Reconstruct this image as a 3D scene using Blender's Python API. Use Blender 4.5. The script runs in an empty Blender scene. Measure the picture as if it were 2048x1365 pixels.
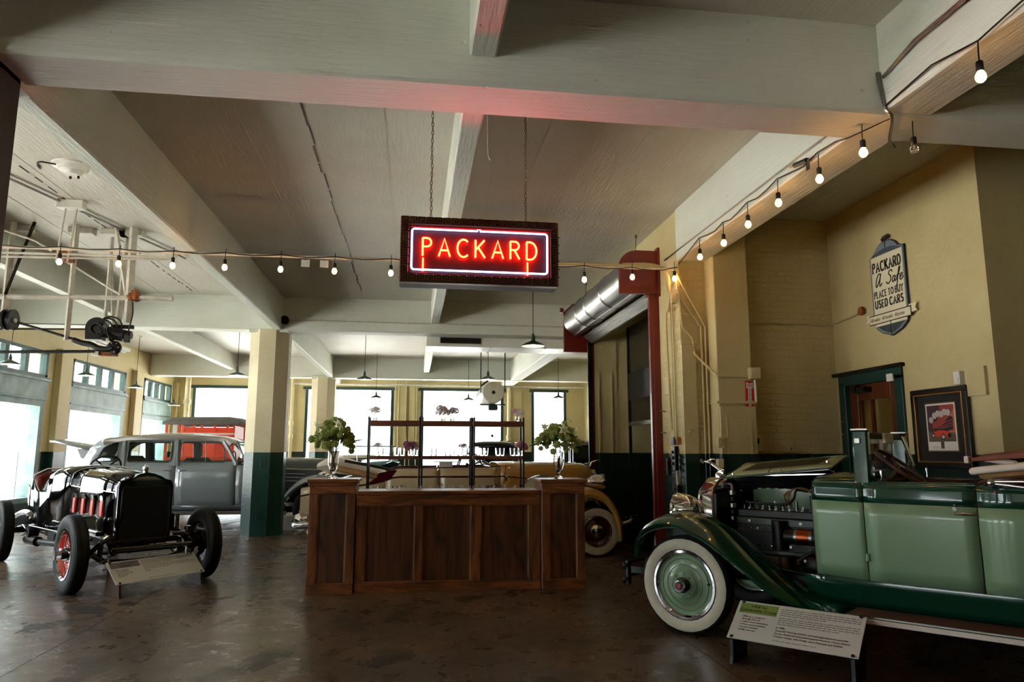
import bpy, math, random
from mathutils import Vector, Matrix
random.seed(7)
PI = math.pi
SC = bpy.context.scene
COL = SC.collection

# ------------------------------------------------------------------ camera, sky, exposure
_F, _P, _Y, _R, _H = 1435.2, 0.152447, 0.13608, 0.0013, 1.5
def _camera():
    f = Vector((math.sin(_Y)*math.cos(_P), math.cos(_Y)*math.cos(_P), math.sin(_P)))
    rt = Vector((math.cos(_Y), -math.sin(_Y), 0)); up = rt.cross(f)
    r2 = math.cos(_R)*rt + math.sin(_R)*up; u2 = -math.sin(_R)*rt + math.cos(_R)*up
    cd = bpy.data.cameras.new('camera'); cam = bpy.data.objects.new('camera', cd); COL.objects.link(cam)
    cd.sensor_fit = 'HORIZONTAL'; cd.sensor_width = 36.0; cd.lens = _F*36.0/2048.0
    cd.clip_start = 0.05; cd.clip_end = 300
    m = Matrix((r2, u2, -f)).transposed().to_4x4(); m.translation = Vector((0, 0, _H))
    cam.matrix_world = m
    SC.camera = cam
_camera()

world = bpy.data.worlds.new('world'); SC.world = world; world.use_nodes = True
_nt = world.node_tree; _bg = _nt.nodes['Background']; _bg.inputs[0].default_value = (0.89, 0.97, 1.0, 1)
SKY_H = 3.6                                   # horizon luminance; hazy sky, three times brighter overhead (standard overcast law)
_tc = _nt.nodes.new('ShaderNodeTexCoord'); _sp = _nt.nodes.new('ShaderNodeSeparateXYZ'); _nt.links.new(_tc.outputs['Generated'], _sp.inputs[0])
_mx = _nt.nodes.new('ShaderNodeMath'); _mx.operation = 'MAXIMUM'; _mx.inputs[1].default_value = 0.0; _nt.links.new(_sp.outputs['Z'], _mx.inputs[0])
_ma = _nt.nodes.new('ShaderNodeMath'); _ma.operation = 'MULTIPLY_ADD'; _ma.inputs[1].default_value = 2*SKY_H; _ma.inputs[2].default_value = SKY_H
_nt.links.new(_mx.outputs[0], _ma.inputs[0]); _nt.links.new(_ma.outputs[0], _bg.inputs[1])
_sl = bpy.data.lights.new('sun', 'SUN'); _sl.energy = 48.0; _sl.color = (1.0, .98, .93); _sl.angle = .06      # hazy sun behind the building
_so = bpy.data.objects.new('sun', _sl); COL.objects.link(_so); _so.rotation_euler = Vector((-.2, .22, -.95)).to_track_quat('-Z', 'Y').to_euler()

SC.view_settings.view_transform = 'Standard'; SC.view_settings.look = 'None'
SC.cycles.caustics_reflective = False; SC.cycles.caustics_refractive = False
SC.view_settings.gamma = 1.0; SC.view_settings.use_curve_mapping = False
SC.view_settings.exposure = 0.75

# ------------------------------------------------------------------ mesh helpers
class MB:
    def __init__(s): s.v = []; s.f = []
    def add(s, vs, fs, mat=None):
        b = len(s.v)
        if mat is not None: vs = [mat @ Vector(v) for v in vs]
        s.v += [tuple(v) for v in vs]; s.f += [tuple(i+b for i in f) for f in fs]; return s
    def box(s, c, d, bev=0.0, rz=0.0, m=None):
        hx, hy, hz = d[0]/2, d[1]/2, d[2]/2
        M = Matrix.Translation(Vector(c)) @ Matrix.Rotation(rz, 4, 'Z')
        if m is not None: M = m @ M
        b = min(bev, hx*.9, hy*.9, hz*.9)
        if b <= 0:
            vs = [(x, y, z) for x in (-hx, hx) for y in (-hy, hy) for z in (-hz, hz)]
            return s.add(vs, [(0,1,3,2),(4,6,7,5),(0,4,5,1),(2,3,7,6),(0,2,6,4),(1,5,7,3)], M)
        vs = []; ix = {}
        for sx in (-1, 1):
            for sy in (-1, 1):
                for sz in (-1, 1):
                    ix[sx,sy,sz] = len(vs)
                    vs += [(sx*hx, sy*(hy-b), sz*(hz-b)), (sx*(hx-b), sy*hy, sz*(hz-b)), (sx*(hx-b), sy*(hy-b), sz*hz)]
        fs = []
        q = [(-1,-1),(1,-1),(1,1),(-1,1)]
        for g in (-1, 1):
            fs.append([ix[g,a,c2] for a, c2 in q][::g]); fs.append([ix[a,g,c2]+1 for a, c2 in q][::-g]); fs.append([ix[a,c2,g]+2 for a, c2 in q][::g])
        for a in (-1, 1):
            for c2 in (-1, 1):
                fs.append((ix[a,c2,-1], ix[a,c2,1], ix[a,c2,1]+1, ix[a,c2,-1]+1)[::-a*c2])
                fs.append((ix[a,-1,c2], ix[a,1,c2], ix[a,1,c2]+2, ix[a,-1,c2]+2)[::a*c2])
                fs.append((ix[-1,a,c2]+1, ix[1,a,c2]+1, ix[1,a,c2]+2, ix[-1,a,c2]+2)[::-a*c2])
                for e in (-1, 1): fs.append((ix[a,c2,e], ix[a,c2,e]+1, ix[a,c2,e]+2)[::a*c2*e])
        return s.add(vs, fs, M)
    def bx(s, x0, x1, y0, y1, z0, z1, bev=0.0):
        return s.box(((x0+x1)/2, (y0+y1)/2, (z0+z1)/2), (abs(x1-x0), abs(y1-y0), abs(z1-z0)), bev)
    def loft(s, rings, closed=True, caps=True, m=None):
        n = len(rings[0]); vs = [p for r in rings for p in r]; fs = []
        for i in range(len(rings)-1):
            for j in range(n if closed else n-1):
                k = (j+1) % n
                fs.append((i*n+j, i*n+k, (i+1)*n+k, (i+1)*n+j))
        if caps and closed:
            fs.append(tuple(range(n))[::-1]); fs.append(tuple((len(rings)-1)*n+j for j in range(n)))
        return s.add(vs, fs, m)
    def tube(s, pts, r, n=8, closed=False, m=None, caps=True):
        P = [Vector(p) for p in pts]; L = len(P)
        rr = r if isinstance(r, (list, tuple)) else [r]*L
        rings = []; up = None
        for i in range(L):
            if closed: t = (P[(i+1) % L]-P[i-1])
            else: t = P[min(i+1, L-1)]-P[max(i-1, 0)]
            if t.length < 1e-9: t = Vector((0, 0, 1))
            t.normalize()
            if up is None:
                up = Vector((0, 0, 1)) if abs(t.z) < .9 else Vector((1, 0, 0))
            up = up - t*up.dot(t)
            if up.length < 1e-6: up = t.orthogonal()
            up.normalize(); w = t.cross(up)
            rings.append([P[i] + rr[i]*(math.cos(2*PI*k/n)*up + math.sin(2*PI*k/n)*w) for k in range(n)])
        if closed: return s.loft(rings+[rings[0]], True, False, m)
        return s.loft(rings, True, caps, m)
    def cyl(s, p0, p1, r0, r1=None, n=16, m=None): return s.tube([p0, p1], [r0, r0 if r1 is None else r1], n, m=m)
    def lathe(s, prof, n=24, axis='z', o=(0, 0, 0), m=None, closed=False, caps=False):
        ox, oy, oz = o; rings = []
        for k in range(n):
            a = 2*PI*k/n; c, d = math.cos(a), math.sin(a); ring = []
            for r, h in prof:
                ring.append((ox+r*c, oy+r*d, oz+h) if axis == 'z' else (ox+r*c, oy+h, oz+r*d) if axis == 'y' else (ox+h, oy+r*c, oz+r*d))
            rings.append(ring)
        s.loft(rings+[rings[0]], closed, False, m); return s
    def prism(s, poly, a, b, plane='xz', m=None):
        def P(u, v, w): return (u, w, v) if plane == 'xz' else (u, v, w) if plane == 'xy' else (w, u, v)
        return s.loft([[P(u, v, a) for u, v in poly], [P(u, v, b) for u, v in poly]], True, True, m)
    def ball(s, c, r, n=10, k=6, sc=(1, 1, 1), m=None):
        vs = []; fs = []
        for i in range(1, k):
            a = PI*i/k
            for j in range(n):
                b = 2*PI*j/n
                vs.append((c[0]+r*sc[0]*math.sin(a)*math.cos(b), c[1]+r*sc[1]*math.sin(a)*math.sin(b), c[2]+r*sc[2]*math.cos(a)))
        t = len(vs); vs += [(c[0], c[1], c[2]+r*sc[2]), (c[0], c[1], c[2]-r*sc[2])]
        for j in range(n):
            fs.append((t, j, (j+1) % n)); fs.append((t+1, (k-2)*n+(j+1) % n, (k-2)*n+j))
            for i in range(k-2): fs.append((i*n+j, (i+1)*n+j, (i+1)*n+(j+1) % n, i*n+(j+1) % n))
        return s.add(vs, fs, m)
    def grid(s, rows, m=None): return s.loft(rows, False, False, m)
    def build(s, name, mat, parent=None, smooth=None, thick=0, loc=None, sub=0, bevel=0):
        me = bpy.data.meshes.new(name); me.from_pydata(s.v, [], s.f); me.update()
        if not s.nofix: fixn(me)
        if mat is not None: me.materials.append(mat)
        if smooth is not None:
            for p in me.polygons: p.use_smooth = True
            me.set_sharp_from_angle(angle=math.radians(smooth))
        o = bpy.data.objects.new(name, me); COL.objects.link(o)
        if parent is not None: o.parent = parent
        if loc is not None: o.location = loc
        if thick:
            md = o.modifiers.new('thickness', 'SOLIDIFY'); md.thickness = thick; md.offset = -1
        if bevel:
            md = o.modifiers.new('edges', 'BEVEL'); md.width = bevel; md.segments = 2; md.limit_method = 'ANGLE'
        if sub:
            md = o.modifiers.new('smooth', 'SUBSURF'); md.levels = sub; md.render_levels = sub
        return o
    nofix = False
import bmesh
def fixn(me):
    bm = bmesh.new(); bm.from_mesh(me); bmesh.ops.recalc_face_normals(bm, faces=bm.faces); bm.to_mesh(me); bm.free()

def thing(name, label, cat, loc=(0, 0, 0), rz=0.0, group=None):
    o = bpy.data.objects.new(name, None); COL.objects.link(o); o.empty_display_size = .1
    o.location = loc; o.rotation_euler = (0, 0, rz); o['label'] = label; o['category'] = cat
    if group: o['group'] = group
    return o
def tag(o, label, cat, group=None):
    o['label'] = label; o['category'] = cat
    if group: o['group'] = group
    return o
def struct(o, label=None):
    o['kind'] = 'structure'
    if label: o['label'] = label
    return o
def sempty(name, label=None, loc=(0, 0, 0)):
    o = bpy.data.objects.new(name, None); COL.objects.link(o); o.location = loc; return struct(o, label)
def copy_tree(o, parent=None):
    c = o.copy(); COL.objects.link(c); c.parent = parent
    for ch in list(o.children): copy_tree(ch, c)
    return c
def inst(src, parent, loc=None, name=None):
    c = src.copy(); COL.objects.link(c); c.parent = parent
    if loc is not None: c.location = loc
    return c
def arc(cx, cy, r, a0, a1, n=8, ry=None):
    ry = r if ry is None else ry
    return [(cx+r*math.cos(math.radians(a0+(a1-a0)*i/n)), cy+ry*math.sin(math.radians(a0+(a1-a0)*i/n))) for i in range(n+1)]
def spline(pts, k=6):                       # Catmull-Rom through the points
    P = [Vector(p) for p in pts]; out = []
    for i in range(len(P)-1):
        a, b, c, d = P[max(i-1, 0)], P[i], P[i+1], P[min(i+2, len(P)-1)]
        for j in range(k):
            t = j/k
            out.append(.5*((2*b)+(c-a)*t+(2*a-5*b+4*c-d)*t*t+(3*b-3*c+d-a)*t**3))
    out.append(P[-1]); return out
def lerp(tab, x):                           # piecewise-linear table lookup
    if x <= tab[0][0]: return tab[0][1]
    for (a, p), (b, q) in zip(tab, tab[1:]):
        if x <= b: return p+(q-p)*(x-a)/(b-a)
    return tab[-1][1]

# ------------------------------------------------------------------ materials
def _new(name):
    m = bpy.data.materials.new(name); m.use_nodes = True
    nt = m.node_tree; b = nt.nodes['Principled BSDF']; return m, nt, b
def N(nt, typ, **kw):
    n = nt.nodes.new(typ)
    for k, v in kw.items():
        if k in n.inputs.keys(): n.inputs[k].default_value = v
        else: setattr(n, k, v)
    return n
def lin(r, g, b):
    f = lambda c: (c/255/12.92) if c/255 <= .04045 else ((c/255+.055)/1.055)**2.4
    return (f(r), f(g), f(b), 1)
def mat(name, col, rough=.5, metal=0.0, coat=0.0, var=0.0, scale=6.0, bump=0.0, bscale=40.0, emit=None, es=0.0, spec=.5, trans=0.0, ior=1.45, stretch=None, dark=None, alpha=1.0):
    m, nt, b = _new(name); L = nt.links
    b.inputs['Base Color'].default_value = col; b.inputs['Roughness'].default_value = rough
    b.inputs['Metallic'].default_value = metal; b.inputs['Coat Weight'].default_value = coat; b.inputs['Coat Roughness'].default_value = .04
    b.inputs['Specular IOR Level'].default_value = spec; b.inputs['IOR'].default_value = ior
    b.inputs['Transmission Weight'].default_value = trans
    if emit: b.inputs['Emission Color'].default_value = emit; b.inputs['Emission Strength'].default_value = es
    if var or bump:
        tc = N(nt, 'ShaderNodeTexCoord'); src = tc.outputs['Object']
        if stretch:
            mp = N(nt, 'ShaderNodeMapping'); mp.inputs['Scale'].default_value = stretch; L.new(src, mp.inputs['Vector']); src = mp.outputs[0]
        if var:
            no = N(nt, 'ShaderNodeTexNoise', Scale=scale, Detail=6.0, Roughness=.6); L.new(src, no.inputs['Vector'])
            mx = N(nt, 'ShaderNodeMix', data_type='RGBA'); mx.inputs['A'].default_value = col
            d = dark or tuple(c*(1-var) for c in col[:3])+(1,)
            mx.inputs['B'].default_value = d
            rp = N(nt, 'ShaderNodeMapRange'); rp.inputs[1].default_value = .38; rp.inputs[2].default_value = .68
            L.new(no.outputs['Fac'], rp.inputs[0]); L.new(rp.outputs[0], mx.inputs['Factor']); L.new(mx.outputs['Result'], b.inputs['Base Color'])
        if bump:
            n2 = N(nt, 'ShaderNodeTexNoise', Scale=bscale, Detail=4.0); L.new(src, n2.inputs['Vector'])
            bp = N(nt, 'ShaderNodeBump', Strength=bump, Distance=.02); L.new(n2.outputs['Fac'], bp.inputs['Height']); L.new(bp.outputs[0], b.inputs['Normal'])
    return m
def mat_emit(name, col, strength):
    m, nt, b = _new(name); b.inputs['Base Color'].default_value = (0, 0, 0, 1)
    b.inputs['Emission Color'].default_value = col; b.inputs['Emission Strength'].default_value = strength; return m
def mat_glass(name, tint=(1, 1, 1, 1), rough=0.0):       # thin pane
    m, nt, b = _new(name); L = nt.links; nt.nodes.remove(b)
    out = nt.nodes['Material Output']; t = N(nt, 'ShaderNodeBsdfTransparent'); t.inputs[0].default_value = tint
    g = N(nt, 'ShaderNodeBsdfGlossy'); g.inputs['Roughness'].default_value = rough
    lw = N(nt, 'ShaderNodeLayerWeight', Blend=.5); pw = N(nt, 'ShaderNodeMath', operation='POWER'); pw.inputs[1].default_value = 5.0
    fr = N(nt, 'ShaderNodeMath', operation='MULTIPLY_ADD'); fr.inputs[1].default_value = .9; fr.inputs[2].default_value = .035; mx = N(nt, 'ShaderNodeMixShader')
    L.new(lw.outputs['Facing'], pw.inputs[0]); L.new(pw.outputs[0], fr.inputs[0])
    L.new(fr.outputs[0], mx.inputs[0]); L.new(t.outputs[0], mx.inputs[1]); L.new(g.outputs[0], mx.inputs[2]); L.new(mx.outputs[0], out.inputs[0]); return m

def mat_two_tone(name, upper, lower, h=1.48, brick=False):       # wall paint: cream above, dark green wainscot below
    m, nt, b = _new(name); L = nt.links
    geo = N(nt, 'ShaderNodeNewGeometry'); sp = N(nt, 'ShaderNodeSeparateXYZ'); L.new(geo.outputs['Position'], sp.inputs[0])
    no = N(nt, 'ShaderNodeTexNoise', Scale=14.0, Detail=2.0); L.new(geo.outputs['Position'], no.inputs['Vector'])
    ad = N(nt, 'ShaderNodeMath', operation='MULTIPLY_ADD'); L.new(no.outputs['Fac'], ad.inputs[0]); ad.inputs[1].default_value = .012; L.new(sp.outputs['Z'], ad.inputs[2])
    gt = N(nt, 'ShaderNodeMath', operation='GREATER_THAN'); L.new(ad.outputs[0], gt.inputs[0]); gt.inputs[1].default_value = h
    n1 = N(nt, 'ShaderNodeTexNoise', Scale=1.6, Detail=8.0, Roughness=.65); L.new(geo.outputs['Position'], n1.inputs['Vector'])
    mr = N(nt, 'ShaderNodeMapRange'); mr.inputs[1].default_value = .35; mr.inputs[2].default_value = .75; L.new(n1.outputs['Fac'], mr.inputs[0])
    mu = N(nt, 'ShaderNodeMix', data_type='RGBA'); mu.inputs['A'].default_value = upper; mu.inputs['B'].default_value = tuple(c*k for c, k in zip(upper[:3], (.86, .82, .76)))+(1,); L.new(mr.outputs[0], mu.inputs['Factor'])
    ml = N(nt, 'ShaderNodeMix', data_type='RGBA'); ml.inputs['A'].default_value = lower; ml.inputs['B'].default_value = tuple(c*.75 for c in lower[:3])+(1,); L.new(mr.outputs[0], ml.inputs['Factor'])
    mx = N(nt, 'ShaderNodeMix', data_type='RGBA'); L.new(gt.outputs[0], mx.inputs['Factor']); L.new(ml.outputs['Result'], mx.inputs['A']); L.new(mu.outputs['Result'], mx.inputs['B'])
    L.new(mx.outputs['Result'], b.inputs['Base Color'])
    ro = N(nt, 'ShaderNodeMapRange'); ro.inputs[3].default_value = .3; ro.inputs[4].default_value = .6; L.new(gt.outputs[0], ro.inputs[0]); L.new(ro.outputs[0], b.inputs['Roughness'])
    n2 = N(nt, 'ShaderNodeTexNoise', Scale=26.0, Detail=5.0); L.new(geo.outputs['Position'], n2.inputs['Vector'])
    bp = N(nt, 'ShaderNodeBump', Strength=.25, Distance=.02); L.new(n2.outputs['Fac'], bp.inputs['Height'])
    if brick:
        # fine brick relief for walls too far away to pick the bricks apart
        ax = N(nt, 'ShaderNodeCombineXYZ'); L.new(sp.outputs['X' if brick == 'x' else 'Y'], ax.inputs[0]); L.new(sp.outputs['Z'], ax.inputs[1])
        bt = N(nt, 'ShaderNodeTexBrick', Scale=1.0); bt.inputs['Brick Width'].default_value = .21; bt.inputs['Row Height'].default_value = .075; bt.inputs['Mortar Size'].default_value = .006
        L.new(ax.outputs[0], bt.inputs['Vector']); b2 = N(nt, 'ShaderNodeBump', Strength=.5, Distance=.01); b2.invert = True
        L.new(bt.outputs['Fac'], b2.inputs['Height']); L.new(bp.outputs[0], b2.inputs['Normal']); bp = b2
    L.new(bp.outputs[0], b.inputs['Normal']); return m

def mat_concrete_paint(name, col, boards=None):     # painted board-formed concrete
    m, nt, b = _new(name); L = nt.links
    geo = N(nt, 'ShaderNodeNewGeometry'); b.inputs['Roughness'].default_value = .55
    n1 = N(nt, 'ShaderNodeTexNoise', Scale=.9, Detail=9.0, Roughness=.65); L.new(geo.outputs['Position'], n1.inputs['Vector'])
    mr = N(nt, 'ShaderNodeMapRange'); mr.inputs[1].default_value = .38; mr.inputs[2].default_value = .78; L.new(n1.outputs['Fac'], mr.inputs[0])
    mx = N(nt, 'ShaderNodeMix', data_type='RGBA'); mx.inputs['A'].default_value = col; mx.inputs['B'].default_value = tuple(c*k for c, k in zip(col[:3], (.86, .83, .78)))+(1,)
    L.new(mr.outputs[0], mx.inputs['Factor']); L.new(mx.outputs['Result'], b.inputs['Base Color'])
    mp = N(nt, 'ShaderNodeMapping'); mp.inputs['Scale'].default_value = (1.5, 16, 16) if boards == 'x' else (16, 1.5, 16); L.new(geo.outputs['Position'], mp.inputs['Vector'])
    n2 = N(nt, 'ShaderNodeTexNoise', Scale=2.2, Detail=6.0, Roughness=.6); L.new(mp.outputs[0], n2.inputs['Vector'])
    b1 = N(nt, 'ShaderNodeBump', Strength=.36, Distance=.02); L.new(n2.outputs['Fac'], b1.inputs['Height'])
    vo = N(nt, 'ShaderNodeTexVoronoi', Scale=5.0); L.new(geo.outputs['Position'], vo.inputs['Vector'])
    lt = N(nt, 'ShaderNodeMapRange'); lt.inputs[1].default_value = .0; lt.inputs[2].default_value = .07; L.new(vo.outputs['Distance'], lt.inputs[0])
    b2 = N(nt, 'ShaderNodeBump', Strength=.6, Distance=.015); L.new(lt.outputs[0], b2.inputs['Height']); L.new(b1.outputs[0], b2.inputs['Normal'])
    L.new(b2.outputs[0], b.inputs['Normal']); return m

def mat_floor():
    m, nt, b = _new('polished_stained_concrete'); L = nt.links
    geo = N(nt, 'ShaderNodeNewGeometry'); P = geo.outputs['Position']
    n1 = N(nt, 'ShaderNodeTexNoise', Scale=.8, Detail=9.0, Roughness=.62); L.new(P, n1.inputs['Vector'])
    cr = N(nt, 'ShaderNodeValToRGB'); e = cr.color_ramp.elements
    e[0].position = .3; e[0].color = lin(62, 48, 38); e[1].position = .72; e[1].color = lin(112, 88, 67)
    L.new(n1.outputs['Fac'], cr.inputs[0])
    # old oil stains with ragged edges
    mp = N(nt, 'ShaderNodeMapping'); mp.inputs['Scale'].default_value = (1.0, .72, 1); mp.inputs['Rotation'].default_value = (0, 0, .45); L.new(P, mp.inputs['Vector'])
    n2 = N(nt, 'ShaderNodeTexNoise', Scale=2.3, Detail=7.0, Roughness=.58, Distortion=.35); L.new(mp.outputs[0], n2.inputs['Vector'])
    st = N(nt, 'ShaderNodeMapRange'); st.inputs[1].default_value = .555; st.inputs[2].default_value = .575; L.new(n2.outputs['Fac'], st.inputs[0])
    n4 = N(nt, 'ShaderNodeTexNoise', Scale=.35, Detail=3.0); L.new(P, n4.inputs['Vector'])
    s4 = N(nt, 'ShaderNodeMapRange'); s4.inputs[1].default_value = .42; s4.inputs[2].default_value = .56; L.new(n4.outputs['Fac'], s4.inputs[0])
    sm = N(nt, 'ShaderNodeMath', operation='MULTIPLY'); L.new(st.outputs[0], sm.inputs[0]); L.new(s4.outputs[0], sm.inputs[1])
    s2 = N(nt, 'ShaderNodeMath', operation='MULTIPLY'); L.new(sm.outputs[0], s2.inputs[0]); s2.inputs[1].default_value = .85
    mx = N(nt, 'ShaderNodeMix', data_type='RGBA'); mx.inputs['B'].default_value = lin(24, 21, 19); L.new(s2.outputs[0], mx.inputs['Factor']); L.new(cr.outputs[0], mx.inputs['A'])
    L.new(mx.outputs['Result'], b.inputs['Base Color'])
    n3 = N(nt, 'ShaderNodeTexNoise', Scale=3.5, Detail=8.0, Roughness=.7); L.new(P, n3.inputs['Vector'])
    rr = N(nt, 'ShaderNodeMapRange'); rr.inputs[1].default_value = .3; rr.inputs[2].default_value = .7; rr.inputs[3].default_value = .2; rr.inputs[4].default_value = .42; L.new(n3.outputs['Fac'], rr.inputs[0])
    ra = N(nt, 'ShaderNodeMath', operation='MULTIPLY_ADD'); L.new(sm.outputs[0], ra.inputs[0]); ra.inputs[1].default_value = .22; L.new(rr.outputs[0], ra.inputs[2])
    L.new(ra.outputs[0], b.inputs['Roughness'])
    b1 = N(nt, 'ShaderNodeBump', Strength=.10, Distance=.02); L.new(n3.outputs['Fac'], b1.inputs['Height']); L.new(b1.outputs[0], b.inputs['Normal'])
    return m

def mat_wood(name, c1, c2, axis='z', scale=1.0, rough=.4):
    m, nt, b = _new(name); L = nt.links
    tc = N(nt, 'ShaderNodeTexCoord'); mp = N(nt, 'ShaderNodeMapping')
    mp.inputs['Scale'].default_value = {'z': (9*scale, 9*scale, 1.2*scale), 'x': (1.2*scale, 9*scale, 9*scale), 'y': (9*scale, 1.2*scale, 9*scale)}[axis]
    L.new(tc.outputs['Object'], mp.inputs['Vector'])
    n1 = N(nt, 'ShaderNodeTexNoise', Scale=1.6, Detail=8.0, Roughness=.6, Distortion=1.2); L.new(mp.outputs[0], n1.inputs['Vector'])
    cr = N(nt, 'ShaderNodeValToRGB'); e = cr.color_ramp.elements; e[0].position = .34; e[0].color = c1; e[1].position = .66; e[1].color = c2
    L.new(n1.outputs['Fac'], cr.inputs[0]); L.new(cr.outputs[0], b.inputs['Base Color']); b.inputs['Roughness'].default_value = rough
    bp = N(nt, 'ShaderNodeBump', Strength=.12, Distance=.01); L.new(n1.outputs['Fac'], bp.inputs['Height']); L.new(bp.outputs[0], b.inputs['Normal']); return m

CREAM = lin(200, 186, 138); GREEN = lin(10, 42, 37)
M = {}
M['beam_x'] = mat_concrete_paint('white_painted_concrete', lin(216, 220, 209), 'x')
M['beam_y'] = mat_concrete_paint('white_painted_concrete_joist', lin(216, 220, 209), 'y')
M['slab'] = mat_concrete_paint('white_painted_slab', lin(200, 197, 184), 'y')
M['wall'] = mat_two_tone('cream_and_green_wall_paint', CREAM, GREEN)
M['wall_bx'] = mat_two_tone('cream_and_green_painted_brick_far', CREAM, GREEN, brick='x')
M['wall_by'] = mat_two_tone('cream_and_green_painted_brick_side', CREAM, GREEN, brick='y')
M['pillar'] = mat_two_tone('cream_and_green_column_paint', lin(214, 204, 172), lin(16, 66, 57))
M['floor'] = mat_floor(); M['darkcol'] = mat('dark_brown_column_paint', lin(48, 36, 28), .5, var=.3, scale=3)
M['ground'] = mat('pale_outside_pavement', lin(190, 188, 182), .9, var=.2, scale=1.0)
M['facade'] = mat('pale_outside_facade', lin(205, 203, 198), .9, var=.15, scale=.5)
M['cream'] = mat('cream_paint', CREAM, .5, var=.12, bump=.1)
M['teal'] = mat('dark_teal_window_paint', lin(24, 62, 58), .35, var=.3)
M['paleteal'] = mat('weathered_pale_teal_paint', lin(132, 156, 154), .5, var=.2, scale=3, dark=lin(104, 126, 124))
M['pane'] = mat_glass('window_pane_glass')
M['white'] = mat('white_gloss_paint', lin(225, 224, 216), .4, var=.08)
M['conduit'] = mat('painted_conduit', lin(212, 198, 160), .45, var=.15)
M['wconduit'] = mat('white_painted_conduit', lin(205, 200, 188), .45, var=.3, scale=9)
M['red'] = mat('oxide_red_steel_paint', lin(112, 28, 24), .35, var=.25, coat=.2)
M['galv'] = mat('dull_galvanised_sheet', lin(165, 163, 158), .33, .9, var=.3, scale=5, stretch=(1, .3, 1))
M['dsteel'] = mat('dark_steel', lin(48, 47, 46), .42, .7, var=.3)
M['black'] = mat('black_paint', lin(16, 16, 17), .4)
M['gloss'] = mat('black_gloss_lacquer', lin(6, 6, 7), .1, coat=1.0)
M['rubber'] = mat('black_rubber', lin(15, 15, 16), .6, spec=.35, var=.25, scale=30, bump=.1, bscale=120)
M['cable'] = mat('black_cable', lin(14, 13, 12), .5)
M['chrome'] = mat('chrome_plate', lin(226, 226, 228), .06, 1.0)
M['alu'] = mat('dull_nickel_metal', lin(160, 158, 152), .3, 1.0, var=.2)
M['rust'] = mat('rusty_painted_iron', lin(170, 100, 50), .7, var=.6, scale=30, dark=lin(90, 40, 18))
M['iron'] = mat('greasy_dark_iron', lin(34, 32, 31), .45, .6, var=.4, scale=20)

# ================================================================== THE BUILDING
XL, YF, ZC, ZG = -7.8, 25.0, 4.35, 3.72      # left wall, far wall, slab underside, girder underside
XR = 3.06                                    # face of the lift-shaft wall
# ground outside and a pale building over the street
_g = MB().bx(-70, 70, -70, 80, -.25, -.06).build('ground', M['ground']); struct(_g, 'pale pavement outside the showroom windows')
# floor
_f = MB().bx(XL-.4, 9.4, -7.4, YF+.4, -.055, 0).build('floor', M['floor']); struct(_f, 'dark polished concrete floor with black oil stains')
_seams = [MB().bx(XL, 9, y-.006, y+.006, .0, .0012) for y in (4.3, 13.8)] + [MB().bx(x-.005, x+.005, -6, YF, .0, .0012) for x in (-2.7, 2.2)]
for s_ in _seams: s_.build('floor_joint', M['dsteel'], _f)

# ceiling: slab, girders across the room, joists along it
_c = MB().bx(XL-.4, 9.4, -7.4, YF+.4, ZC, ZC+.35).build('ceiling', M['slab']); struct(_c, 'white painted concrete slab with girders and joists')
GY = [(-5.0, -4.6), (4.1, 4.5), (13.6, 14.0), (22.5, 22.9)]
for y0, y1 in GY:
    x1 = 9.0 if y1 < 5.6 else (6.0 if y1 > 12 else XR)
    MB().bx(XL, x1, y0, y1, ZG, ZC+.02, .018).build('girder', M['beam_x'], _c)
_spans = [(-7.0, -5.0), (-4.6, 4.1), (4.5, 13.6), (14.0, 22.5), (22.9, YF)]
for y0, y1 in _spans:
    for xc, w, zb in ((-5.42, .17, 3.91), (-2.53, .15, ZG), (.38, .17, 3.91), (3.22, .36, ZG+.01), (6.1, .17, 3.91)):
        if xc > 6 and y0 > 4: continue
        if xc == 3.22 and y0 == 4.5: y1_ = 7.9
        else: y1_ = y1
        MB().bx(xc-w/2, xc+w/2, y0-.01, y1_+.01, zb, ZC+.02, .014).build('joist', M['beam_y'], _c)
        # sloping haunch where a joist meets the slab beside the far girder
# raised paint seams between the form panels of the slab
for x in (-.98, -1.55, -.3, 1.15, 2.05, -3.9, -4.6):
    MB().bx(x-.004, x+.004, 4.5, 13.6, ZC-.004, ZC+.01).build('form_seam', M['slab'], _c)
_m = MB(); rnd = random.Random(3)
y = 4.8
while y < 12.4:                               # broken old crack line in the paint
    d = rnd.uniform(.1, .5); _m.box((-.98+rnd.uniform(-.012, .012), y+d/2, ZC-.003), (rnd.uniform(.006, .016), d, .008)); y += d+rnd.uniform(0, .1)
_m.build('ceiling_crack', M['dsteel'], _c)
_m = MB(); y = 7.0
while y < 13.2:
    d = rnd.uniform(.05, .2); _m.box((-4.0+rnd.uniform(-.012, .012), y+d/2, ZC-.003), (rnd.uniform(.006, .014), d, .008)); y += d+rnd.uniform(.03, .2)
_m.build('ceiling_crack', M['dsteel'], _c)

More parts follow.
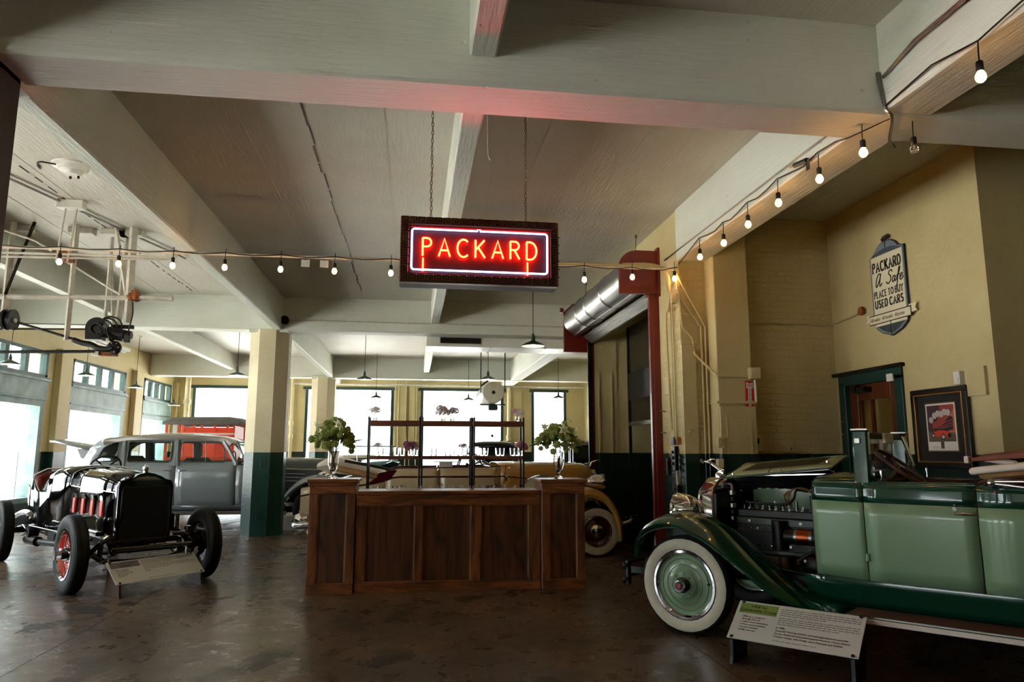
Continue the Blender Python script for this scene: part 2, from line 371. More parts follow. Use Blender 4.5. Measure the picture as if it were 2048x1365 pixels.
# octagonal columns
def column(x, y, label, mt=None):
    r = .35/math.cos(PI/8)
    m = MB(); m.loft([[(x+r*math.cos(PI/8+k*PI/4), y+r*math.sin(PI/8+k*PI/4), z) for k in range(8)] for z in (0, .01, ZG+.01)])
    o = struct(m.build('column', mt or M['pillar']), label)
    k = MB().bx(x-.35, x+.35, y-.3, y+.3, ZG-.04, ZG+.05, .01).build('capital', M['beam_x'], o)
    return o
_c1 = column(-2.69, 13.93, 'octagonal column, cream above and dark green below, between the two old cars')
MB().bx(-2.71, -2.61, 13.565, 13.59, 1.18, 1.36, .004).build('switch_box', M['teal'], _c1)
MB().bx(-2.73, -2.63, 13.565, 13.59, .28, .42, .004).build('switch_box', M['teal'], _c1)
column(-2.75, 22.72, 'slimmer looking cream column far back before the bright windows')
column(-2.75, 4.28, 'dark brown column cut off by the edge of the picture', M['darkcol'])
column(-2.7, -4.8, 'octagonal column behind the camera')
column(3.2, -4.8, 'second octagonal column behind the camera')

# ---------------------------------------------------------------- left wall with shop windows
LW = [(-5.9, -2.8), (-1.6, 1.5), (2.7, 5.8), (7.0, 10.1), (11.2, 14.3+2.2), (17.6, 20.75), (22.1, 24.5)]
LW[4] = (13.3, 16.5); LW[3] = (9.1, 12.3); LW[2] = (4.9, 8.0); LW[1] = (.7, 3.8); LW[0] = (-4.4, -.9)
SILL, HEAD = .45, 3.6
m = MB(); ys = [-7.4]+[v for w in LW for v in w]+[YF+.4]
for a, b in zip(ys[0::2], ys[1::2]): m.bx(XL-.4, XL, a, b, 0, ZC)
for a, b in LW: m.bx(XL-.4, XL, a, b, 0, SILL).bx(XL-.4, XL, a, b, HEAD, ZC)
wl = struct(m.build('wall_left', M['wall_by']), 'cream wall of large shop windows with green wainscot')
for a, b in zip(ys[2::2], ys[3::2]):          # flat pilasters and rainwater pipes between the windows
    if a < 8: continue
    MB().bx(XL, XL+.14, (a+b)/2-.22, (a+b)/2+.32, 0, ZG, .01).build('pilaster', M['wall'], wl)
nw = 0
def left_window(a, b):
    global nw; nw += 1
    w = sempty('window_%d' % nw, 'tall shop window with a row of small transom panes over a pale lintel', (XL, 0, 0))
    X = lambda mb: mb
    fr = MB()
    for y0, y1 in ((a, a+.1), (b-.16, b)): fr.bx(-.3, .02, y0, y1, SILL, 2.5)
    fr.bx(-.3, .02, a, b, SILL, SILL+.1); fr.bx(-.3, .03, a, b, 2.42, 2.55)
    fr.build('frame', M['paleteal'], w)
    lt = MB().bx(-.12, .045, a-.03, b+.03, 2.55, 2.95).build('lintel_board', M['paleteal'], w)
    MB().bx(-.12, .1, a-.06, b+.06, 2.95, 3.0).build('lintel_cap', M['paleteal'], lt)
    MB().bx(-.12, .07, a-.05, b+.05, 3.0, 3.03).build('lintel_cap', M['teal'], lt)
    MB().bx(-.2, .06, a, b, 2.55, 2.585).build('lintel_bead', M['teal'], lt)
    tf = MB().bx(-.1, .03, a, a+.1, 3.03, HEAD).bx(-.1, .03, b-.1, b, 3.03, HEAD).bx(-.1, .03, a, b, HEAD-.07, HEAD).bx(-.1, .03, a, b, 3.03, 3.09)
    tf.build('transom_frame', M['teal'], w)
    n = 4; st = (b-a-.2)/n
    for k in range(n):
        y0 = a+.1+k*st
        if k: MB().bx(-.08, .02, y0-.07, y0+.07, 3.09, HEAD-.07).build('transom_mullion', M['teal'], w)
        MB().bx(-.044, -.04, y0+(.07 if k else 0), y0+st-(.07 if k < n-1 else 0), 3.09, HEAD-.07).build('transom_pane', M['pane'], w)
    MB().bx(-.16, -.15, a+.1, b-.16, SILL+.1, 2.42).build('pane', M['pane'], w)
for a, b in LW: left_window(a, b)

# ---------------------------------------------------------------- far wall
FW = [(-7.25, -4.95), (-3.62, -.68), (.25, 3.12), (4.12, 5.36)]
FZ = (.75, 3.62)
m = MB(); xs = [XL-.4]+[v for w in FW for v in w]+[6.4]
for a, b in zip(xs[0::2], xs[1::2]): m.bx(a, b, YF, YF+.4, 0, ZC)
for a, b in FW: m.bx(a, b, YF, YF+.4, 0, FZ[0]).bx(a, b, YF, YF+.4, FZ[1], ZC)
wf = struct(m.build('wall_far', M['wall_bx']), 'far cream brick wall with four tall windows')
for a, b in FW:
    nw += 1
    w = sempty('window_%d' % nw, 'tall plate window in a dark green frame glowing with daylight', (0, YF, 0))
    t = .09
    MB().bx(a, a+t, -.02, .2, *FZ).build('jamb', M['teal'], w); MB().bx(b-t, b, -.02, .2, *FZ).build('jamb', M['teal'], w)
    MB().bx(a-.08, b+.08, -.05, .2, FZ[1]-.06, FZ[1]+.04).build('head', M['teal'], w)
    MB().bx(a, b, -.06, .2, FZ[0], FZ[0]+.08).build('sill', M['teal'], w)
    MB().bx(a+t, b-t, .1, .11, FZ[0]+.08, FZ[1]-.06).build('pane', M['pane'], w)
# pilasters, pipes and conduits on the far wall
for x, wd, dp in ((-4.35, .5, .12), (-.38, .3, .1), (-.02, .16, .14), (3.55, .42, .12)):
    MB().bx(x-wd/2, x+wd/2, YF-dp, YF, 0, ZG, .01).build('pilaster', M['wall'], wf)
def pipe(name, pts, r, mt, label, cat='pipe', group=None, n=8, k=0):
    P = spline(pts, k) if k else pts
    return tag(MB().tube(P, r, n).build(name, mt, smooth=60), label, cat, group)
for x, r in ((-4.02, .06), (3.3, .075)):
    o = MB().cyl((x, YF-.22, .2), (x, YF-.22, ZC-.004), r, n=12)
    for z in (1.9, 2.35): o.cyl((x, YF-.22, z), (x, YF-.22, z+.14), r*1.35, n=12)
    tag(o.build('drain_pipe', M['conduit'], smooth=40), 'thick cream drain pipe %s' % ('beside the column before the far wall' if x < 0 else 'between the wide and narrow far windows'), 'pipe')
o = MB().cyl((XL+.5, YF-.4, .2), (XL+.5, YF-.4, ZC-.004), .09, n=12).cyl((XL+.5, YF-.4, 2.1), (XL+.5, YF-.4, 2.3), .12, n=12).cyl((XL+.5, YF-.4, 3.0), (XL+.5, YF-.4, 3.15), .12, n=12)
tag(o.build('drain_pipe', M['conduit'], smooth=40), 'thick white drain pipe in the corner by the shop windows', 'pipe')
for i, x in enumerate((-.62, -.5, -.25, -.12, .1)):
    pipe('conduit', [(x, YF-.13, .9), (x, YF-.13, ZC-.1)], .018, M['conduit'], 'thin vertical conduit between the two big far windows', 'conduit', 'far wall conduits')
pipe('conduit', [(-3.95, YF-.5, ZG-.03), (-3.9, YF-.5, ZG-.01), (5.9, YF-.5, ZG-.01)], .03, M['wconduit'], 'long white conduit running across above the far windows', 'conduit')

# ---------------------------------------------------------------- far side wall, back wall and walls behind the camera
struct(MB().bx(6.0, 6.4, 12.35, YF+.4, 0, ZC).build('wall_right', M['wall_by']), 'cream side wall beside the far windows')
m = MB()
BW = []
xs = [XL-.4]+[v for w in BW for v in w]+[9.4]
for a, b in zip(xs[0::2], xs[1::2]): m.bx(a, b, -7.4, -7.0, 0, ZC)
for a, b in BW: m.bx(a, b, -7.4, -7.0, 0, .6).bx(a, b, -7.4, -7.0, 3.6, ZC)
struct(m.build('wall_back', M['wall_bx']), 'cream wall behind the camera')
for a, b in BW:
    nw += 1
    w = sempty('window_%d' % nw, 'tall shop window behind the camera', (0, -7.0, 0))
    for q in ((a, a+.1, .6, 3.6), (b-.1, b, .6, 3.6), (a, b, .6, .7), (a, b, 3.5, 3.6)): MB().bx(q[0], q[1], -.2, .02, q[2], q[3]).build('frame', M['teal'], w)
    MB().bx(a+.1, b-.1, -.11, -.1, .7, 3.5).build('pane', M['pane'], w)
struct(MB().bx(9.0, 9.4, -7.4, 6.0, 0, ZC).build('wall_side', M['wall_by']), 'cream wall out of the picture')
struct(MB().bx(5.45, 9.4, 5.62, 5.9, 0, ZC).build('wall_front', M['wall']), 'dim wall past the framed print')

# ---------------------------------------------------------------- bricks
_bk = {}
def brick_mesh(l):
    l = round(l, 2)
    if l not in _bk:
        o = MB().box((0, 0, 0), (l, .05, .066), .008).build('brick', M['wall']); me = o.data; bpy.data.objects.remove(o); _bk[l] = me
    return _bk[l]
def bricks(parent, org, udir, width, z0, z1, seed=1, limit=300, start=0):
    rn = random.Random(seed); u = Vector(udir); rot = math.atan2(u.y, u.x); n = 0; rows = int((z1-z0)/.076)
    for r in range(rows):
        z = z0+(r+.5)*.076; x = -.105 if r % 2 else 0.0
        while x < width-.03:
            a, b = max(0, x+.005), min(width, x+.205)
            x += .21
            if b-a < .04 or n >= limit: continue
            me = brick_mesh(b-a); o = bpy.data.objects.new('brick', me); COL.objects.link(o); o.parent = parent
            p = Vector(org)+u*((a+b)/2); nrm = Vector((u.y, -u.x, 0))
            o.location = p+nrm*rn.uniform(-.0228, -.0198)+Vector((0, 0, z+rn.uniform(-.002, .002)))
            o.rotation_euler = (rn.uniform(-.006, .006), rn.uniform(-.006, .006), rot+rn.uniform(-.006, .006)); n += 1
# lift shaft wall with the roller-door opening
OY0, OY1, OZ = 8.86, 11.95, 3.6
m = MB().bx(XR, XR+.4, 7.9, OY0, 0, ZC).bx(XR, XR+.4, OY0, OY1, OZ, ZC).bx(XR, XR+.4, OY1, 12.35, 0, ZC)
ws = struct(m.build('wall_lift', M['wall']), 'cream brick wall holding the roller door')
bricks(ws, (XR, 8.5, 0), (0, -1, 0), .6, .9, 3.72, 5, 140)
bricks(ws, (XR, 7.9, 0), (1, 0, 0), .3, .9, 3.72, 6, 100)
m = MB().bx(XR+.4, 5.45, 8.02, 8.4, 0, ZC)
wn = struct(m.build('wall_niche', M['wall']), 'dim cream brick wall between the pilaster and the glazed door')
bricks(wn, (3.82, 8.02, 0), (1, 0, 0), 1.22, .95, ZC, 9, 300)
# plastered pilaster under the end of the beam
struct(MB().bx(3.38, 3.8, 7.66, 8.05, 0, ZC, .012).build('trim_1', M['wall']), 'plastered pilaster with the red fire sign')
MB().bx(3.36, 3.82, 7.64, 8.0, 2.03, 2.06).build('pilaster_ledge', M['wall'], bpy.data.objects['trim_1'])
# right wall with door opening
m = MB().bx(5.05, 5.45, 5.62, 6.92, 0, ZC).bx(5.05, 5.45, 7.84, 8.4, 0, ZC).bx(5.05, 5.45, 6.92, 7.84, 2.28, ZC)
wr = struct(m.build('wall_sign', M['wall']), 'lit cream plaster wall that carries the radiator-shaped sign')
# lift shaft interior and the room behind the door
struct(MB().bx(XR+.4, 6.0, OY1+.02, 12.35, 0, ZC).build('wall_shaft_back', M['wall']), 'back of the lift shaft')
wsx = struct(MB().bx(5.1, 5.3, 8.4, OY1+.02, 0, ZC).build('wall_shaft', M['wall_by']), 'yellow brick wall inside the lift shaft')
wb = struct(MB().bx(6.3, 6.5, 6.0, 8.6, 0, 3.1).bx(5.45, 6.5, 8.6, 8.8, 0, 3.1).bx(5.45, 6.5, 5.9, 6.0, 0, 3.1).bx(5.45, 6.5, 5.9, 8.8, 3.1, 3.2).build('wall_back_room', M['wall']), 'yellow brick wall of the room behind the glazed door')
bricks(wb, (6.3, 8.55, 0), (0, -1, 0), 2.5, 1.0, 2.75, 12, 260)
MB().cyl((6.22, 7.9, 0), (6.22, 7.9, 3.1), .05, n=10).build('downpipe', M['conduit'], wb, 40)
_t = thing('added_globe_light', 'added glowing globe that brightens the room behind the glazed door', 'lamp', (5.8, 6.6, 3.1))  # made-up light source, added to brighten the room behind the door
MB().lathe([(.001, 0), (.06, 0), (.06, -.03), (.03, -.06)], 12).build('base', M['white'], _t, 40); MB().ball((0, 0, -.13), .08, 14, 8).build('globe', mat_emit('added_globe_glow', (1, .86, .55, 1), 11.0), _t, 60)

# ================================================================== LETTER STROKES
def _a(cx, cy, rx, a0, a1, n=8, ry=None): return arc(cx, cy, rx, a0, a1, n, rx if ry is None else ry)
# single-stroke capitals on a 0..1 high grid: width, list of polylines
CAPS = {
 'P': (.56, [[(0, 0), (0, 1)], [(0, 1)]+_a(.28, .76, .26, 90, -90, 8, .24)+[(0, .52)]]),
 'A': (.72, [[(0, 0), (.36, 1), (.72, 0)], [(.13, .34), (.59, .34)]]),
 'C': (.70, [_a(.40, .5, .40, 48, 312, 14, .5)]),
 'K': (.62, [[(0, 0), (0, 1)], [(.58, 1), (0, .42)], [(.17, .59), (.62, 0)]]),
 'R': (.60, [[(0, 0), (0, 1)], [(0, 1)]+_a(.29, .76, .27, 90, -90, 8, .24)+[(0, .52)], [(.26, .52), (.6, 0)]]),
 'D': (.66, [[(0, 0), (0, 1)], [(0, 1), (.2, 1)]+_a(.22, .5, .43, 90, -90, 10, .5)+[(0, 0)]]),
 'L': (.5, [[(0, 1), (0, 0), (.5, 0)]]), 'E': (.5, [[(.5, 1), (0, 1), (0, 0), (.5, 0)], [(0, .52), (.4, .52)]]),
 'T': (.6, [[(0, 1), (.6, 1)], [(.3, 1), (.3, 0)]]), 'O': (.76, [_a(.38, .5, .38, 90, 450, 18, .5)]),
 'B': (.58, [[(0, 0), (0, 1)], [(0, 1)]+_a(.28, .77, .24, 90, -90, 8, .23)+[(0, .54)], [(0, .54)]+_a(.3, .27, .28, 90, -90, 8, .27)+[(0, 0)]]),
 'U': (.66, [[(0, 1), (0, .33)]+_a(.33, .33, .33, 180, 360, 8)+[(.66, 1)]]), 'Y': (.66, [[(0, 1), (.33, .48), (.66, 1)], [(.33, .48), (.33, 0)]]),
 'S': (.54, [_a(.28, .75, .24, 30, 270, 9, .25)+_a(.27, .25, .27, 90, -150, 9, .25)]),
 'F': (.5, [[(.5, 1), (0, 1), (0, 0)], [(0, .52), (.4, .52)]]), 'I': (.0, [[(0, 1), (0, 0)]]),
}
def ribbon(mb, pts, w, y0, y1, m):             # flat stroke of width w (may be a function of the stroke direction) in the xz plane
    P = [Vector((p[0], p[1])) for p in pts]; L = len(P); l = []; r = []
    for i in range(L):
        t = P[min(i+1, L-1)]-P[max(i-1, 0)]; t.normalize(); n = Vector((-t.y, t.x))
        ww = w(t) if callable(w) else w
        l.append(P[i]+n*ww/2); r.append(P[i]-n*ww/2)
    rings = [[(a.x, y0, a.y), (b.x, y0, b.y), (b.x, y1, b.y), (a.x, y1, a.y)] for a, b in zip(l, r)]
    mb.loft(rings, True, True, m)
def slab_text(mb, text, x0, z0, w, h, m, y0=0, y1=.002, thick=.2, thin=.09, gap=.2, space=.3):   # slab-serif lettering fitted into w x h
    tot = sum((CAPS[c][0]+thick+gap) if c != ' ' else space for c in text)-gap
    sx = w/tot; S = Matrix.Translation((x0, 0, z0)) @ Matrix.Diagonal((sx, 1, h, 1)); MM = m @ S
    x = thick/2
    wf = lambda t: thick*abs(t.y)+thin*abs(t.x)+.02
    for c in text:
        if c == ' ': x += space; continue
        wd, st = CAPS[c]
        for pl in st:
            ribbon(mb, [(x+a, .06+b*.88) for a, b in pl], wf, y0, y1, MM)
        tops = {'P': [(0, 0)], 'A': [(0, 0), (.72, 0)], 'K': [(0, 0), (0, 1), (.6, 1), (.62, 0)], 'R': [(0, 0), (.6, 0)], 'D': [], 'L': [(0, 1)], 'E': [], 'T': [(.3, 0)], 'B': [], 'U': [(0, 1), (.66, 1)], 'Y': [(0, 1), (.66, 1), (.33, 0)], 'F': [(0, 0)], 'I': [(0, 0), (0, 1)]}.get(c, [])
        for a, b in tops: ribbon(mb, [(x+a-.17, .06+b*.88), (x+a+.17, .06+b*.88)], .1, y0, y1, MM)
        x += wd+thick+gap
def font_mesh(text, size, align='LEFT', shear=0.0, spacing=1.0):
    cu = bpy.data.curves.new('lettering', 'FONT'); cu.body = text; cu.size = size; cu.align_x = align; cu.shear = shear; cu.extrude = .0006
    cu.space_character = spacing; cu.resolution_u = 3
    o = bpy.data.objects.new('lettering', cu); COL.objects.link(o); bpy.context.view_layer.update()
    me = bpy.data.meshes.new_from_object(o.evaluated_get(bpy.context.evaluated_depsgraph_get()))
    bpy.data.objects.remove(o); bpy.data.curves.remove(cu); return me
def font_add(mb, text, size, m, align='LEFT', shear=0.0, sx=1.0, spacing=1.0):      # m maps the text's xy plane
    me = font_mesh(text, size, align, shear, spacing); S = m @ Matrix.Diagonal((sx, 1, 1, 1))
    mb.add([v.co.copy() for v in me.vertices], [tuple(p.vertices) for p in me.polygons], S); bpy.data.meshes.remove(me)
    mb.nofix = True
def plane_m(o, xd, zd):                        # matrix: local x -> xd, local z -> zd, local -y -> towards the viewer
    x = Vector(xd).normalized(); z = Vector(zd).normalized(); y = z.cross(x)
    m = Matrix((x, y, z)).transposed().to_4x4(); m.translation = Vector(o); return m
def text_m(o, xd, ud):                         # matrix for font text: local x -> xd, local y -> ud
    x = Vector(xd).normalized(); y = Vector(ud).normalized(); z = x.cross(y)
    m = Matrix((x, y, z)).transposed().to_4x4(); m.translation = Vector(o); return m

# ================================================================== NEON SIGN
M['neon_red'] = mat_emit('lit_red_neon', (1.0, .0125, .004, 1), 48.0)
M['neon_blue'] = mat_emit('lit_blue_white_neon', (.42, .5, 1.0, 1), 4.2)
M['signbox'] = mat('dark_bronze_sign_frame', lin(140, 88, 64), .35, .3, var=.4, scale=20)
M['signkey'] = mat('raised_bronze_key_pattern', lin(40, 22, 16), .35, .6)
M['signback'] = mat('black_sign_face', lin(44, 17, 13), .5)
M['signred'] = mat('red_sign_liner', lin(150, 30, 20), .4)
M['chain'] = mat('dark_chain', lin(120, 96, 76), .45, .6)
SY = 5.2; SW, SH = 1.185, .50; sx0, sz0 = -.1235, 2.723
sg = thing('neon_sign', 'hanging PACKARD neon sign in a bronze key-pattern box', 'sign', (sx0, SY, sz0))
sg.rotation_euler = (0, .002, 0)
fw = .062
b_ = MB(); b_.bx(0, SW, .02, .17, 0, SH); b_.build('cabinet', mat('dark_bronze_cabinet', lin(36, 22, 17), .5, .2, var=.3, scale=10), sg, bevel=.006)
for q in ((0, SW, SH-fw, SH), (0, SW, 0, fw), (0, fw, fw, SH-fw), (SW-fw, SW, fw, SH-fw)):
    MB().bx(q[0], q[1], -.03, .03, q[2], q[3], .004).build('frame_rail', M['signbox'], sg)
MB().bx(fw, SW-fw, .012, .03, fw, SH-fw).build('face_panel', M['signback'], sg)
for q in ((fw, SW-fw, SH-fw-.012, SH-fw), (fw, SW-fw, fw, fw+.012), (fw, fw+.012, fw, SH-fw), (SW-fw-.012, SW-fw, fw, SH-fw)):
    MB().bx(q[0], q[1], -.02, .02, q[2], q[3]).build('liner', M['signred'], sg)
# meander key units, shared mesh
def key_unit():
    p = .058; h = .046; t = .0065; mb = MB()
    pts = [(0, 0), (0, h), (p*.72, h), (p*.72, h*.33), (p*.36, h*.33), (p*.36, h*.66)]
    for (a, b), (c, d) in zip(pts, pts[1:]):
        mb.bx(min(a, c)-t/2, max(a, c)+t/2, -.012, 0, min(b, d)-t/2, max(b, d)+t/2)
    mb.bx(0, p+t/2, -.012, 0, -t/2, t/2); return mb
ku = key_unit().build('key_motif', M['signkey'], sg); ku.location = (.012, -.028, SH-fw+.01)
n_ = 19; st_ = (SW-.02)/n_
for i in range(n_):
    for z in (SH-fw+.009, .009):
        if i == 0 and z > .1: continue
        inst(ku, sg, (.012+i*st_, -.028, z))
for i in range(6):
    for x in (.012, SW-fw+.006):
        inst(ku, sg, (x, -.028, fw+.008+i*.0625))
# letters
def tube_letter(parent, name, pls, x, z, sx, sz, r, mt):
    for i, pl in enumerate(pls):
        P = [(x+a*sx, -.012, z+b*sz) for a, b in pl]
        if len(P) == 2: P = [P[0], tuple((u+v)/2 for u, v in zip(*P)), P[1]]
        MB().tube(P, r, 8).build(name, mt, parent, 60)
word = 'PACKARD'; wds = [.56, .72, .70, .62, .72, .60, .62]
lx0, lx1 = .165, 1.02; lz, lh = .207, .135
tot = sum(CAPS[c][0] for c in word); gp = ((lx1-lx0)-tot*.115)/6
x = lx0
for i, c in enumerate(word):
    tube_letter(sg, 'neon_letter', CAPS[c][1], x, lz, .115, lh, .0075, M['neon_red']); x += CAPS[c][0]*.115+gp
tube_letter(sg, 'neon_feed', [[(0, 0), (0, 1)]], lx0+.004, .09, 1, .1, .006, M['neon_red'])
tube_letter(sg, 'neon_feed', [[(0, 0), (0, 1)]], lx1-.07, .085, 1, .1, .006, M['neon_red'])
# blue border tube, two halves that meet at the top
a0, a1, b0, b1, rr = .085, SW-.085, .098, SH-.092, .02
mid = SW*.487
half1 = [(mid-.004, b1+.012), (mid-.006, b1)]+arc(a0+rr, b1-rr, rr, 90, 180, 4)+arc(a0+rr, b0+rr, rr, 180, 270, 4)+[(mid, b0)]
half2 = [(mid+.012, b1+.012), (mid+.01, b1)]+arc(a1-rr, b1-rr, rr, 90, 0, 4)+arc(a1-rr, b0+rr, rr, 0, -90, 4)+[(mid, b0)]
for hp in (half1, half2): MB().tube([(p, -.02, q) for p, q in hp], .0068, 8).build('neon_border', M['neon_blue'], sg, 60)
# chains with links
def chain(parent, x, y, z0, z1, link=.034, r=.0028):
    lk = MB().tube([(math.cos(a)*.0085, 0, math.sin(a)*link*.62) for a in [2*PI*k/8 for k in range(8)]], r, 5, closed=True)
    o = lk.build('chain_link', M['chain'], parent, 60); n = int((z1-z0)/link)
    for i in range(n+1):
        c = o if i == 0 else inst(o, parent)
        c.location = (x+.002*math.sin(i*.7), y, z0+i*link); c.rotation_euler = (0, .08*math.sin(i), (i % 2)*PI/2+.3)
    return o
for cx in (.222, .952):
    MB().lathe([(.001, .03), (.012, .028), (.014, .012), (.05, .006), (.058, -.004), (.001, -.004)], 16, o=(cx, .09, SH+.004)).build('canopy_cap', M['signbox'], sg, 40)
    chain(sg, cx, .09, SH+.04, ZC-sz0)
_w = MB().tube(spline([(.45, 4.503, ZG+.06), (.452, 4.53, ZG-.02), (.455, 4.55, 3.55), (.46, 4.55, 3.46), (.475, 4.55, 3.43)], 4), .0022, 5)
tag(_w.build('hanging_wire', M['white'], smooth=60), 'short bent white wire dangling from the big girder', 'wire')

# ================================================================== STRING LIGHTS
M['bulb'] = mat_emit('lit_warm_bulb_glass', (1.0, .46, .11, 1), 30.0)
M['filament'] = mat_emit('lit_filament', (1.0, .75, .4, 1), 60.0)
M['dead'] = mat('clear_unlit_bulb_glass', (1, 1, 1, 1), .02, trans=1.0)
bulb_prof = [(.0005, -.062), (.012, -.06), (.022, -.05), (.0275, -.036), (.026, -.02), (.018, -.004), (.013, .006), (.013, .012)]
_bo = MB().lathe(bulb_prof, 12).build('bulb', M['bulb'], smooth=60); BULB = _bo.data; bpy.data.objects.remove(_bo)
_bo = MB().lathe([(.001, .03), (.016, .03), (.019, .02), (.019, -.022), (.016, -.028), (.001, -.028)], 12).cyl((0, 0, .03), (0, 0, .075), .004, n=6).build('socket', M['black'], smooth=40); SOCK = _bo.data; bpy.data.objects.remove(_bo)
def mobj(name, me, parent, loc):
    o = bpy.data.objects.new(name, me); COL.objects.link(o); o.parent = parent; o.location = loc; return o
def string(label, pts, bulbs, dead=()):
    t = thing('string_light', label, 'string lights'); mb = MB()
    mb.tube(pts, .0055, 6); mb.build('cord', M['cable'], t, 60)
    for i, (x, y, z) in enumerate(bulbs):
        z += .02
        s = mobj('socket', SOCK, t, (x, y, z+.045))
        MB().cyl((x, y, z+.11), (x+.004, y, z+.19), .004, n=6).build('drop_wire', M['cable'], t)
        b = mobj('bulb', BULB, s, (0, 0, -.03))
        if i in dead:
            b.data = BULB.copy(); b.data.materials[0] = M['dead']
    return t
bx_ = [-4.3, -3.69, -3.11, -2.57, -2.04, -1.46, -.89, -.28, .25, .82, 1.37, 1.91, 2.48, 2.99]
pts = []
for a, b in zip(bx_, bx_[1:]): pts += [(a, 7.84, 3.61), (a*.75+b*.25, 7.84, 3.595), ((a+b)/2, 7.84, 3.588), (a*.25+b*.75, 7.84, 3.595)]
pts = [(-4.6, 7.84, 3.63)]+pts+[(3.02, 7.82, 3.63)]
string('bulb string along the conduit that crosses behind the neon sign', pts, [(x, 7.84, 3.44+(.05 if x > 2.4 else 0)) for x in bx_])
by_ = [(7.14, 3.56), (6.54, 3.54), (6.01, 3.56), (5.45, 3.57), (4.83, 3.54)]
pts = [(3.03, 7.8, 3.66)]
for (a, z), (b, z2) in zip(by_, by_[1:]): pts += [(3.015, a, z+.22), (3.015, (a*2+b)/3, z+.19), (3.015, (a+b*2)/3, z2+.19)]
pts += [(3.015, 4.83, 3.76), (3.01, 4.6, 3.74), (3.02, 4.45, 3.705), (3.1, 4.1, 3.69), (3.03, 4.05, 3.75), (3.015, 3.6, 3.78), (3.01, 3.24, 3.72), (3.0, 2.6, 3.8)]
string('bulb string along the white beam over the green coupe, one bulb unlit', pts, [(3.015, y, z) for y, z in by_]+[(3.0, 4.27, 3.51), (3.28, 4.14, 3.49), (3.0, 3.24, 3.5)], dead=(6,))
# conduits that carry the strings
pipe('conduit', [(-4.7, 7.9, 3.60), (3.0, 7.9, 3.625)], .017, M['wconduit'], 'long white conduit spanning the room behind the neon sign', 'conduit')
pipe('conduit', [(1.6, 7.94, 3.66), (2.75, 7.94, 3.66), (2.9, 7.94, 3.62), (2.96, 7.94, 3.5), (2.97, 8.0, 3.2), (3.0, 8.2, 3.0), (3.03, 8.2, 1.75)], .014, M['wall'], 'cream conduit bending down beside the roller door', 'conduit', k=5)
for i, (dx, yy) in enumerate(((0, 8.12), (.0, 8.06))):
    pipe('conduit', [(2.4, 7.95, 3.68-.015*i), (2.85, 7.95, 3.67-.015*i), (3.0, yy, 3.45), (3.03, yy, 3.0), (3.03, yy, 1.66-.02*i)], .0125, M['wall'], ('first' if i else 'second')+' slim cream conduit down the brick beside the red door jamb', 'conduit', k=5)
pipe('conduit', [(3.02, 7.86, 3.58), (3.1, 7.86, 3.4), (3.34, 7.86, 2.95), (3.345, 7.86, 2.8), (3.345, 7.86, 1.2)], .0125, M['wall'], 'cream conduit slanting from the bulb corner down to the light switch', 'conduit', k=4)
pipe('conduit', [(3.02, 7.87, 3.5), (3.06, 7.87, 3.3), (3.28, 7.87, 2.95), (3.3, 7.87, 2.8), (3.3, 7.87, .9)], .0125, M['wall'], 'cream conduit beside the slanting one on the brick corner', 'conduit', k=4)
pipe('conduit', [(3.05, 7.87, 3.3), (3.07, 7.87, 2.98), (3.1, 7.87, 2.9), (3.19, 7.87, 2.8), (3.21, 7.87, 2.65), (3.21, 7.8, 2.58), (3.36, 7.64, 2.36), (3.45, 7.635, 2.335), (3.77, 7.635, 2.335)], .012, M['wall'], 'cream conduit curving to the square junction box', 'conduit', k=5)
pipe('conduit', [(3.94, 7.98, 1.66), (3.93, 7.98, 2.9), (3.97, 7.98, 3.01), (4.1, 7.98, 3.03), (4.9, 7.98, 3.03), (5.0, 7.9, 3.03), (5.02, 7.42, 3.07)], .013, M['wall'], 'cream conduit arching over the niche wall to the sign wall', 'conduit', k=5)
tag(MB().lathe([(.001, -.03), (.05, -.03), (.05, .0), (.001, .0)], 10, 'x', (5.03, 7.39, 3.08)).build('outlet_stub', M['rust']), 'rusty round outlet hole at the end of the arching conduit', 'outlet')
pipe('conduit', [(3.04, 8.3, ZG+.12), (3.035, 4.55, ZG+.13)], .009, M['alu'], 'thin steel conduit along the beam above the bulb string', 'conduit')
pipe('conduit', [(3.03, 4.05, 3.95), (3.0, 3.7, 4.0), (2.99, 2.2, 4.0)], .012, M['alu'], 'steel conduit along the beam at the top corner of the picture', 'conduit')
pipe('conduit', [(3.02, 4.09, 4.0), (3.03, 4.06, 3.75), (3.09, 4.08, 3.685), (3.3, 4.4, 3.69), (3.42, 4.52, 3.69)], .012, M['alu'], 'bent steel conduit crossing under the big girder', 'conduit', k=5)

# ================================================================== JUNCTION BOXES, SWITCHES, SIGNS ON THE RIGHT
def small_box(name, c, d, mt, label, cat, axis, parts=()):
    t = thing(name, label, cat, c); MB().box((0, 0, 0), d, .004).build('case', mt, t)
    for nm, pc, pd, pm in parts: MB().box(pc, pd, .0015).build(nm, pm, t)
    return t
small_box('junction_box', (3.80, 7.61, 2.37), (.13, .07, .13), M['cream'], 'square cream junction box above the fire sign', 'box', 'y', [('cover', (0, -.038, 0), (.11, .008, .11), M['conduit'])])
pipe('conduit', [(3.82, 7.645, 2.3), (3.825, 7.645, 2.05)], .014, M['white'], 'short white conduit below the square junction box', 'conduit')
small_box('junction_box', (3.0, 7.93, 3.28), (.06, .05, .13), M['conduit'], 'small oval fitting below the corner bulb', 'box', 'y')
small_box('wall_outlet', (3.03, 8.12, 1.62), (.05, .1, .09), M['black'], 'black outlet box on the brick beside the red jamb', 'outlet', 'x', [('cover', (-.028, 0, 0), (.006, .08, .07), M['dsteel'])])
small_box('wall_outlet', (3.03, 8.0, 1.62), (.045, .05, .085), M['rust'], 'small brassy outlet box beside the black one', 'outlet', 'x')
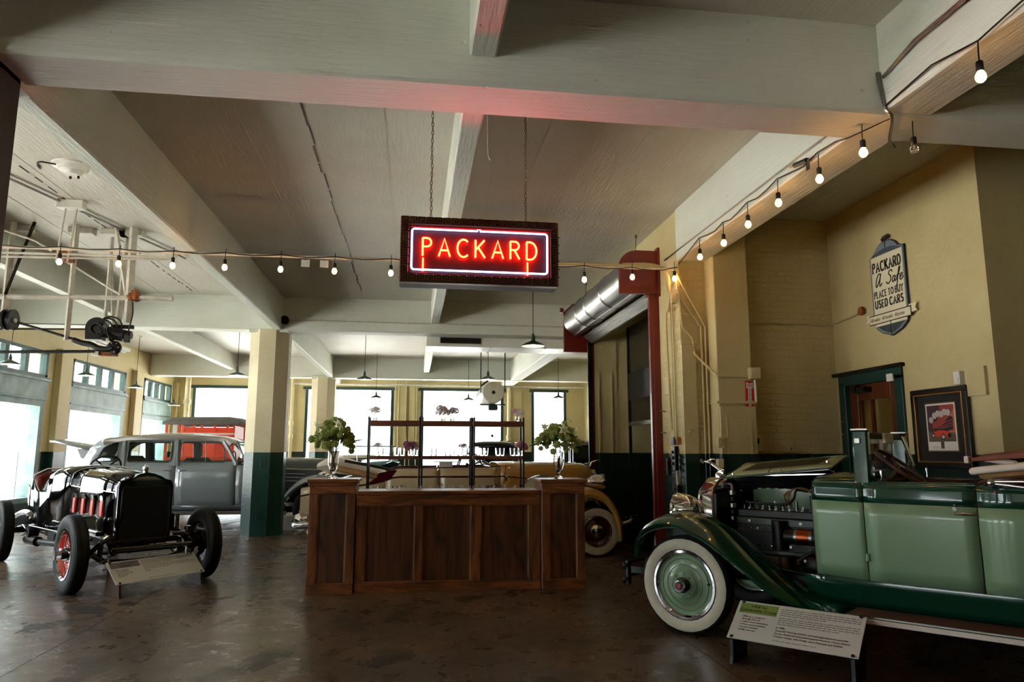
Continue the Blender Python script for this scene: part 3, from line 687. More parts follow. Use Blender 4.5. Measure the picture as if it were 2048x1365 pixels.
t = thing('power_strip', 'black plug strip hanging on the cream brick', 'power strip', (3.02, 8.08, 1.42)); MB().box((0, 0, 0), (.05, .07, .28), .006).build('case', M['black'], t)
for k in range(3): MB().box((-.03, .01, .07-.065*k), (.03, .03, .035), .004).build('plug', M['cable'], t)
t = thing('power_strip', 'black plug strip on the green wainscot below the other', 'power strip', (3.02, 8.05, .97)); MB().box((0, 0, 0), (.05, .09, .3), .006).build('case', M['black'], t)
for k in range(4): MB().box((-.03, .01, .1-.065*k), (.03, .03, .03), .004).build('plug', M['cable'], t)
pipe('power_cable', [(3.03, 8.08, 1.3), (3.03, 8.07, 1.1)], .012, M['conduit'], 'short conduit joining the two black plug strips', 'conduit')
small_box('wall_latch', (3.04, 8.4, 1.32), (.03, .06, .2), M['dsteel'], 'steel latch plate beside the red jamb', 'latch', 'x', [('tongue', (-.02, -.02, .03), (.01, .03, .06), M['rust'])])
for z in (1.98, 1.72):
    tag(MB().cyl((3.06, 8.46, z), (2.99, 8.46, z+.01), .008, n=8).build('wall_bolt', M['alu'], smooth=40), 'bright bolt end sticking out of the brick, %s of the two' % ('upper' if z > 1.9 else 'lower'), 'bolt')
tag(MB().bx(3.03, 3.062, 8.28, 8.4, 2.18, 2.4, .003).build('cover_plate', M['cream']), 'blank cream cover plate on the brick beside the red jamb', 'plate')
small_box('light_switch', (3.36, 7.60, 1.6), (.075, .07, .12), M['cream'], 'cream light switch box above the wainscot beside the pilaster', 'switch', 'y', [('rocker', (0, -.037, 0), (.03, .006, .06), M['conduit'])])
small_box('light_switch', (3.345, 7.60, 1.2), (.075, .07, .13), M['conduit'], 'tan switch box in the green wainscot behind the hood ornament', 'switch', 'y', [('rocker', (0, -.037, 0), (.03, .006, .06), M['cream'])])
small_box('light_switch', (3.345, 7.60, 1.37), (.07, .06, .1), M['conduit'], 'tan blank box just above the wainscot switch', 'switch', 'y')
small_box('breaker_box', (3.96, 7.97, 1.6), (.13, .09, .2), M['cream'], 'cream breaker box with a black lever on the niche wall', 'box', 'y', [('lever', (0, -.048, .02), (.035, .008, .06), M['black'])])
small_box('wall_outlet', (4.36, 7.98, 1.53), (.13, .07, .08), M['cream'], 'small cream outlet beside the breaker box on the niche wall', 'outlet', 'y', [('slot', (.02, -.037, 0), (.01, .006, .03), M['black'])])
pipe('conduit', [(3.87, 7.98, 1.83), (3.89, 7.97, 1.82), (3.91, 7.97, 1.72), (3.91, 7.97, 1.4)], .013, M['wall'], 'stub of cream conduit hooking into the breaker box', 'conduit', k=3)
# access panel on the pilaster and guard board on the corner
t = thing('access_panel', 'cream panelled access door low on the pilaster', 'panel', (3.59, 7.645, 0)); MB().bx(-.2, .22, -.012, .01, .75, 2.0, .003).build('frame', M['wall'], t)
MB().bx(-.13, .15, -.022, 0, .8, 1.87, .003).build('door', M['wall'], t)
for x in (-.13, .15): MB().bx(x-.005, x+.005, -.028, 0, .8, 1.87).build('moulding', M['wall'], t)
t = thing('corner_guard', 'tall cream guard board on the brick corner', 'board', (3.14, 7.885, 0)); MB().bx(-.085, .085, -.02, .01, .4, 2.72, .003).build('board', M['wall'], t)
for z in (2.25, 1.72): MB().cyl((-.03, -.015, z), (-.03, -.06, z), .02, .014, n=8).build('peg', M['cream'], t)
# fire extinguisher sign
M['firered'] = mat('red_sign_enamel', lin(200, 24, 30), .35); M['paper'] = mat('white_print', lin(226, 224, 216), .6)
M['ink'] = mat('black_ink', lin(22, 18, 16), .6)
t = thing('fire_sign', 'red FIRE EXTINGUISHER sign with a white down arrow on the pilaster', 'sign', (3.75, 7.655, 1.98)); t.rotation_euler = (0, .02, 0)
MB().bx(-.05, .05, -.008, 0, 0, .31).build('plate', M['firered'], t)
MB().prism([(-.04, .225), (.04, .225), (.04, .295), (.0, .28), (-.04, .295)], -.0095, -.008).prism([(-.02, .225), (-.02, .085), (-.04, .085), (0, .012), (.04, .085), (.02, .085), (.02, .225)], -.0095, -.008).build('arrow', M['paper'], t)
mb = MB(); font_add(mb, 'FIRE', .048, text_m((0, -.0105, .238), (1, 0, 0), (0, 0, 1)), 'CENTER', sx=.8); mb.build('lettering', M['firered'], t)
mb = MB()
for k, c in enumerate('EXTINGUISHER'): font_add(mb, c, .0165, text_m((0, -.0105, .21-.0132*k), (1, 0, 0), (0, 0, 1)), 'CENTER', sx=1.2)
mb.build('lettering', M['ink'], t)

# ================================================================== ROLLER DOOR
rd = thing('roller_door', 'galvanised roller door barrel between oxide-red steel brackets and jambs', 'roller door', (XR, 0, 0))
for y0, y1 in ((8.55, 8.61), (OY1+.1, OY1+.16)):
    near = y0 < 9
    z0 = 3.47 if near else 3.35
    poly = [(-.52, z0), (.0, z0), (.0, 4.03)]+arc(-.3, 3.81, .22, 90, 180, 6)
    if not near: poly = [(-.5, 3.2), (0, 3.2), (0, 4.05), (-.34, 4.05), (-.5, 3.9)]
    MB().prism(poly, y0, y1).build('end_bracket', M['red'], rd)
MB().bx(-.40, -.06, 8.535, 8.552, 3.54, 3.9, .004).build('cover_plate', M['red'], rd)
MB().bx(-.03, .02, 8.52, 8.62, 3.44, 4.07, .003).build('mount_angle', M['red'], rd)
br = MB(); prof = []
y = 8.61; ax = (-.29, 0, 3.73)
prof = [(.001, 8.61), (.25, 8.61)]
for y in (9.0, 9.6, 9.62, 9.64, 10.5, 10.52, 10.56, 10.58, 11.1, 11.12, 11.15, 11.98): prof.append((.25+(.012 if y in (9.62, 10.52, 10.56, 11.12) else 0), y))
prof += [(.001, 12.04)]
MB().lathe([(r, h) for r, h in prof], 28, 'y', (-.27, 0, 3.74)).build('barrel_hood', M['galv'], rd, 30)
MB().bx(-.33, -.29, 8.6, 12.04, 3.48, 3.51).build('hood_lip', M['galv'], rd)
for i, (dx, dz) in enumerate(((-.16, 3.45), (-.12, 3.42), (-.08, 3.39), (-.05, 3.36))): MB().bx(dx-.02, dx+.03, 8.62, OY1, dz-.02, dz+.02, .004).build('slat', M['galv'], rd)
MB().bx(-.09, .02, 8.6, 8.66+.12, 0, 3.5, .004).build('guide_jamb', M['red'], rd)
MB().bx(-.13, -.09, 8.6, 8.66, 0, 3.5, .003).build('guide_angle', M['red'], rd)
MB().bx(-.08, .02, OY1, OY1+.14, 0, 3.35, .004).build('guide_jamb', M['red'], rd)
MB().bx(-.12, -.05, OY1-.05, OY1-.02, 0, 3.35, .003).build('guide_track', M['black'], rd)
MB().lathe([(.001, -.06), (.045, -.06), (.045, -.02), (.03, -.01), (.03, .0)], 10, 'x', (-.5, 12.07, 3.93)).build('chain_wheel', M['red'], rd)
for yy, zz in ((8.9, 4.05), (11.7, 4.02)):
    MB().tube([(-.2, yy, 3.98), (-.19, yy, 4.15), (-.18, yy, ZC)], .004, 5).tube([(-.18+.02*math.cos(k), yy, ZC-.03+.02*math.sin(k)) for k in range(6)], .003, 4, closed=True).build('hanger_wire', M['iron'], rd)
o = MB()
for i, (xa, xb) in enumerate(((2.66, 2.92), (2.9, 2.96))):
    for k in range(62):
        f = k/62; z = 3.2-f*2.0; o.box((xa+(xb-xa)*f, 12.1+.02*i, z), (.012, .012, .022))
o.build('hand_chain', M['black'], rd)
# lift gate behind the door
M['mesh'] = mat('gate_dark_bronze', lin(52, 44, 34), .45, .5)
lg = thing('lift_gate', 'dark lift gate with bronze mesh panels half raised behind the roller door', 'gate', (3.62, 0, 0))
for y in (OY1-.18, 10.55, 9.9, 9.2, 8.95): MB().bx(-.02, .02, y-.025, y+.025, 0 if y in (OY1-.18, 8.95) else 1.95, 3.6).build('gate_stile', M['black'], lg)
MB().bx(-.02, .02, 8.95, OY1-.18, 2.35, 2.8).build('gate_panel', M['dsteel'], lg)
MB().bx(-.025, .025, 8.95, OY1-.18, 1.92, 1.98).build('gate_rail', M['alu'], lg)
for zz0, zz1 in ((1.98, 2.35), (2.8, 3.6)):
    g = MB(); L_ = OY1-.18-8.95; st = .05; H_ = zz1-zz0
    k = -H_
    while k < L_:
        for sgn in (0, 1):
            a0_, a1_ = max(k, 0), min(k+H_, L_)
            if a1_ > a0_:
                za, zb = zz0+(a0_-k), zz0+(a1_-k)
                if sgn: za, zb = zz1-(a0_-k), zz1-(a1_-k)
                g.cyl((0, 8.95+a0_, za), (0, 8.95+a1_, zb), .004, n=4)
        k += st
    g.build('wire_mesh', M['mesh'], lg)
for y in (10.1, 10.3): tag(MB().cyl((4.4, y, 0), (4.4, y, 4.2), .02, n=8).build('lift_cable', M['black'], smooth=40), '%s dark cable hanging inside the lift shaft' % ('one' if y < 10.2 else 'other'), 'cable')
tag(MB().bx(3.9, 3.96, 11.0, 11.08, 0, 4.2).build('lift_rail', M['conduit']), 'yellow guide rail inside the lift shaft', 'rail')
tag(MB().bx(4.6, 4.66, 9.6, 10.0, 0, 1.65, .004).build('shaft_locker', M['dsteel']), 'dark grey upright locker inside the lift shaft', 'locker')
# wooden strips on the cream reveal
for x in (3.14, 3.36): tag(MB().bx(x-.012, x+.012, OY1-.025, OY1-.001, .2, 2.83).build('wood_strip', M['wall']), 'thin vertical strip on the cream lift reveal, %s of two' % ('outer' if x < 3.2 else 'inner'), 'strip')

# ================================================================== GLAZED DOOR, WALL SIGN, FRAMED PRINT
M['redwood'] = mat_wood('red_brown_varnished_wood', lin(62, 26, 12), lin(108, 50, 24), 'z', 1.0, .3)
dr = sempty('door_1', 'red-brown glazed wooden door in a dark green frame', (5.05, 0, 0))
for y0, y1 in ((6.82, 6.94), (7.82, 7.94)): MB().bx(-.03, .06, y0, y1, 0, 2.3, .004).build('door_frame', M['teal'], dr)
MB().bx(-.03, .06, 6.82, 7.94, 2.26, 2.38, .004).build('door_frame', M['teal'], dr); MB().bx(-.06, .0, 6.78, 8.02, 2.38, 2.42, .004).build('frame_cap', M['black'], dr)
D0, D1 = 6.94, 7.82
lf = MB().bx(.03, .075, D0, D0+.15, 0, 2.26, .004).bx(.03, .075, D1-.15, D1, 0, 2.26, .004).bx(.03, .075, D0+.15, D1-.15, 2.08, 2.26, .004).bx(.03, .075, D0+.15, D1-.15, 0, .9, .004).build('door_leaf', M['redwood'], dr)
MB().bx(.035, .07, (D0+D1)/2+.04, (D0+D1)/2+.075, .9, 2.08).build('muntin', M['redwood'], lf); MB().bx(.035, .07, D1-.2, D1-.17, .9, 2.08).build('muntin', M['redwood'], lf)
MB().bx(.05, .053, D0+.15, D1-.15, .9, 2.08).build('pane', M['pane'], lf)
MB().cyl((-.04, D1-.28, 2.2), (-.04, D1-.2, 2.2), .05, n=12).bx(-.07, .03, D1-.42, D1-.28, 2.16, 2.22).build('door_closer', M['dsteel'], dr)
MB().bx(-.05, -.028, 6.93, 7.03, 2.24, 2.32, .003).build('door_contact', M['white'], dr)
for z in (1.85, 1.7, 1.2): MB().cyl((-.035, 7.9, z), (-.045, 7.9, z), .012, n=8).build('screw', M['alu'], dr)

M['signgrey'] = mat('blue_grey_sign_enamel', lin(120, 134, 148), .45); M['signline'] = mat('dark_navy_sign_line', lin(32, 34, 42), .5); M['signcream'] = mat('off_white_sign_enamel', lin(226, 220, 190), .5)
# sign plane: local x runs along -Y (towards the camera), local z up, face towards -X
rs = thing('radiator_sign', 'radiator-shaped wall sign reading PACKARD A Safe Place to Buy Used Cars', 'sign', (5.045, 6.905, 2.72)); rs.rotation_euler = (0, 0, -PI/2)
w2 = .285
out = [(-w2, .9), (-w2+.03, .915)]+[(-.19, .955), (-.15, 1.0), (-.09, 1.035), (0, 1.05), (.09, 1.035), (.15, 1.0), (.19, .955)]+[(w2-.03, .93), (w2, .93), (w2, .21)]
out += [(w2, .18), (.25, .11), (.16, .05), (0, .0), (-.16, .05), (-.25, .11), (-w2, .18)]
ol = lambda k, dz=0: [(x*k, .52+(z-.52)*k+dz) for x, z in out]
MB().prism(out, -.02, 0).build('outline_plate', M['signline'], rs)
MB().prism([(x*.965, .52+(z-.52)*.982) for x, z in out], -.024, -.018).build('shell', M['signgrey'], rs)
MB().prism([(-.255, .9), (.0, .905), (.255, .9), (.255, .13), (-.255, .13)], -.027, -.02).build('panel', M['signcream'], rs)
g = MB(); g2 = MB()
for k in range(-11, 12):
    x = k*.0205; zt = .962-.35*(abs(k)/12)**2*.14
    g.bx(x-.004, x+.004, -.027, -.02, .905, .905+.06*(1-(k/12.5)**2))
    zb = .02+.115*(abs(k)/12)**1.6
    g2.bx(x-.005, x+.005, -.027, -.02, zb+.012, .128)
g.build('core_fin', M['signline'], rs); g2.build('core_fin', M['signline'], rs)
MB().bx(-.004, .004, -.03, -.02, .0, .16).bx(-.003, .003, -.03, -.02, .97, 1.05).build('centre_line', M['signline'], rs)
MB().tube([(a, -.012, b) for a, b in [(-.06, 1.05), (-.075, 1.075), (-.04, 1.1), (.045, 1.105), (.07, 1.085), (.05, 1.055)]], .006, 6).prism([(-.055, 1.05), (-.06, 1.08), (.05, 1.092), (.055, 1.06)], -.014, -.008).build('cap_outline', M['signline'], rs)
I4 = Matrix.Identity(4)
mb = MB(); slab_text(mb, 'PACKARD', -.24, .722, .475, .118, I4, -.0295, -.0265, .24, .1, .12); slab_text(mb, 'PLACE TO BUY', -.24, .438, .475, .078, I4, -.0295, -.0265, .2, .1, .14, .34); slab_text(mb, 'USED CARS', -.235, .325, .465, .092, I4, -.0295, -.0265, .24, .1, .13, .3)
mb.build('lettering', M['ink'], rs)
sc = MB()
def script(mb, pls, x, z, s, w, sh=.22, y0=-.0295, y1=-.0265):
    for pl in pls:
        P = [tuple(v) for v in spline([(a, b, 0) for a, b in pl], 4)]
        ribbon(mb, [(x+s*(p[0]+sh*p[1]), z+s*p[1]) for p in P], w, y0, y1, I4)
SCR_A = [[(.5, .95), (.25, 1.0), (.05, .7), (0, .3), (.06, .02), (.2, .1), (.42, .55), (.52, 1.0)], [(.52, 1.0), (.46, .4), (.5, .03), (.66, .08), (.75, .22)]]
SCR_S = [[(.55, .82), (.45, 1.0), (.22, .98), (.16, .76), (.4, .55), (.46, .25), (.25, .0), (0, .08), (-.06, .2)]]
SCR_a = [[(.3, .42), (.1, .45), (0, .2), (.08, 0), (.24, .12), (.32, .44), (.3, .1), (.42, .06), (.52, .2)]]
SCR_f = [[(.0, .25), (.22, .6), (.3, .98), (.2, 1.0), (.14, .5), (.12, -.3), (.0, -.32)], [(.0, .42), (.35, .46)]]
SCR_e = [[(.02, .2), (.26, .3), (.24, .46), (.1, .44), (0, .2), (.1, .0), (.3, .06), (.42, .2)]]
x = -.2
for pl, adv, zz in ((SCR_A, .92, 0), (SCR_S, .62, .0), (SCR_a, .46, 0), (SCR_f, .36, 0), (SCR_e, .4, 0)):
    script(sc, pl, x, .565, .135, .0135); x += adv*.145+(.05 if pl is SCR_A else .0)
sc.build('script_lettering', M['ink'], rs)
rb = MB().prism([(-.33, .165), (.33, .165), (.33, .25), (-.33, .25)], -.04, -.03)
rb.prism([(-.33, .19), (-.4, .195), (-.375, .235), (-.4, .272), (-.3, .272)], -.034, -.028).prism([(.33, .19), (.42, .195), (.39, .235), (.42, .278), (.3, .278)], -.034, -.028)
MB().prism([(-.34, .157), (.34, .157), (.34, .262), (-.34, .262)], -.036, -.028).build('ribbon_edge', M['signline'], rs)
rb.build('ribbon', M['signcream'], rs)
mb = MB(); font_add(mb, 'All makes · All models · All prices', .055, text_m((-.315, -.0415, .19), (1, 0, 0), (0, 0, 1)), 'LEFT', .35, .74); mb.build('ribbon_lettering', M['ink'], rs)

# framed print
M['gold'] = mat('dull_gold_frame', lin(150, 104, 54), .35, .6, var=.3, scale=15); M['frameblk'] = mat('black_picture_frame', lin(20, 14, 12), .3, coat=.3); M['matboard'] = mat('black_mat_board', lin(22, 24, 26), .7)
fp = thing('framed_print', 'black and gold framed print of a red vintage car hung beside the glazed door', 'picture', (5.045, 6.31, 1.345)); fp.rotation_euler = (0, 0, -PI/2)
PW, PH = .375, .765
for q in ((-PW, PW, 0, .05), (-PW, PW, PH-.05, PH), (-PW, -PW+.05, .05, PH-.05), (PW-.05, PW, .05, PH-.05)): MB().bx(q[0], q[1], -.045, 0, q[2], q[3], .006).build('frame_rail', M['frameblk'], fp)
for q in ((-PW+.05, PW-.05, .05, .066), (-PW+.05, PW-.05, PH-.066, PH-.05), (-PW+.05, -PW+.066, .05, PH-.05), (PW-.066, PW-.05, .05, PH-.05)): MB().bx(q[0], q[1], -.05, 0, q[2], q[3], .003).build('gold_slip', M['gold'], fp)
MB().bx(-PW+.066, PW-.066, -.015, -.005, .066, PH-.066).build('mat_board', M['matboard'], fp)
MB().bx(-.205, .205, -.018, -.01, .155, .625).build('inner_slip', M['gold'], fp); pr_ = MB().bx(-.195, .195, -.020, -.012, .165, .615).build('print', M['paper'], fp)
def ink(name, polys, col, d):
    mb = MB()
    for i, p in enumerate(polys): mb.prism(p, -.0205-d-.00005*i, -.0195)
    return mb.build(name, mat('print_'+name, col, .6), pr_)
ink('sky', [[(-.18, .25), (.18, .25), (.18, .6), (-.18, .6)]], lin(150, 62, 56), 0)
ink('dark_sky', [[(-.18, .42), (-.05, .45), (.0, .6), (-.18, .6)], [(-.18, .25), (-.1, .3), (-.12, .42), (-.18, .45)]], lin(70, 44, 50), .0003)
ink('sunset', [[(.08, .28), (.18, .28), (.18, .56), (.13, .5)]], lin(196, 104, 80), .0003)
ink('meadow', [[(-.18, .25), (.18, .25), (.18, .33), (.05, .345), (-.08, .33), (-.18, .35)]], lin(104, 88, 72), .0005)
ink('cloud', [arc(-.08+.045*k, .5+.012*(k % 2)+.006*k, .032, 0, 330, 10) for k in range(5)]+[arc(-.13, .46, .03, 0, 330, 10)], lin(186, 180, 176), .0008)
ink('engine', [[(-.13, .36), (.02, .41), (.12, .49), (.16, .48), (.155, .36), (-.02, .345)]], lin(46, 44, 52), .0012)
ink('streak', [[(-.1, .385), (.15, .45), (.15, .46), (-.1, .395)], [(-.06, .372), (.155, .425), (.155, .434), (-.06, .38)], [(0, .37), (.155, .4), (.155, .408), (0, .378)]], lin(170, 66, 60), .0016)
ink('car_body', [[(-.1, .3), (.07, .285), (.1, .335), (.04, .355), (-.04, .36), (-.09, .345)]], lin(206, 66, 40), .002)
ink('tyre', [arc(.02, .295, .03, 0, 345, 14), arc(-.11, .31, .02, 0, 345, 12), arc(.1, .31, .02, 0, 345, 12)], lin(28, 26, 28), .0024)
ink('wheel', [arc(.02, .295, .019, 0, 345, 12), arc(-.11, .31, .012, 0, 340, 10)], lin(200, 190, 180), .0028)
ink('caption', [[(-.13, .2), (-.05, .2), (-.05, .203), (-.13, .203)], [(-.12, .19), (-.04, .19), (-.04, .192), (-.12, .192)]], lin(120, 116, 110), .0003)
ink('crest', [[(-.02, .185), (.02, .185), (.02, .25), (-.02, .25)]], lin(92, 66, 46), .003)
# sensor, bracket plate on the wall
small_box('wall_sensor', (5.02, 6.02, 2.18), (.06, .08, .12), M['white'], 'small white motion sensor above the framed print', 'sensor', 'x', [('lens', (-.032, 0, -.02), (.008, .05, .04), M['paper'])])
tag(MB().prism([(5.72, 2.0), (5.95, 2.0), (5.95, 2.23), (5.90, 2.26), (5.72, 2.26)], 5.02, 5.05, 'yz').build('cover_plate', M['wall']), 'cream painted cover plate beside the white sensor', 'plate')

# small tags and a plug joint on the strings
for x, lab in ((-1.2, 'white paper tag clipped to the string beside the sixth bulb'), (-1.0, 'folded white paper tag clipped to the string, second of two')):
    t = thing('paper_tag', lab, 'tag', (x, 7.83, 3.57)); MB().box((0, 0, -.05), (.09, .004, .08), rz=.1).build('slip', M['paper'], t); MB().box((0, 0, -.005), (.012, .012, .02)).build('clip', M['gold'], t)
t = thing('plug_joint', 'black plug joint with a yellow tie on the beam bulb string', 'plug', (3.0, 5.05, 3.76)); MB().cyl((0, -.09, -.01), (0, .09, .02), .02, n=10).build('plug_body', M['black'], t, 40); MB().cyl((0, .1, .02), (0, .16, .03), .009, n=8).build('yellow_tie', mat('yellow_tie_plastic', lin(206, 160, 40), .4), t, 40); MB().box((0, -.1, -.05), (.004, .05, .09)).build('tag', M['alu'], t)

# ================================================================== BAR
M['bar_v'] = mat_wood('dark_walnut_stain_upright', lin(48, 26, 14), lin(138, 78, 38), 'z', .8, .38)
M['bar_h'] = mat_wood('dark_walnut_stain_rail', lin(58, 31, 15), lin(150, 86, 42), 'x', .8, .36)
M['bar_p'] = mat_wood('dark_walnut_stain_panel', lin(42, 24, 14), lin(106, 60, 31), 'z', .55, .4)
M['bar_hi'] = mat_wood('pale_stain_edge', lin(84, 56, 34), lin(150, 112, 74), 'z', .8, .4)  # paler stain, on the right-hand beads only
def pedestal(x0, x1, y0, y1, h, label):
    t = thing('bar_pedestal', label, 'pedestal', ((x0+x1)/2, y0, 0)); a = (x1-x0)/2; d = y1-y0
    MB().bx(-a+.012, a-.012, .02, d-.01, 0, h-.06).build('carcass', M['bar_p'], t)
    for s in (-1, 1):
        MB().bx(s*a, s*(a-.09), 0, .035, .09, h-.1, .003).build('stile', M['bar_v'], t)
        MB().bx(s*(a-.09), s*(a-.102), .006, .03, .12, h-.13).build('bead', M['bar_hi'] if s > 0 else M['bar_v'], t)
        MB().bx(s*a, s*(a-.02), .04, d, 0, h-.08, .003).build('side_board', M['bar_v'], t)
    MB().bx(-a, a, -.004, .04, 0, .1, .003).build('base_rail', M['bar_h'], t)
    MB().bx(-a+.09, a-.09, .004, .034, .1, .118).build('bead', M['bar_h'], t)
    MB().bx(-a, a, -.004, .04, h-.16, h-.06, .003).build('frieze', M['bar_h'], t)
    MB().bx(-a-.012, a+.012, -.02, d+.01, h-.075, h-.04, .008).build('cornice', M['bar_h'], t)
    MB().bx(-a-.03, a+.03, -.04, d+.03, h-.04, h, .008).build('cap_board', M['bar_h'], t)
    return t
pedestal(-1.085, -.60, 8.08, 8.53, 1.2, 'dark wooden bar pedestal with the bouquet nearer the octagonal column')
pedestal(1.44, 1.925, 8.04, 8.49, 1.19, 'dark wooden bar pedestal with the bouquet nearer the roller door')
t = thing('bar_counter', 'dark stained wooden bar counter with three recessed panels', 'bar', (.42, 8.11, 0))
a = 1.01; h = 1.07
MB().bx(-a+.012, a-.012, .05, .47, 0, h-.05).build('carcass', M['bar_p'], t)
xs = [-a, -.91, -.38, -.29, .235, .345, .88, a]
for i in range(0, 8, 2): MB().bx(xs[i], xs[i+1], 0, .045, .1, h-.15, .003).build('stile', M['bar_v'], t)
for i in range(1, 7, 2):
    MB().bx(xs[i], xs[i+1], .03, .06, .1, h-.15).build('panel', M['bar_p'], t)
    MB().bx(xs[i+1]-.012, xs[i+1], .006, .035, .12, h-.17).build('bead', M['bar_hi'], t); MB().bx(xs[i], xs[i]+.012, .006, .035, .12, h-.17).build('bead', M['bar_v'], t)
    MB().bx(xs[i], xs[i+1], .006, .035, h-.17, h-.155).build('bead', M['bar_h'], t); MB().bx(xs[i], xs[i+1], .006, .035, .1, .113).build('bead', M['bar_h'], t)
MB().bx(-a, a, -.006, .045, h-.16, h-.07, .003).build('top_rail', M['bar_h'], t)
MB().bx(-a, a, -.006, .045, 0, .1, .003).build('bottom_rail', M['bar_h'], t)
MB().bx(-a+.002, a-.002, -.03, .46, h-.075, h-.04, .008).build('cornice', M['bar_h'], t)
MB().bx(-a, a, -.055, .47, h-.04, h, .008).build('counter_top', M['bar_h'], t)

# ------------------------------------------------------------------ bottle rack behind the bar
M['rackwood'] = mat_wood('reddish_shelf_wood', lin(70, 36, 24), lin(110, 60, 40), 'x', 1, .45)
RY = 9.2
rk = thing('display_rack', 'three-bay black metal and wood shelf rack standing behind the bar', 'shelf', (0, RY, 0))
UX = (-.548, .105, .76, 1.41)
for x in UX:
    for y in (0, .26):
        for dx in ((-.016, .016) if x in UX[1:3] else (0,)):
            MB().bx(x+dx-.011, x+dx+.011, y-.012, y+.012, 0, 1.93, .002).build('upright', M['black'], rk)
    for z in (.3, 1.0): MB().bx(x-.01, x+.01, .01, .25, z, z+.02).build('brace', M['black'], rk)
for z in (.55, 1.395, 1.815):
    for x0, x1 in zip(UX, UX[1:]): MB().bx(x0+.014, x1-.014, -.015, .275, z, z+(.065 if z > 1.6 else .045), .003).build('shelf_board', M['rackwood'], rk)

# glasses
M['glassware'] = mat('clear_glassware', (1, 1, 1, 1), .03, trans=1.0, ior=1.4)
_t = MB().lathe([(.001, .0), (.03, .0), (.036, .1), (.0335, .1), (.028, .012), (.001, .012)], 12).build('tumbler', M['glassware'], smooth=40); TUM = _t.data; bpy.data.objects.remove(_t)
def tumbler(x, y, z, label, grp):
    o = bpy.data.objects.new('tumbler', TUM); COL.objects.link(o); o.location = (x, y, z); return tag(o, label, 'glass', grp)
for k, px in enumerate((-.46, -.38, -.2, -.13, .0, .045, .26, .32, .44, .5, .6, .67, .87, .93, 1.08, 1.14, 1.27, 1.33)):
    b = 'first' if px < .1 else ('middle' if px < .76 else 'last')
    tumbler(px, RY+.03+.03*(k % 2), 1.4405, 'clear tumbler on the lower rack shelf, %s bay from the column' % b, 'tumblers in the %s rack bay' % b)
for k in range(14):
    x = -.42+k*.125
    tumbler(x, 8.66+.02*(k % 3), .9955, 'clear tumbler in the row just behind the bar top', 'tumblers behind the bar top')
tag(MB().bx(-.55, 1.36, 8.59, 8.79, .955, .995, .003).build('glass_ledge', M['bar_h']), 'narrow wooden ledge behind the bar top', 'ledge')
tag(MB().bx(-.5, -.42, 8.6, 8.78, 0, .955, .003).bx(1.22, 1.3, 8.6, 8.78, 0, .955, .003).build('ledge_trestle', M['bar_v']), 'low dark trestle hidden behind the bar', 'trestle')

# ------------------------------------------------------------------ flowers
def mat_petal(name, col, var=.35, scale=40.0):      # leaf and petal tissue that lets light through
    m, nt, b = _new(name); L = nt.links; out = nt.nodes['Material Output']; b.inputs['Roughness'].default_value = .6
    tc = N(nt, 'ShaderNodeTexCoord'); no = N(nt, 'ShaderNodeTexNoise', Scale=scale, Detail=4.0); L.new(tc.outputs['Object'], no.inputs['Vector'])
    mx = N(nt, 'ShaderNodeMix', data_type='RGBA'); mx.inputs['A'].default_value = col; mx.inputs['B'].default_value = tuple(c*(1-var) for c in col[:3])+(1,); L.new(no.outputs['Fac'], mx.inputs['Factor'])
    L.new(mx.outputs['Result'], b.inputs['Base Color']); tr = N(nt, 'ShaderNodeBsdfTranslucent'); L.new(mx.outputs['Result'], tr.inputs[0])
    ms = N(nt, 'ShaderNodeMixShader'); ms.inputs[0].default_value = .6; L.new(b.outputs[0], ms.inputs[1]); L.new(tr.outputs[0], ms.inputs[2]); L.new(ms.outputs[0], out.inputs[0]); return m
M['bloom'] = mat_petal('green_viburnum_bloom', lin(222, 232, 156)); M['bloom2'] = mat_petal('deep_green_bloom', lin(196, 214, 124))
M['leaf'] = mat_petal('dark_green_leaf', lin(96, 128, 62), .3); M['lily'] = mat_petal('creamy_white_petal', lin(240, 238, 214), .06); M['stem'] = mat('brown_green_stem', lin(96, 76, 46), .6, var=.4)
M['pinkp'] = mat_petal('dusty_pink_petal', lin(240, 200, 208), .15); M['purplep'] = mat_petal('dusty_purple_petal', lin(206, 140, 178), .25); M['whitep'] = mat_petal('white_petal', lin(252, 248, 247), .03); M['lilac'] = mat_petal('pale_lilac_petal', lin(240, 228, 242), .1)
def bloom_mesh(r, mt, seed, nm='bloom'):           # pom-pom of small florets
    rn = random.Random(seed); mb = MB(); n = 46
    mb.ball((0, 0, 0), r*.82, 8, 5)
    for i in range(n):
        z = 1-2*(i+.5)/n; a = i*2.39996; q = math.sqrt(1-z*z); p = Vector((q*math.cos(a), q*math.sin(a), z))
        mb.ball(p*r*rn.uniform(.84, .98), r*.2, 5, 3)
    o = mb.build(nm, mt, smooth=180); me = o.data; bpy.data.objects.remove(o); return me
BL = [bloom_mesh(.036, M['bloom'], 1), bloom_mesh(.03, M['bloom2'], 2)]
def petal(mb, L, w, lift, m, n=6):
    rows = []
    for i in range(n+1):
        f = i/n; ww = w*math.sin(PI*min(1, f*.92+.06))**.8; y = L*f; z = lift*math.sin(f*2.2)-.25*lift*f*f*3
        rows.append([(-ww, y, z+ww*.5), (0, y, z), (ww, y, z+ww*.5)])
    mb.grid(rows, m)
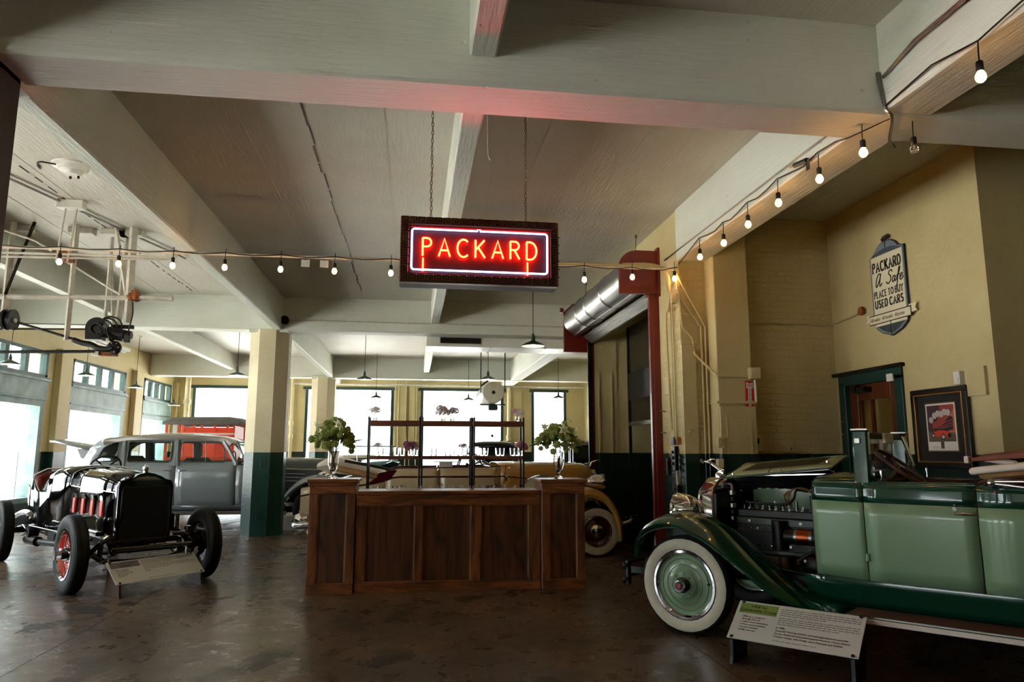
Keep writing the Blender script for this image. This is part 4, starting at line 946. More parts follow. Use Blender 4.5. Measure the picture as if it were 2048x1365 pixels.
def lily_mesh(s=.07):
    mb = MB()
    for k in range(6): petal(mb, s*(1 if k % 2 else 1.1), s*(.2 if k % 2 else .27), s*.4, Matrix.Rotation(k*PI/3, 4, 'Z') @ Matrix.Rotation(.55, 4, 'X'))
    for k in range(5): mb.cyl((0, 0, 0), (.2*s*math.cos(k*1.25), .2*s*math.sin(k*1.25), s*.75), .0015, n=4)
    o = mb.build('lily', M['lily'], smooth=60); me = o.data; bpy.data.objects.remove(o); return me
LILY = lily_mesh(); 
def leaf_mesh(L=.11, w=.02):
    mb = MB(); petal(mb, L, w, .025, Matrix.Identity(4)); o = mb.build('leaf', M['leaf'], smooth=60); me = o.data; bpy.data.objects.remove(o); return me
LEAF = leaf_mesh()
M['vglass'] = mat('cut_glass_vase', (1, 1, 1, 1), .02, trans=1.0, ior=1.42)
def vase(x, y, z, label, s=1.0):
    prof = [(.001, 0), (.055, 0), (.057, .012), (.022, .03), (.02, .05), (.04, .09), (.058, .15), (.062, .2), (.056, .26), (.066, .3), (.063, .3), (.052, .262), (.056, .2), (.052, .15), (.034, .095), (.001, .075)]
    mb = MB(); n = 16; rings = []
    for k in range(n):
        aa = 2*PI*k/n; q = 1+.05*(k % 2); rings.append([(r*s*q*math.cos(aa), r*s*q*math.sin(aa), h*s) for r, h in prof])
    mb.loft(rings+[rings[0]], False, False)
    o = mb.build('glass_vase', M['vglass'], smooth=30); o.location = (x, y, z); return tag(o, label, 'vase')
def bouquet(x, y, z, seed, label, lilies, wide=.25, tall=.33):
    rn = random.Random(seed); t = thing('flower_bouquet', label, 'flowers', (x, y, z))
    top = []
    for i in range(64):
        a = i*2.39996; f = (i+.5)/64; rr = wide*math.sqrt(f)*rn.uniform(.8, 1.05); h = .40+tall*.62*(1-f)**.7*rn.uniform(.75, 1.25)-.12*f*rn.uniform(0, 1)
        p = Vector((rr*math.cos(a), rr*.72*math.sin(a), h))
        o = mobj('bloom', BL[i % 3 == 0], t, p); s = rn.uniform(.85, 1.35); o.scale = (s, s, s*.95); o.rotation_euler = (rn.uniform(0, 3), rn.uniform(0, 3), rn.uniform(0, 3)); top.append(p)
    for i in range(30):
        a = rn.uniform(0, 6.28); rr = wide*rn.uniform(.35, .98); p = Vector((rr*math.cos(a), rr*.75*math.sin(a), .34+tall*rn.uniform(.0, .75)*(1.15-rr/wide)))
        o = mobj('leaf', LEAF, t, p); o.rotation_euler = (rn.uniform(-.2, .9), rn.uniform(-.3, .3), a-PI/2+rn.uniform(-.5, .5)); s = rn.uniform(.7, 1.2); o.scale = (s, s, s)
    for (lx, ly, lz, rx, ry, s) in lilies:
        o = mobj('lily', LILY, t, (lx, ly, lz)); o.rotation_euler = (rx, ry, rn.uniform(0, 1)); o.scale = (s, s, s)
    for i in range(14):
        a = i*.9; p = top[i*3 % len(top)]
        MB().tube(spline([(.03*math.cos(a+2), .03*math.sin(a+2), .09), (.02*math.cos(a), .02*math.sin(a), .26), tuple(p*.96)], 4), .0032, 5).build('stem', M['stem'], t, 60)
    return t
VZ = 1.2
vase(-.87, 8.3, VZ, 'cut glass footed vase on the pedestal nearer the column')
bouquet(-.87, 8.3, VZ, 4, 'green viburnum bouquet with one open lily on the column-side pedestal', [(.02, -.16, .56, 1.1, .1, 1.25), (-.17, -.06, .58, 1.0, -.9, .8), (.0, -.04, .62, .4, -.3, .8), (-.15, -.1, .5, 1.2, -.6, .8)])
vase(1.68, 8.28, VZ-.01, 'cut glass footed vase on the pedestal nearer the roller door')
bouquet(1.68, 8.28, VZ-.01, 9, 'green viburnum bouquet with lilies at its sides on the roller-door pedestal', [(.0, -.17, .53, 1.15, .0, 1.35), (-.17, -.06, .57, .9, -.8, .9), (.17, -.06, .55, .9, .8, .9), (.1, -.05, .64, .5, .4, .7)], .26)
POSY = {}
def posy_mesh(r, mt, seed):                     # open flower head of single petals
    rn = random.Random(seed); mb = MB(); n = 34
    for i in range(n):
        z = 1-1.75*(i+.5)/n; a = i*2.39996; q = math.sqrt(max(0, 1-z*z)); p = Vector((q*math.cos(a), q*math.sin(a), z))
        R = p.to_track_quat('Z', 'Y').to_matrix().to_4x4(); R.translation = p*r*.55
        petal(mb, r*.62, r*.3, r*.18, R @ Matrix.Rotation(rn.uniform(0, 6), 4, 'Z') @ Matrix.Rotation(.5, 4, 'X'), 3)
    mb.nofix = True
    o = mb.build('bloom', mt, smooth=60); me = o.data; bpy.data.objects.remove(o); return me
def posy(x, y, z, kinds, label, n=7, s=.04, jar=.055):
    t = thing('flower_posy', label, 'flowers', (x, y, z))
    rn = random.Random(int(abs(x*100))+n)
    for i in range(n):
        k = kinds[i % len(kinds)]
        if k not in POSY: POSY[k] = posy_mesh(.034, M[k], 5)
        a = i*2.4; rr = s*math.sqrt(i/n)*1.3; o = mobj('bloom', POSY[k], t, (rr*math.cos(a), rr*math.sin(a)*.8, jar+.035+s*1.2*rn.uniform(.2, 1.1))); q = rn.uniform(.75, 1.1)*s/.04; o.scale = (q, q, q)
    for i in range(4): MB().cyl((.012*math.cos(i*1.6), .012*math.sin(i*1.6), .012), (.02*math.cos(i*1.6), .02*math.sin(i*1.6), jar+.05), .002, n=5).build('stem', M['stem'], t)
    return t
_j = MB().lathe([(.001, 0), (.03, 0), (.032, .01), (.026, .065), (.024, .065), (.028, .012), (.001, .012)], 12).build('bud_vase', M['glassware'], smooth=40); JAR = _j.data; bpy.data.objects.remove(_j)
def jar(x, y, z, label):
    o = bpy.data.objects.new('bud_vase', JAR); COL.objects.link(o); o.location = (x, y, z); tag(o, label, 'vase')
ZT, ZM = 1.8805, 1.4405
for (x, z, kinds, lab, n, s) in ((-.48, ZT, ['whitep'], 'white posy on the top rack shelf nearest the column', 5, .045), (.385, ZT, ['lilac', 'whitep'], 'tall pale lilac posy on the middle of the top rack shelf', 10, .055), (.5, ZT, ['lilac', 'purplep', 'lilac'], 'second lilac posy beside the tall one on the top rack shelf', 6, .045), (1.345, ZT, ['whitep', 'pinkp', 'whitep'], 'white and pink posy at the roller-door end of the top rack shelf', 6, .045),
        (-.03, ZM, ['purplep', 'purplep', 'pinkp'], 'purple posy on the lower rack shelf beside the first inner post', 9, .055), (1.39, ZM, ['purplep', 'pinkp', 'purplep'], 'purple and pink posy at the end of the lower rack shelf', 9, .055), (-.44, ZM, ['whitep', 'pinkp'], 'cream posy at the column end of the lower rack shelf', 4, .04), (.65, ZM, ['pinkp', 'whitep'], 'small pink posy on the lower rack shelf before the second inner post', 5, .035)):
    posy(x, RY+.12, z, kinds, lab, n, s); jar(x, RY+.12, z, 'small bud vase holding the '+' '.join(lab.split()[:9]))

# ------------------------------------------------------------------ information stands
M['panel'] = mat('white_laminated_panel', lin(206, 206, 198), .35); M['greenhdr'] = mat('olive_green_heading_print', lin(122, 146, 70), .5); M['greyhdr'] = mat('mauve_grey_heading_print', lin(128, 116, 122), .5); M['greek'] = mat('grey_small_print', lin(120, 120, 116), .6); M['darkprint'] = mat('dark_small_print', lin(60, 60, 60), .6)
M['standwood'] = mat_wood('dark_stand_wood', lin(40, 24, 14), lin(86, 52, 28), 'z', 1, .45)
def stand(BL_, BR_, TL_, label, hdr, lines, bullets, bold, legm, seed):
    BLv, BRv, TLv = Vector(BL_), Vector(BR_), Vector(TL_)
    xd = (BRv-BLv); W = xd.length; xd.normalize(); ud = (TLv-BLv); ud -= xd*ud.dot(xd); Hh = ud.length; ud.normalize(); nd = xd.cross(ud)
    t = thing('information_stand', label, 'sign', (BLv.x, BLv.y, 0))
    R = Matrix((xd, ud, nd)).transposed().to_4x4(); R.translation = Vector((0, 0, BLv.z))     # local: x right, y up the panel, z out of it
    MB().box((W/2, Hh/2, -.004), (W, Hh, .008), .002, m=R).build('panel', M['panel'], t)
    kk = Hh/.36
    MB().box((W*.18, Hh-.065*kk, .0003), (W*.31, .095*kk, .001), m=R).build('heading_print', M[hdr], t)
    mb = MB()
    for k, s in enumerate(lines): font_add(mb, s, .034, R @ Matrix.Translation((W*.18, Hh-(.056+.038*k)*kk, .0012)), 'CENTER')
    mb.build('heading_lettering', M['ink'], t)
    rn = random.Random(seed); gm = MB()
    def para(x0, x1, y0, n, dy, hgt, mb):
        for i in range(n):
            x = x0; end = x1 if i < n-1 else x0+(x1-x0)*rn.uniform(.3, .8)
            while x < end:
                w = min(rn.uniform(.012, .045), end-x); mb.box((x+w/2, y0-dy*i, .0004), (w, hgt, .0008), m=R); x += w+.006
    para(W*.36, W*.97, Hh-.035*kk, 4, .019*kk, .006, gm); para(W*.36, W*.97, Hh-.118*kk, 4, .019*kk, .006, gm); para(W*.36, W*.9, Hh-.325*kk, 1, .02, .005, gm)
    o = gm.build('small_print', M['greek'], t); o['kind'] = 'stuff'
    bm_ = MB()
    for i, s in enumerate(bold): font_add(bm_, s, .0195*kk, R @ Matrix.Translation((W*.36, Hh-(.215+.026*i)*kk, .0012)), 'LEFT')
    b2_ = MB()
    for i, s in enumerate(bullets): font_add(b2_, s, .017*kk, R @ Matrix.Translation((W*.06, Hh-(.15+.025*i)*kk, .0012)), 'LEFT')
    bm_.build('print_lettering', M['darkprint'], t); b2_.build('bullet_lettering', M['darkprint'], t)
    for f in (.04, .96):                       # legs: thin boards curving to the floor
        base = xd*(W*f)
        f2 = Vector((nd.x, nd.y, 0)).normalized()
        pts = [base+ud*(Hh*.98)+Vector((0, 0, BLv.z-.012)), base+ud*.0+Vector((0, 0, BLv.z-.012)), base-f2*-.0+Vector((0, 0, 0)), base-f2*.26+Vector((0, 0, 0))]
        b_ = [pts[2]-f2*.26, pts[2]+f2*.02, pts[2]+f2*.005+Vector((0, 0, .05)), pts[1], pts[0]]
        mbx = MB(); mbx.loft([[p-xd*.012 for p in b_], [p+xd*.012 for p in b_]]); mbx.build('leg', legm, t)
        MB().box((W*f, .012, .006), (.02, .02, .01), .002, m=R).build('clip', M['black'], t); MB().box((W*f, Hh-.012, .006), (.02, .02, .01), .002, m=R).build('clip', M['black'], t)
    return t
stand((2.277, 5.19, .175), (2.885, 4.545, .175), (2.49, 5.385, .385), 'white information panel headed 1928 Six Convertible Coupe before the green coupe', 'greenhdr', ['1928 Six', 'Convertible Coupe'], ['• 288.6 cu. in. straight six', '• 82 hp @ 3200 rpm', '• 3 speed manual transmission', '• 4 wheel mechanical brakes', '• 126 inch wheelbase', '• $2,425 when new'],
      ['In 1928...', 'Alexander Fleming, Scottish microbiologist discovers penicillin', 'Double Bubble-the first bubble gum-invented by Walter Diemer', 'Chrysler merges with Dodge, starts Plymouth and DeSoto'], M['black'], 3)
stand((-2.97, 8.11, .14), (-2.32, 8.9, .14), (-3.15, 8.26, .34), 'white information panel headed 1928 Boat Tailed Speedster before the black speedster', 'greyhdr', ['1928 Boat Tailed', 'Speedster'], ['385 cu. in. straight eight', '109 hp @ 3200 rpm', '4 speed manual transmission', 'Mechanical brakes', 'One of few', ''],
      ['In 1928...', '', '', ''], M['standwood'], 5)

# ================================================================== CAR HELPERS
M['whitewall'] = mat('cream_whitewall_rubber', lin(216, 208, 184), .5, var=.12, scale=12)
M['dkgreen'] = mat('dark_green_lacquer', lin(4, 62, 44), .12, coat=1.0); M['sage'] = mat('sage_green_lacquer', lin(126, 158, 122), .28, coat=.5, var=.05, scale=3)
M['olive'] = mat('sage_hood_panel_paint', lin(166, 174, 134), .55); M['brownrub'] = mat('brown_rubber_mat', lin(104, 70, 58), .6, var=.2, scale=10); M['tan'] = mat('tan_canvas', lin(176, 138, 92), .8, var=.25, scale=12, bump=.3, bscale=60)
M['bowwood'] = mat_wood('varnished_top_bow', lin(96, 38, 18), lin(138, 62, 30), 'x', 1, .5); M['leather'] = mat('brown_leather', lin(74, 36, 24), .45, var=.3); M['piping'] = mat('cream_piping', lin(224, 214, 200), .5)
M['stripe'] = mat('red_pinstripe', lin(120, 40, 30), .4); M['jewel'] = mat('red_enamel_emblem', lin(190, 20, 24), .2, coat=1.0); M['engine'] = mat('dark_grey_green_engine_enamel', lin(58, 70, 62), .35, coat=.3, var=.3, scale=8)
M['copper'] = mat('copper_band', lin(168, 84, 48), .3, 1.0); M['carglass'] = mat_glass('car_window_glass', (.9, .95, .92, 1)); M['exhaust'] = mat('brown_burnt_metal', lin(110, 84, 66), .45, .7, var=.4)
M['red_car'] = mat('bright_red_lacquer', lin(206, 26, 16), .25, coat=.6)
def hood_prof(x, hw, zb, zs, zt, n=12, p=.75):
    P = [(x, hw, zb), (x, hw, zs)]
    for i in range(1, n):
        a = PI*i/n; c = math.cos(a); P.append((x, hw*math.copysign(abs(c)**p, c), zs+(zt-zs)*math.sin(a)**p))
    return P+[(x, -hw, zs), (x, -hw, zb)]
def fender(path, yin, yout, crown, lip=.05, n=9, k=5, out=1):         # wing swept along (x, z); yin/yout numbers or tables over x
    P = spline([(a, 0, b) for a, b in path], k); rows = []; L = len(P)
    for i, p in enumerate(P):
        t = (P[min(i+1, L-1)]-P[max(i-1, 0)]).normalized(); nn = Vector((t.z, 0, -t.x))
        if nn.dot(Vector((0, 0, 1))) < 0 and abs(nn.z) > .25: nn = -nn
        a = lerp(yin, p.x) if isinstance(yin, list) else yin; b = lerp(yout, p.x) if isinstance(yout, list) else yout
        cr = lerp(crown, p.x) if isinstance(crown, list) else crown
        row = []
        for j in range(n):
            s = j/(n-1); y = a+(b-a)*s; d = -cr*(max(0, s-.35)/.65)**2.2-cr*.25*(max(0, .35-s)/.35)**2
            row.append(p+nn*d+Vector((0, y, 0)))
        row.append(p+nn*(-cr-lip)+Vector((0, b-.012*(1 if b > a else -1), 0))); rows.append(row)
    mb = MB(); mb.grid([[tuple(q) for q in r] for r in rows]); return mb
def orient_fender(P): return P
def wheel(parent, x, y, side, r, w, style):         # side +1: outer face towards +y
    hw = w/2; rim = {'coupe': .66, 'speed': .62, 'cream': .58, 'sedan': .56, 'far': .6}[style]*r
    prof = [(rim, -hw*.75), (rim*1.06, -hw*.92), (r*.86, -hw*1.05), (r*.96, -hw*.9)]
    tr = [(r*.99, -hw*.72)]
    ng = 5 if style in ('coupe', 'speed') else 3
    for i in range(ng):
        a = -hw*.66+i*(hw*1.32/ng); b = a+hw*1.32/ng
        tr += [(r, a+.004), (r, b-.005), (r*.985, b-.003), (r*.985, b+.002)]
    prof += tr+[(r*.99, hw*.72), (r*.96, hw*.9), (r*.86, hw*1.05), (rim*1.06, hw*.92), (rim, hw*.75)]
    t = MB().lathe([(a, side*b) for a, b in prof], 40, 'y').build('wheel', M['rubber'], parent, 35); t.location = (x, y, r)
    def L(name, pf, mt, n=32, sm=35): return MB().lathe([(a, side*b) for a, b in pf], n, 'y').build(name, mt, t, sm)
    if style in ('coupe', 'cream'):
        wi = rim*1.03; wo = r*.93
        L('whitewall', [(wi, hw*.86), (wi*1.1, hw*1.0), ((wi+wo)/2, hw*1.13), (wo*.96, hw*1.07), (wo, hw*.98)], M['whitewall'])
    rimm = M['chrome']
    L('rim', [(rim*1.06, hw*.8), (rim*1.05, hw*1.0), (rim*.98, hw*1.02), (rim*.93, hw*.8), (rim*.93, -hw*.6)], rimm if style != 'sedan' else M['dsteel'])
    if style == 'coupe':
        L('disc', [(rim*.95, hw*.55), (rim*.8, hw*.45), (rim*.6, hw*.62), (rim*.45, hw*.75), (rim*.4, hw*.95), (rim*.22, hw*.98), (.001, hw*.98)], M['sage'])
        for q, d in ((.79, .47), (.6, .64)):
            MB().tube([(rim*q*math.cos(2*PI*k/40), side*hw*(d+.02), rim*q*math.sin(2*PI*k/40)) for k in range(40)], .0022, 5, closed=True).build('pinstripe', M['stripe'], t, 60)
        L('hub', [(.001, hw*.98), (.062, hw*.98), (.062, hw*1.5), (.052, hw*1.62), (.001, hw*1.62)], M['gloss'])
        c = L('hub_cap', [(.001, hw*1.6), (.042, hw*1.6), (.042, hw*2.15), (.046, hw*2.2), (.046, hw*2.32), (.001, hw*2.34)], M['chrome'])
        L('cap_ring', [(.001, hw*2.335), (.036, hw*2.335), (.036, hw*2.36), (.001, hw*2.36)], M['gloss'])
        MB().lathe([(.001, side*hw*2.36), (.02, side*hw*2.36), (.02, side*hw*2.4), (.001, side*hw*2.42)], 6, 'y').build('emblem', M['jewel'], t)
        for k in range(8):
            a = k*PI/4; MB().lathe([(.001, side*.022), (.008, side*.018), (.0095, 0)], 8, 'y', (rim*.33*math.cos(a), side*hw*.98, rim*.33*math.sin(a))).build('lug_nut', M['chrome'], t, 40)
        MB().cyl((-rim*.8, side*hw*.45, .02), (-rim*.8, side*hw*.8, .02), .009, n=8).build('valve', M['black'], t)
    elif style == 'speed':
        L('disc', [(rim*.95, -hw*.1), (rim*.8, -hw*.05), (rim*.4, hw*.25), (.001, hw*.25)], M['red_car'])
        MB().tube([(rim*.8*math.cos(2*PI*k/32), side*hw*.02, rim*.8*math.sin(2*PI*k/32)) for k in range(32)], .003, 5, closed=True).build('pinstripe', M['piping'], t, 60)
        L('hub', [(.07, hw*.25), (.06, hw*.9), (.05, hw*1.3), (.001, hw*1.3)], M['gloss'])
        L('hub_cap', [(.042, hw*1.3), (.042, hw*1.9), (.05, hw*1.95), (.05, hw*2.15), (.001, hw*2.2)], M['alu'])
        for k in range(6):
            a = k*PI/3+.3; MB().lathe([(.001, side*.03), (.009, side*.026), (.011, 0)], 8, 'y', (rim*.36*math.cos(a), side*hw*.26, rim*.36*math.sin(a))).build('lug_nut', M['chrome'], t, 40)
        # brake drum on the inner face
        L('brake_drum', [(rim*.93, -hw*.5), (rim*.6, -hw*.7), (rim*.58, -hw*1.3), (.001, -hw*1.3)], M['gloss'])
    elif style == 'cream':
        L('disc', [(rim*.95, hw*.55), (rim*.75, hw*.3), (rim*.5, hw*.5), (.001, hw*.55)], M['maroon'])
        L('hub_cap', [(rim*.5, hw*.5), (rim*.47, hw*.95), (rim*.3, hw*1.25), (.001, hw*1.35)], M['chrome'])
    else:
        L('disc', [(rim*.95, hw*.6), (rim*.7, hw*.75), (.001, hw*.8)], M['brownwheel'] if style == 'sedan' else M['dsteel'])
        L('hub_cap', [(.07, hw*.75), (.06, hw*1.1), (.001, hw*1.2)], M['chrome'])
    return t
M['maroon'] = mat('dark_maroon_lacquer', lin(70, 10, 16), .2, coat=.8); M['brownwheel'] = mat('brown_wheel_paint', lin(96, 66, 50), .35, coat=.3)

# ================================================================== 1928 GREEN COUPE
gc = thing('convertible_coupe', 'two-tone green convertible coupe with its hood open and whitewall wheel', 'car', (2.84, 6.49, 0), math.radians(132))
wheel(gc, 0, .71, 1, .40, .13, 'coupe'); wheel(gc, 0, -.71, -1, .40, .13, 'coupe'); wheel(gc, -3.2, .71, 1, .40, .13, 'coupe'); wheel(gc, -3.2, -.71, -1, .40, .13, 'coupe')
FP = [(.45, .60), (.445, .72), (.38, .85), (.25, .94), (.06, .985), (-.12, .965), (-.3, .885), (-.47, .765), (-.65, .625), (-.83, .5), (-1.02, .415), (-1.25, .375)]
for s in (1, -1):
    fender(FP, [(-1.25, s*.52), (-.5, s*.42), (.45, s*.50)], s*.88, [(-1.25, .012), (-.8, .07), (-.2, .11), (.45, .05)], .03).build('front_fender', M['dkgreen'], gc, 50, thick=.012)
    MB().tube([(p.x, s*.868, p.z-.0) for p in [q+Vector((0, 0, -.115)) for q in spline([(a, 0, b) for a, b in FP[2:9]], 3)]], .007, 6).build('fender_bead', M['dkgreen'], gc, 60)
    RP = [(-2.6, .36), (-2.72, .55), (-2.85, .78), (-3.05, .93), (-3.25, .96), (-3.5, .9), (-3.68, .72), (-3.78, .5)]
    fender(RP, s*.5, s*.88, .1, .03).build('rear_fender', M['dkgreen'], gc, 50, thick=.012)
    # running board with rubber mat and bright edge
    MB().bx(-2.72, -1.2, s*.52, s*.87, .325, .355, .006).build('running_board', M['dkgreen'], gc)
    MB().bx(-2.7, -1.3, s*.56, s*.855, .356, .364).build('step_mat', M['brownrub'], gc)
    MB().bx(-2.72, -1.3, s*.868, s*.882, .318, .352, .003).build('edge_strip', M['piping'], gc)
    MB().bx(-2.72, -1.3, s*.868, s*.876, .358, .368).build('edge_strip', M['alu'], gc)
    # splash apron
    rows = []
    for x in [-.95-.15*k for k in range(13)]:
        rows.append([(x, s*.54, .36), (x, s*.56, .42), (x, s*.6, .5), (x, s*.64, .575)])
    MB().grid(rows).build('splash_apron', M['dkgreen'], gc, 50, thick=.008)
WT = [(-3.75, .4), (-3.5, .52), (-3.2, .6), (-2.6, .67), (-2.13, .685), (-1.42, .66), (-1.0, .565)]
def gW(x, z): return lerp(WT, x)-.03*max(0, (1.0-z))/.45-(.0 if z < 1.13 else (z-1.13)*.12)
def side_panel(x0, x1, z0, z1, s, n=8, m=6, zb=None):
    rows = []
    for i in range(n+1):
        x = x0+(x1-x0)*i/n; rows.append([(x, s*gW(x, z0+(z1-z0)*j/m), z0+(z1-z0)*j/m) for j in range(m+1)])
    return MB().grid(rows)
for s in (1, -1):
    for nm, x0, x1 in (('cowl_panel', -1.03, -1.414), ('door', -1.421, -2.126), ('rear_quarter', -2.133, -3.7)):
        p = side_panel(x0, x1, .575, 1.13, s).build(nm, M['sage'], gc, 60, thick=-.02*1)
        side_panel(x0, x1, 1.13, 1.27, s, 8, 3).build('belt_band', M['dkgreen'], p, 60, thick=-.02)
        MB().tube([(x0+(x1-x0)*i/8, s*(gW(x0+(x1-x0)*i/8, 1.135)+.004), 1.135) for i in range(9)], .006, 6).build('belt_bead', M['dkgreen'], p, 60)
        MB().tube([(x0+(x1-x0)*i/8, s*(gW(x0+(x1-x0)*i/8, 1.245)+.003), 1.245) for i in range(9)], .006, 6).build('belt_bead', M['dkgreen'], p, 60)
        if nm == 'door':
            MB().tube([(x0+(x1-x0)*i/8, s*(gW(x0+(x1-x0)*i/8, 1.27)-.012), 1.272) for i in range(9)], .014, 8).build('door_sill', M['dkgreen'], p, 60)
            MB().lathe([(.001, -.07), (.009, -.06), (.014, 0), (.009, .06), (.001, .07)], 8, 'x', (-2.06, s*.715, 1.085)).cyl((-2.0, s*.685, 1.085), (-2.0, s*.71, 1.085), .01, n=8).build('handle', M['chrome'], p, 50)
            MB().cyl((-2.0, s*.69, 1.115), (-2.0, s*.715, 1.115), .014, n=10).build('lock', M['chrome'], p, 50)
            MB().bx(-1.6, -1.57, s*(gW(-1.58, 1.19)), s*(gW(-1.58, 1.19)+.004), 1.185, 1.2).build('crest', M['jewel'], p)
            for z in (.74,): MB().cyl((-1.42, s*.665, z-.025), (-1.42, s*.665, z+.025), .014, n=8).build('hinge', M['sage'], p)
    # leather lacing strip at the cowl edge
    MB().tube([(-1.025, s*(gW(-1.03, z)+.004), z) for z in [.6+.04*k for k in range(15)]]+[(-1.03, s*.535, 1.2), (-1.03, s*.5, 1.26)], .011, 6).build('lacing', M['leather'], gc, 60)
# cowl top
rows = []
for i in range(6):
    x = -1.03-.38*i/5; hw = gW(x, 1.26); zt = 1.30+.035*i/5
    rows.append([(x, hw*math.cos(PI*j/12), 1.265+(zt-1.24)*math.sin(PI*j/12)**.8) for j in range(13)])
MB().grid(rows).build('cowl_top', M['dkgreen'], gc, 60, thick=.012)
MB().bx(-1.03, -1.0, -.5, .5, .5, 1.24).build('firewall', M['black'], gc)
# windshield
for s in (1, -1):
    MB().bx(-1.47, -1.36, s*.575, s*.655, 1.24, 1.66, .014).build('windshield_post', M['dkgreen'], gc); MB().bx(-1.475, -1.355, s*.57, s*.66, 1.655, 1.672, .004).build('post_cap', M['alu'], gc)
    MB().bx(-1.42, -1.38, s*.656, s*.67, 1.56, 1.6, .003).build('post_latch', M['alu'], gc)
    MB().tube(spline([(-1.52, s*.56, 1.26), (-1.48, s*.6, 1.3), (-1.42, s*.61, 1.4)], 4), .012, 6).build('post_fillet', M['dkgreen'], gc, 60)
MB().bx(-1.43, -1.39, -.575, .575, 1.60, 1.65, .006).build('windshield_header', M['black'], gc)
MB().bx(-1.41, -1.405, -.575, .575, 1.28, 1.60).build('windshield_pane', M['carglass'], gc)
MB().bx(-1.48, -1.45, -.1, .14, 1.565, 1.645, .006).build('mirror', M['piping'], gc)
MB().bx(-1.45, -1.42, -.575, .575, 1.26, 1.285, .004).build('dash_rail', M['leather'], gc)
MB().tube([(-1.47, -.5, 1.63), (-1.5, -.52, 1.5), (-1.53, -.5, 1.38)], .011, 6).tube([(-1.47, -.42, 1.63), (-1.52, -.48, 1.42), (-1.53, -.5, 1.3)], .011, 6).build('wind_wing_strut', M['chrome'], gc, 60)
# steering wheel
ctr = Vector((-1.60, .3, 1.385)); ax = Vector((-.62, 0, .78)).normalized(); e1 = Vector((0, 1, 0)); e2 = ax.cross(e1)
MB().tube([tuple(ctr+.205*(math.cos(2*PI*k/32)*e1+math.sin(2*PI*k/32)*e2)) for k in range(32)], .014, 8, closed=True).build('steering_wheel', M['leather'], gc, 60)
sp = MB()
for k in range(4): sp.cyl(tuple(ctr-ax*.02), tuple(ctr+.2*(math.cos(k*PI/2+.6)*e1+math.sin(k*PI/2+.6)*e2)), .009, n=6)
sp.cyl(tuple(ctr+ax*.01), tuple(ctr-ax*.45), .022, n=8); sp.build('steering_column', M['leather'], gc, 60)
# interior
MB().bx(-3.0, -1.45, -.62, .62, .55, .62).build('cabin_floor', M['black'], gc)
MB().bx(-2.25, -1.9, -.55, .55, .6, .92, .05).build('seat', M['leather'], gc); MB().bx(-2.5, -2.2, -.56, .56, .8, 1.3, .06).build('seat_back', M['leather'], gc)
MB().bx(-2.1, -1.45, -.645, -.60, .8, 1.27, .01).build('door_trim', M['leather'], gc)
MB().tube([(-1.95+.07*math.cos(k), -.59, 1.24+.022*math.sin(k)) for k in [2*PI*j/12 for j in range(12)]], .005, 5, closed=True).build('door_pull', M['alu'], gc, 60)
MB().cyl((-1.5, .45, 1.27), (-1.5, .45, 1.345), .008, n=8).lathe([(.001, .02), (.012, .012), (.012, -.01), (.001, -.012)], 8, o=(-1.5, .45, 1.345)).build('knob', M['chrome'], gc, 50)
MB().cyl((-1.62, -.55, 1.28), (-1.62, -.55, 1.35), .008, n=8).lathe([(.001, .02), (.012, .012), (.012, -.01), (.001, -.012)], 8, o=(-1.62, -.55, 1.35)).build('knob', M['chrome'], gc, 50)
# rear deck and tail
rows = []
for i in range(8):
    x = -2.6-1.15*i/7; hw = gW(x, 1.2); zt = 1.3-.25*(i/7)**2
    rows.append([(x, hw*math.cos(PI*j/12), 1.26-.12*(i/7)**2+(zt-1.26)*math.sin(PI*j/12)**.8*.6) for j in range(13)])
MB().grid(rows).build('rear_deck', M['dkgreen'], gc, 60, thick=.012)
rows = [[(-3.7-.1*math.sin(PI*i/6), gW(-3.7, 1)*math.cos(PI*j/12), .55+.65*i/6) for j in range(13)] for i in range(7)]
MB().grid(rows).build('tail_panel', M['sage'], gc, 60, thick=.012)
# folded top
tops = []
for i, (x, hw, z0, z1) in enumerate(((-2.13, .5, 1.3, 1.37), (-2.2, .58, 1.27, 1.40), (-2.4, .62, 1.26, 1.44), (-2.75, .64, 1.26, 1.47), (-3.05, .6, 1.26, 1.46), (-3.2, .5, 1.28, 1.4))):
    tops.append([(x, hw*math.cos(2*PI*k/16), (z0+z1)/2+(z1-z0)/2*math.sin(2*PI*k/16)) for k in range(16)])
MB().loft(tops).build('folded_top', M['tan'], gc, 60)
MB().tube(spline([(-2.1, .52, 1.365), (-2.16, .6, 1.375), (-2.4, .64, 1.405), (-2.8, .66, 1.44), (-3.15, .6, 1.45)], 5), .026, 8).build('top_piping', M['piping'], gc, 60)
MB().tube(spline([(-2.14, .6, 1.28), (-2.2, .645, 1.31), (-2.5, .66, 1.345), (-2.9, .66, 1.36)], 5), .01, 6).build('top_seam', M['leather'], gc, 60)
for i, (yy, dz) in enumerate(((.48, 0), (-.1, .02))):
    b = MB(); b.prism([(-2.06, 1.428+dz), (-2.09, 1.46+dz), (-2.5, 1.515+dz), (-3.05, 1.53+dz), (-3.05, 1.49+dz), (-2.5, 1.465+dz)], yy-.04, yy+.04); b.build('top_bow', M['bowwood'], gc, bevel=.006)
MB().bx(-2.085, -2.055, .42, .54, 1.42, 1.47, .006).build('bow_ferrule', M['piping'], gc)
MB().tube([(-2.35, .5, 1.42), (-2.15, .3, 1.45)], .02, 6).build('top_strap', M['piping'], gc)
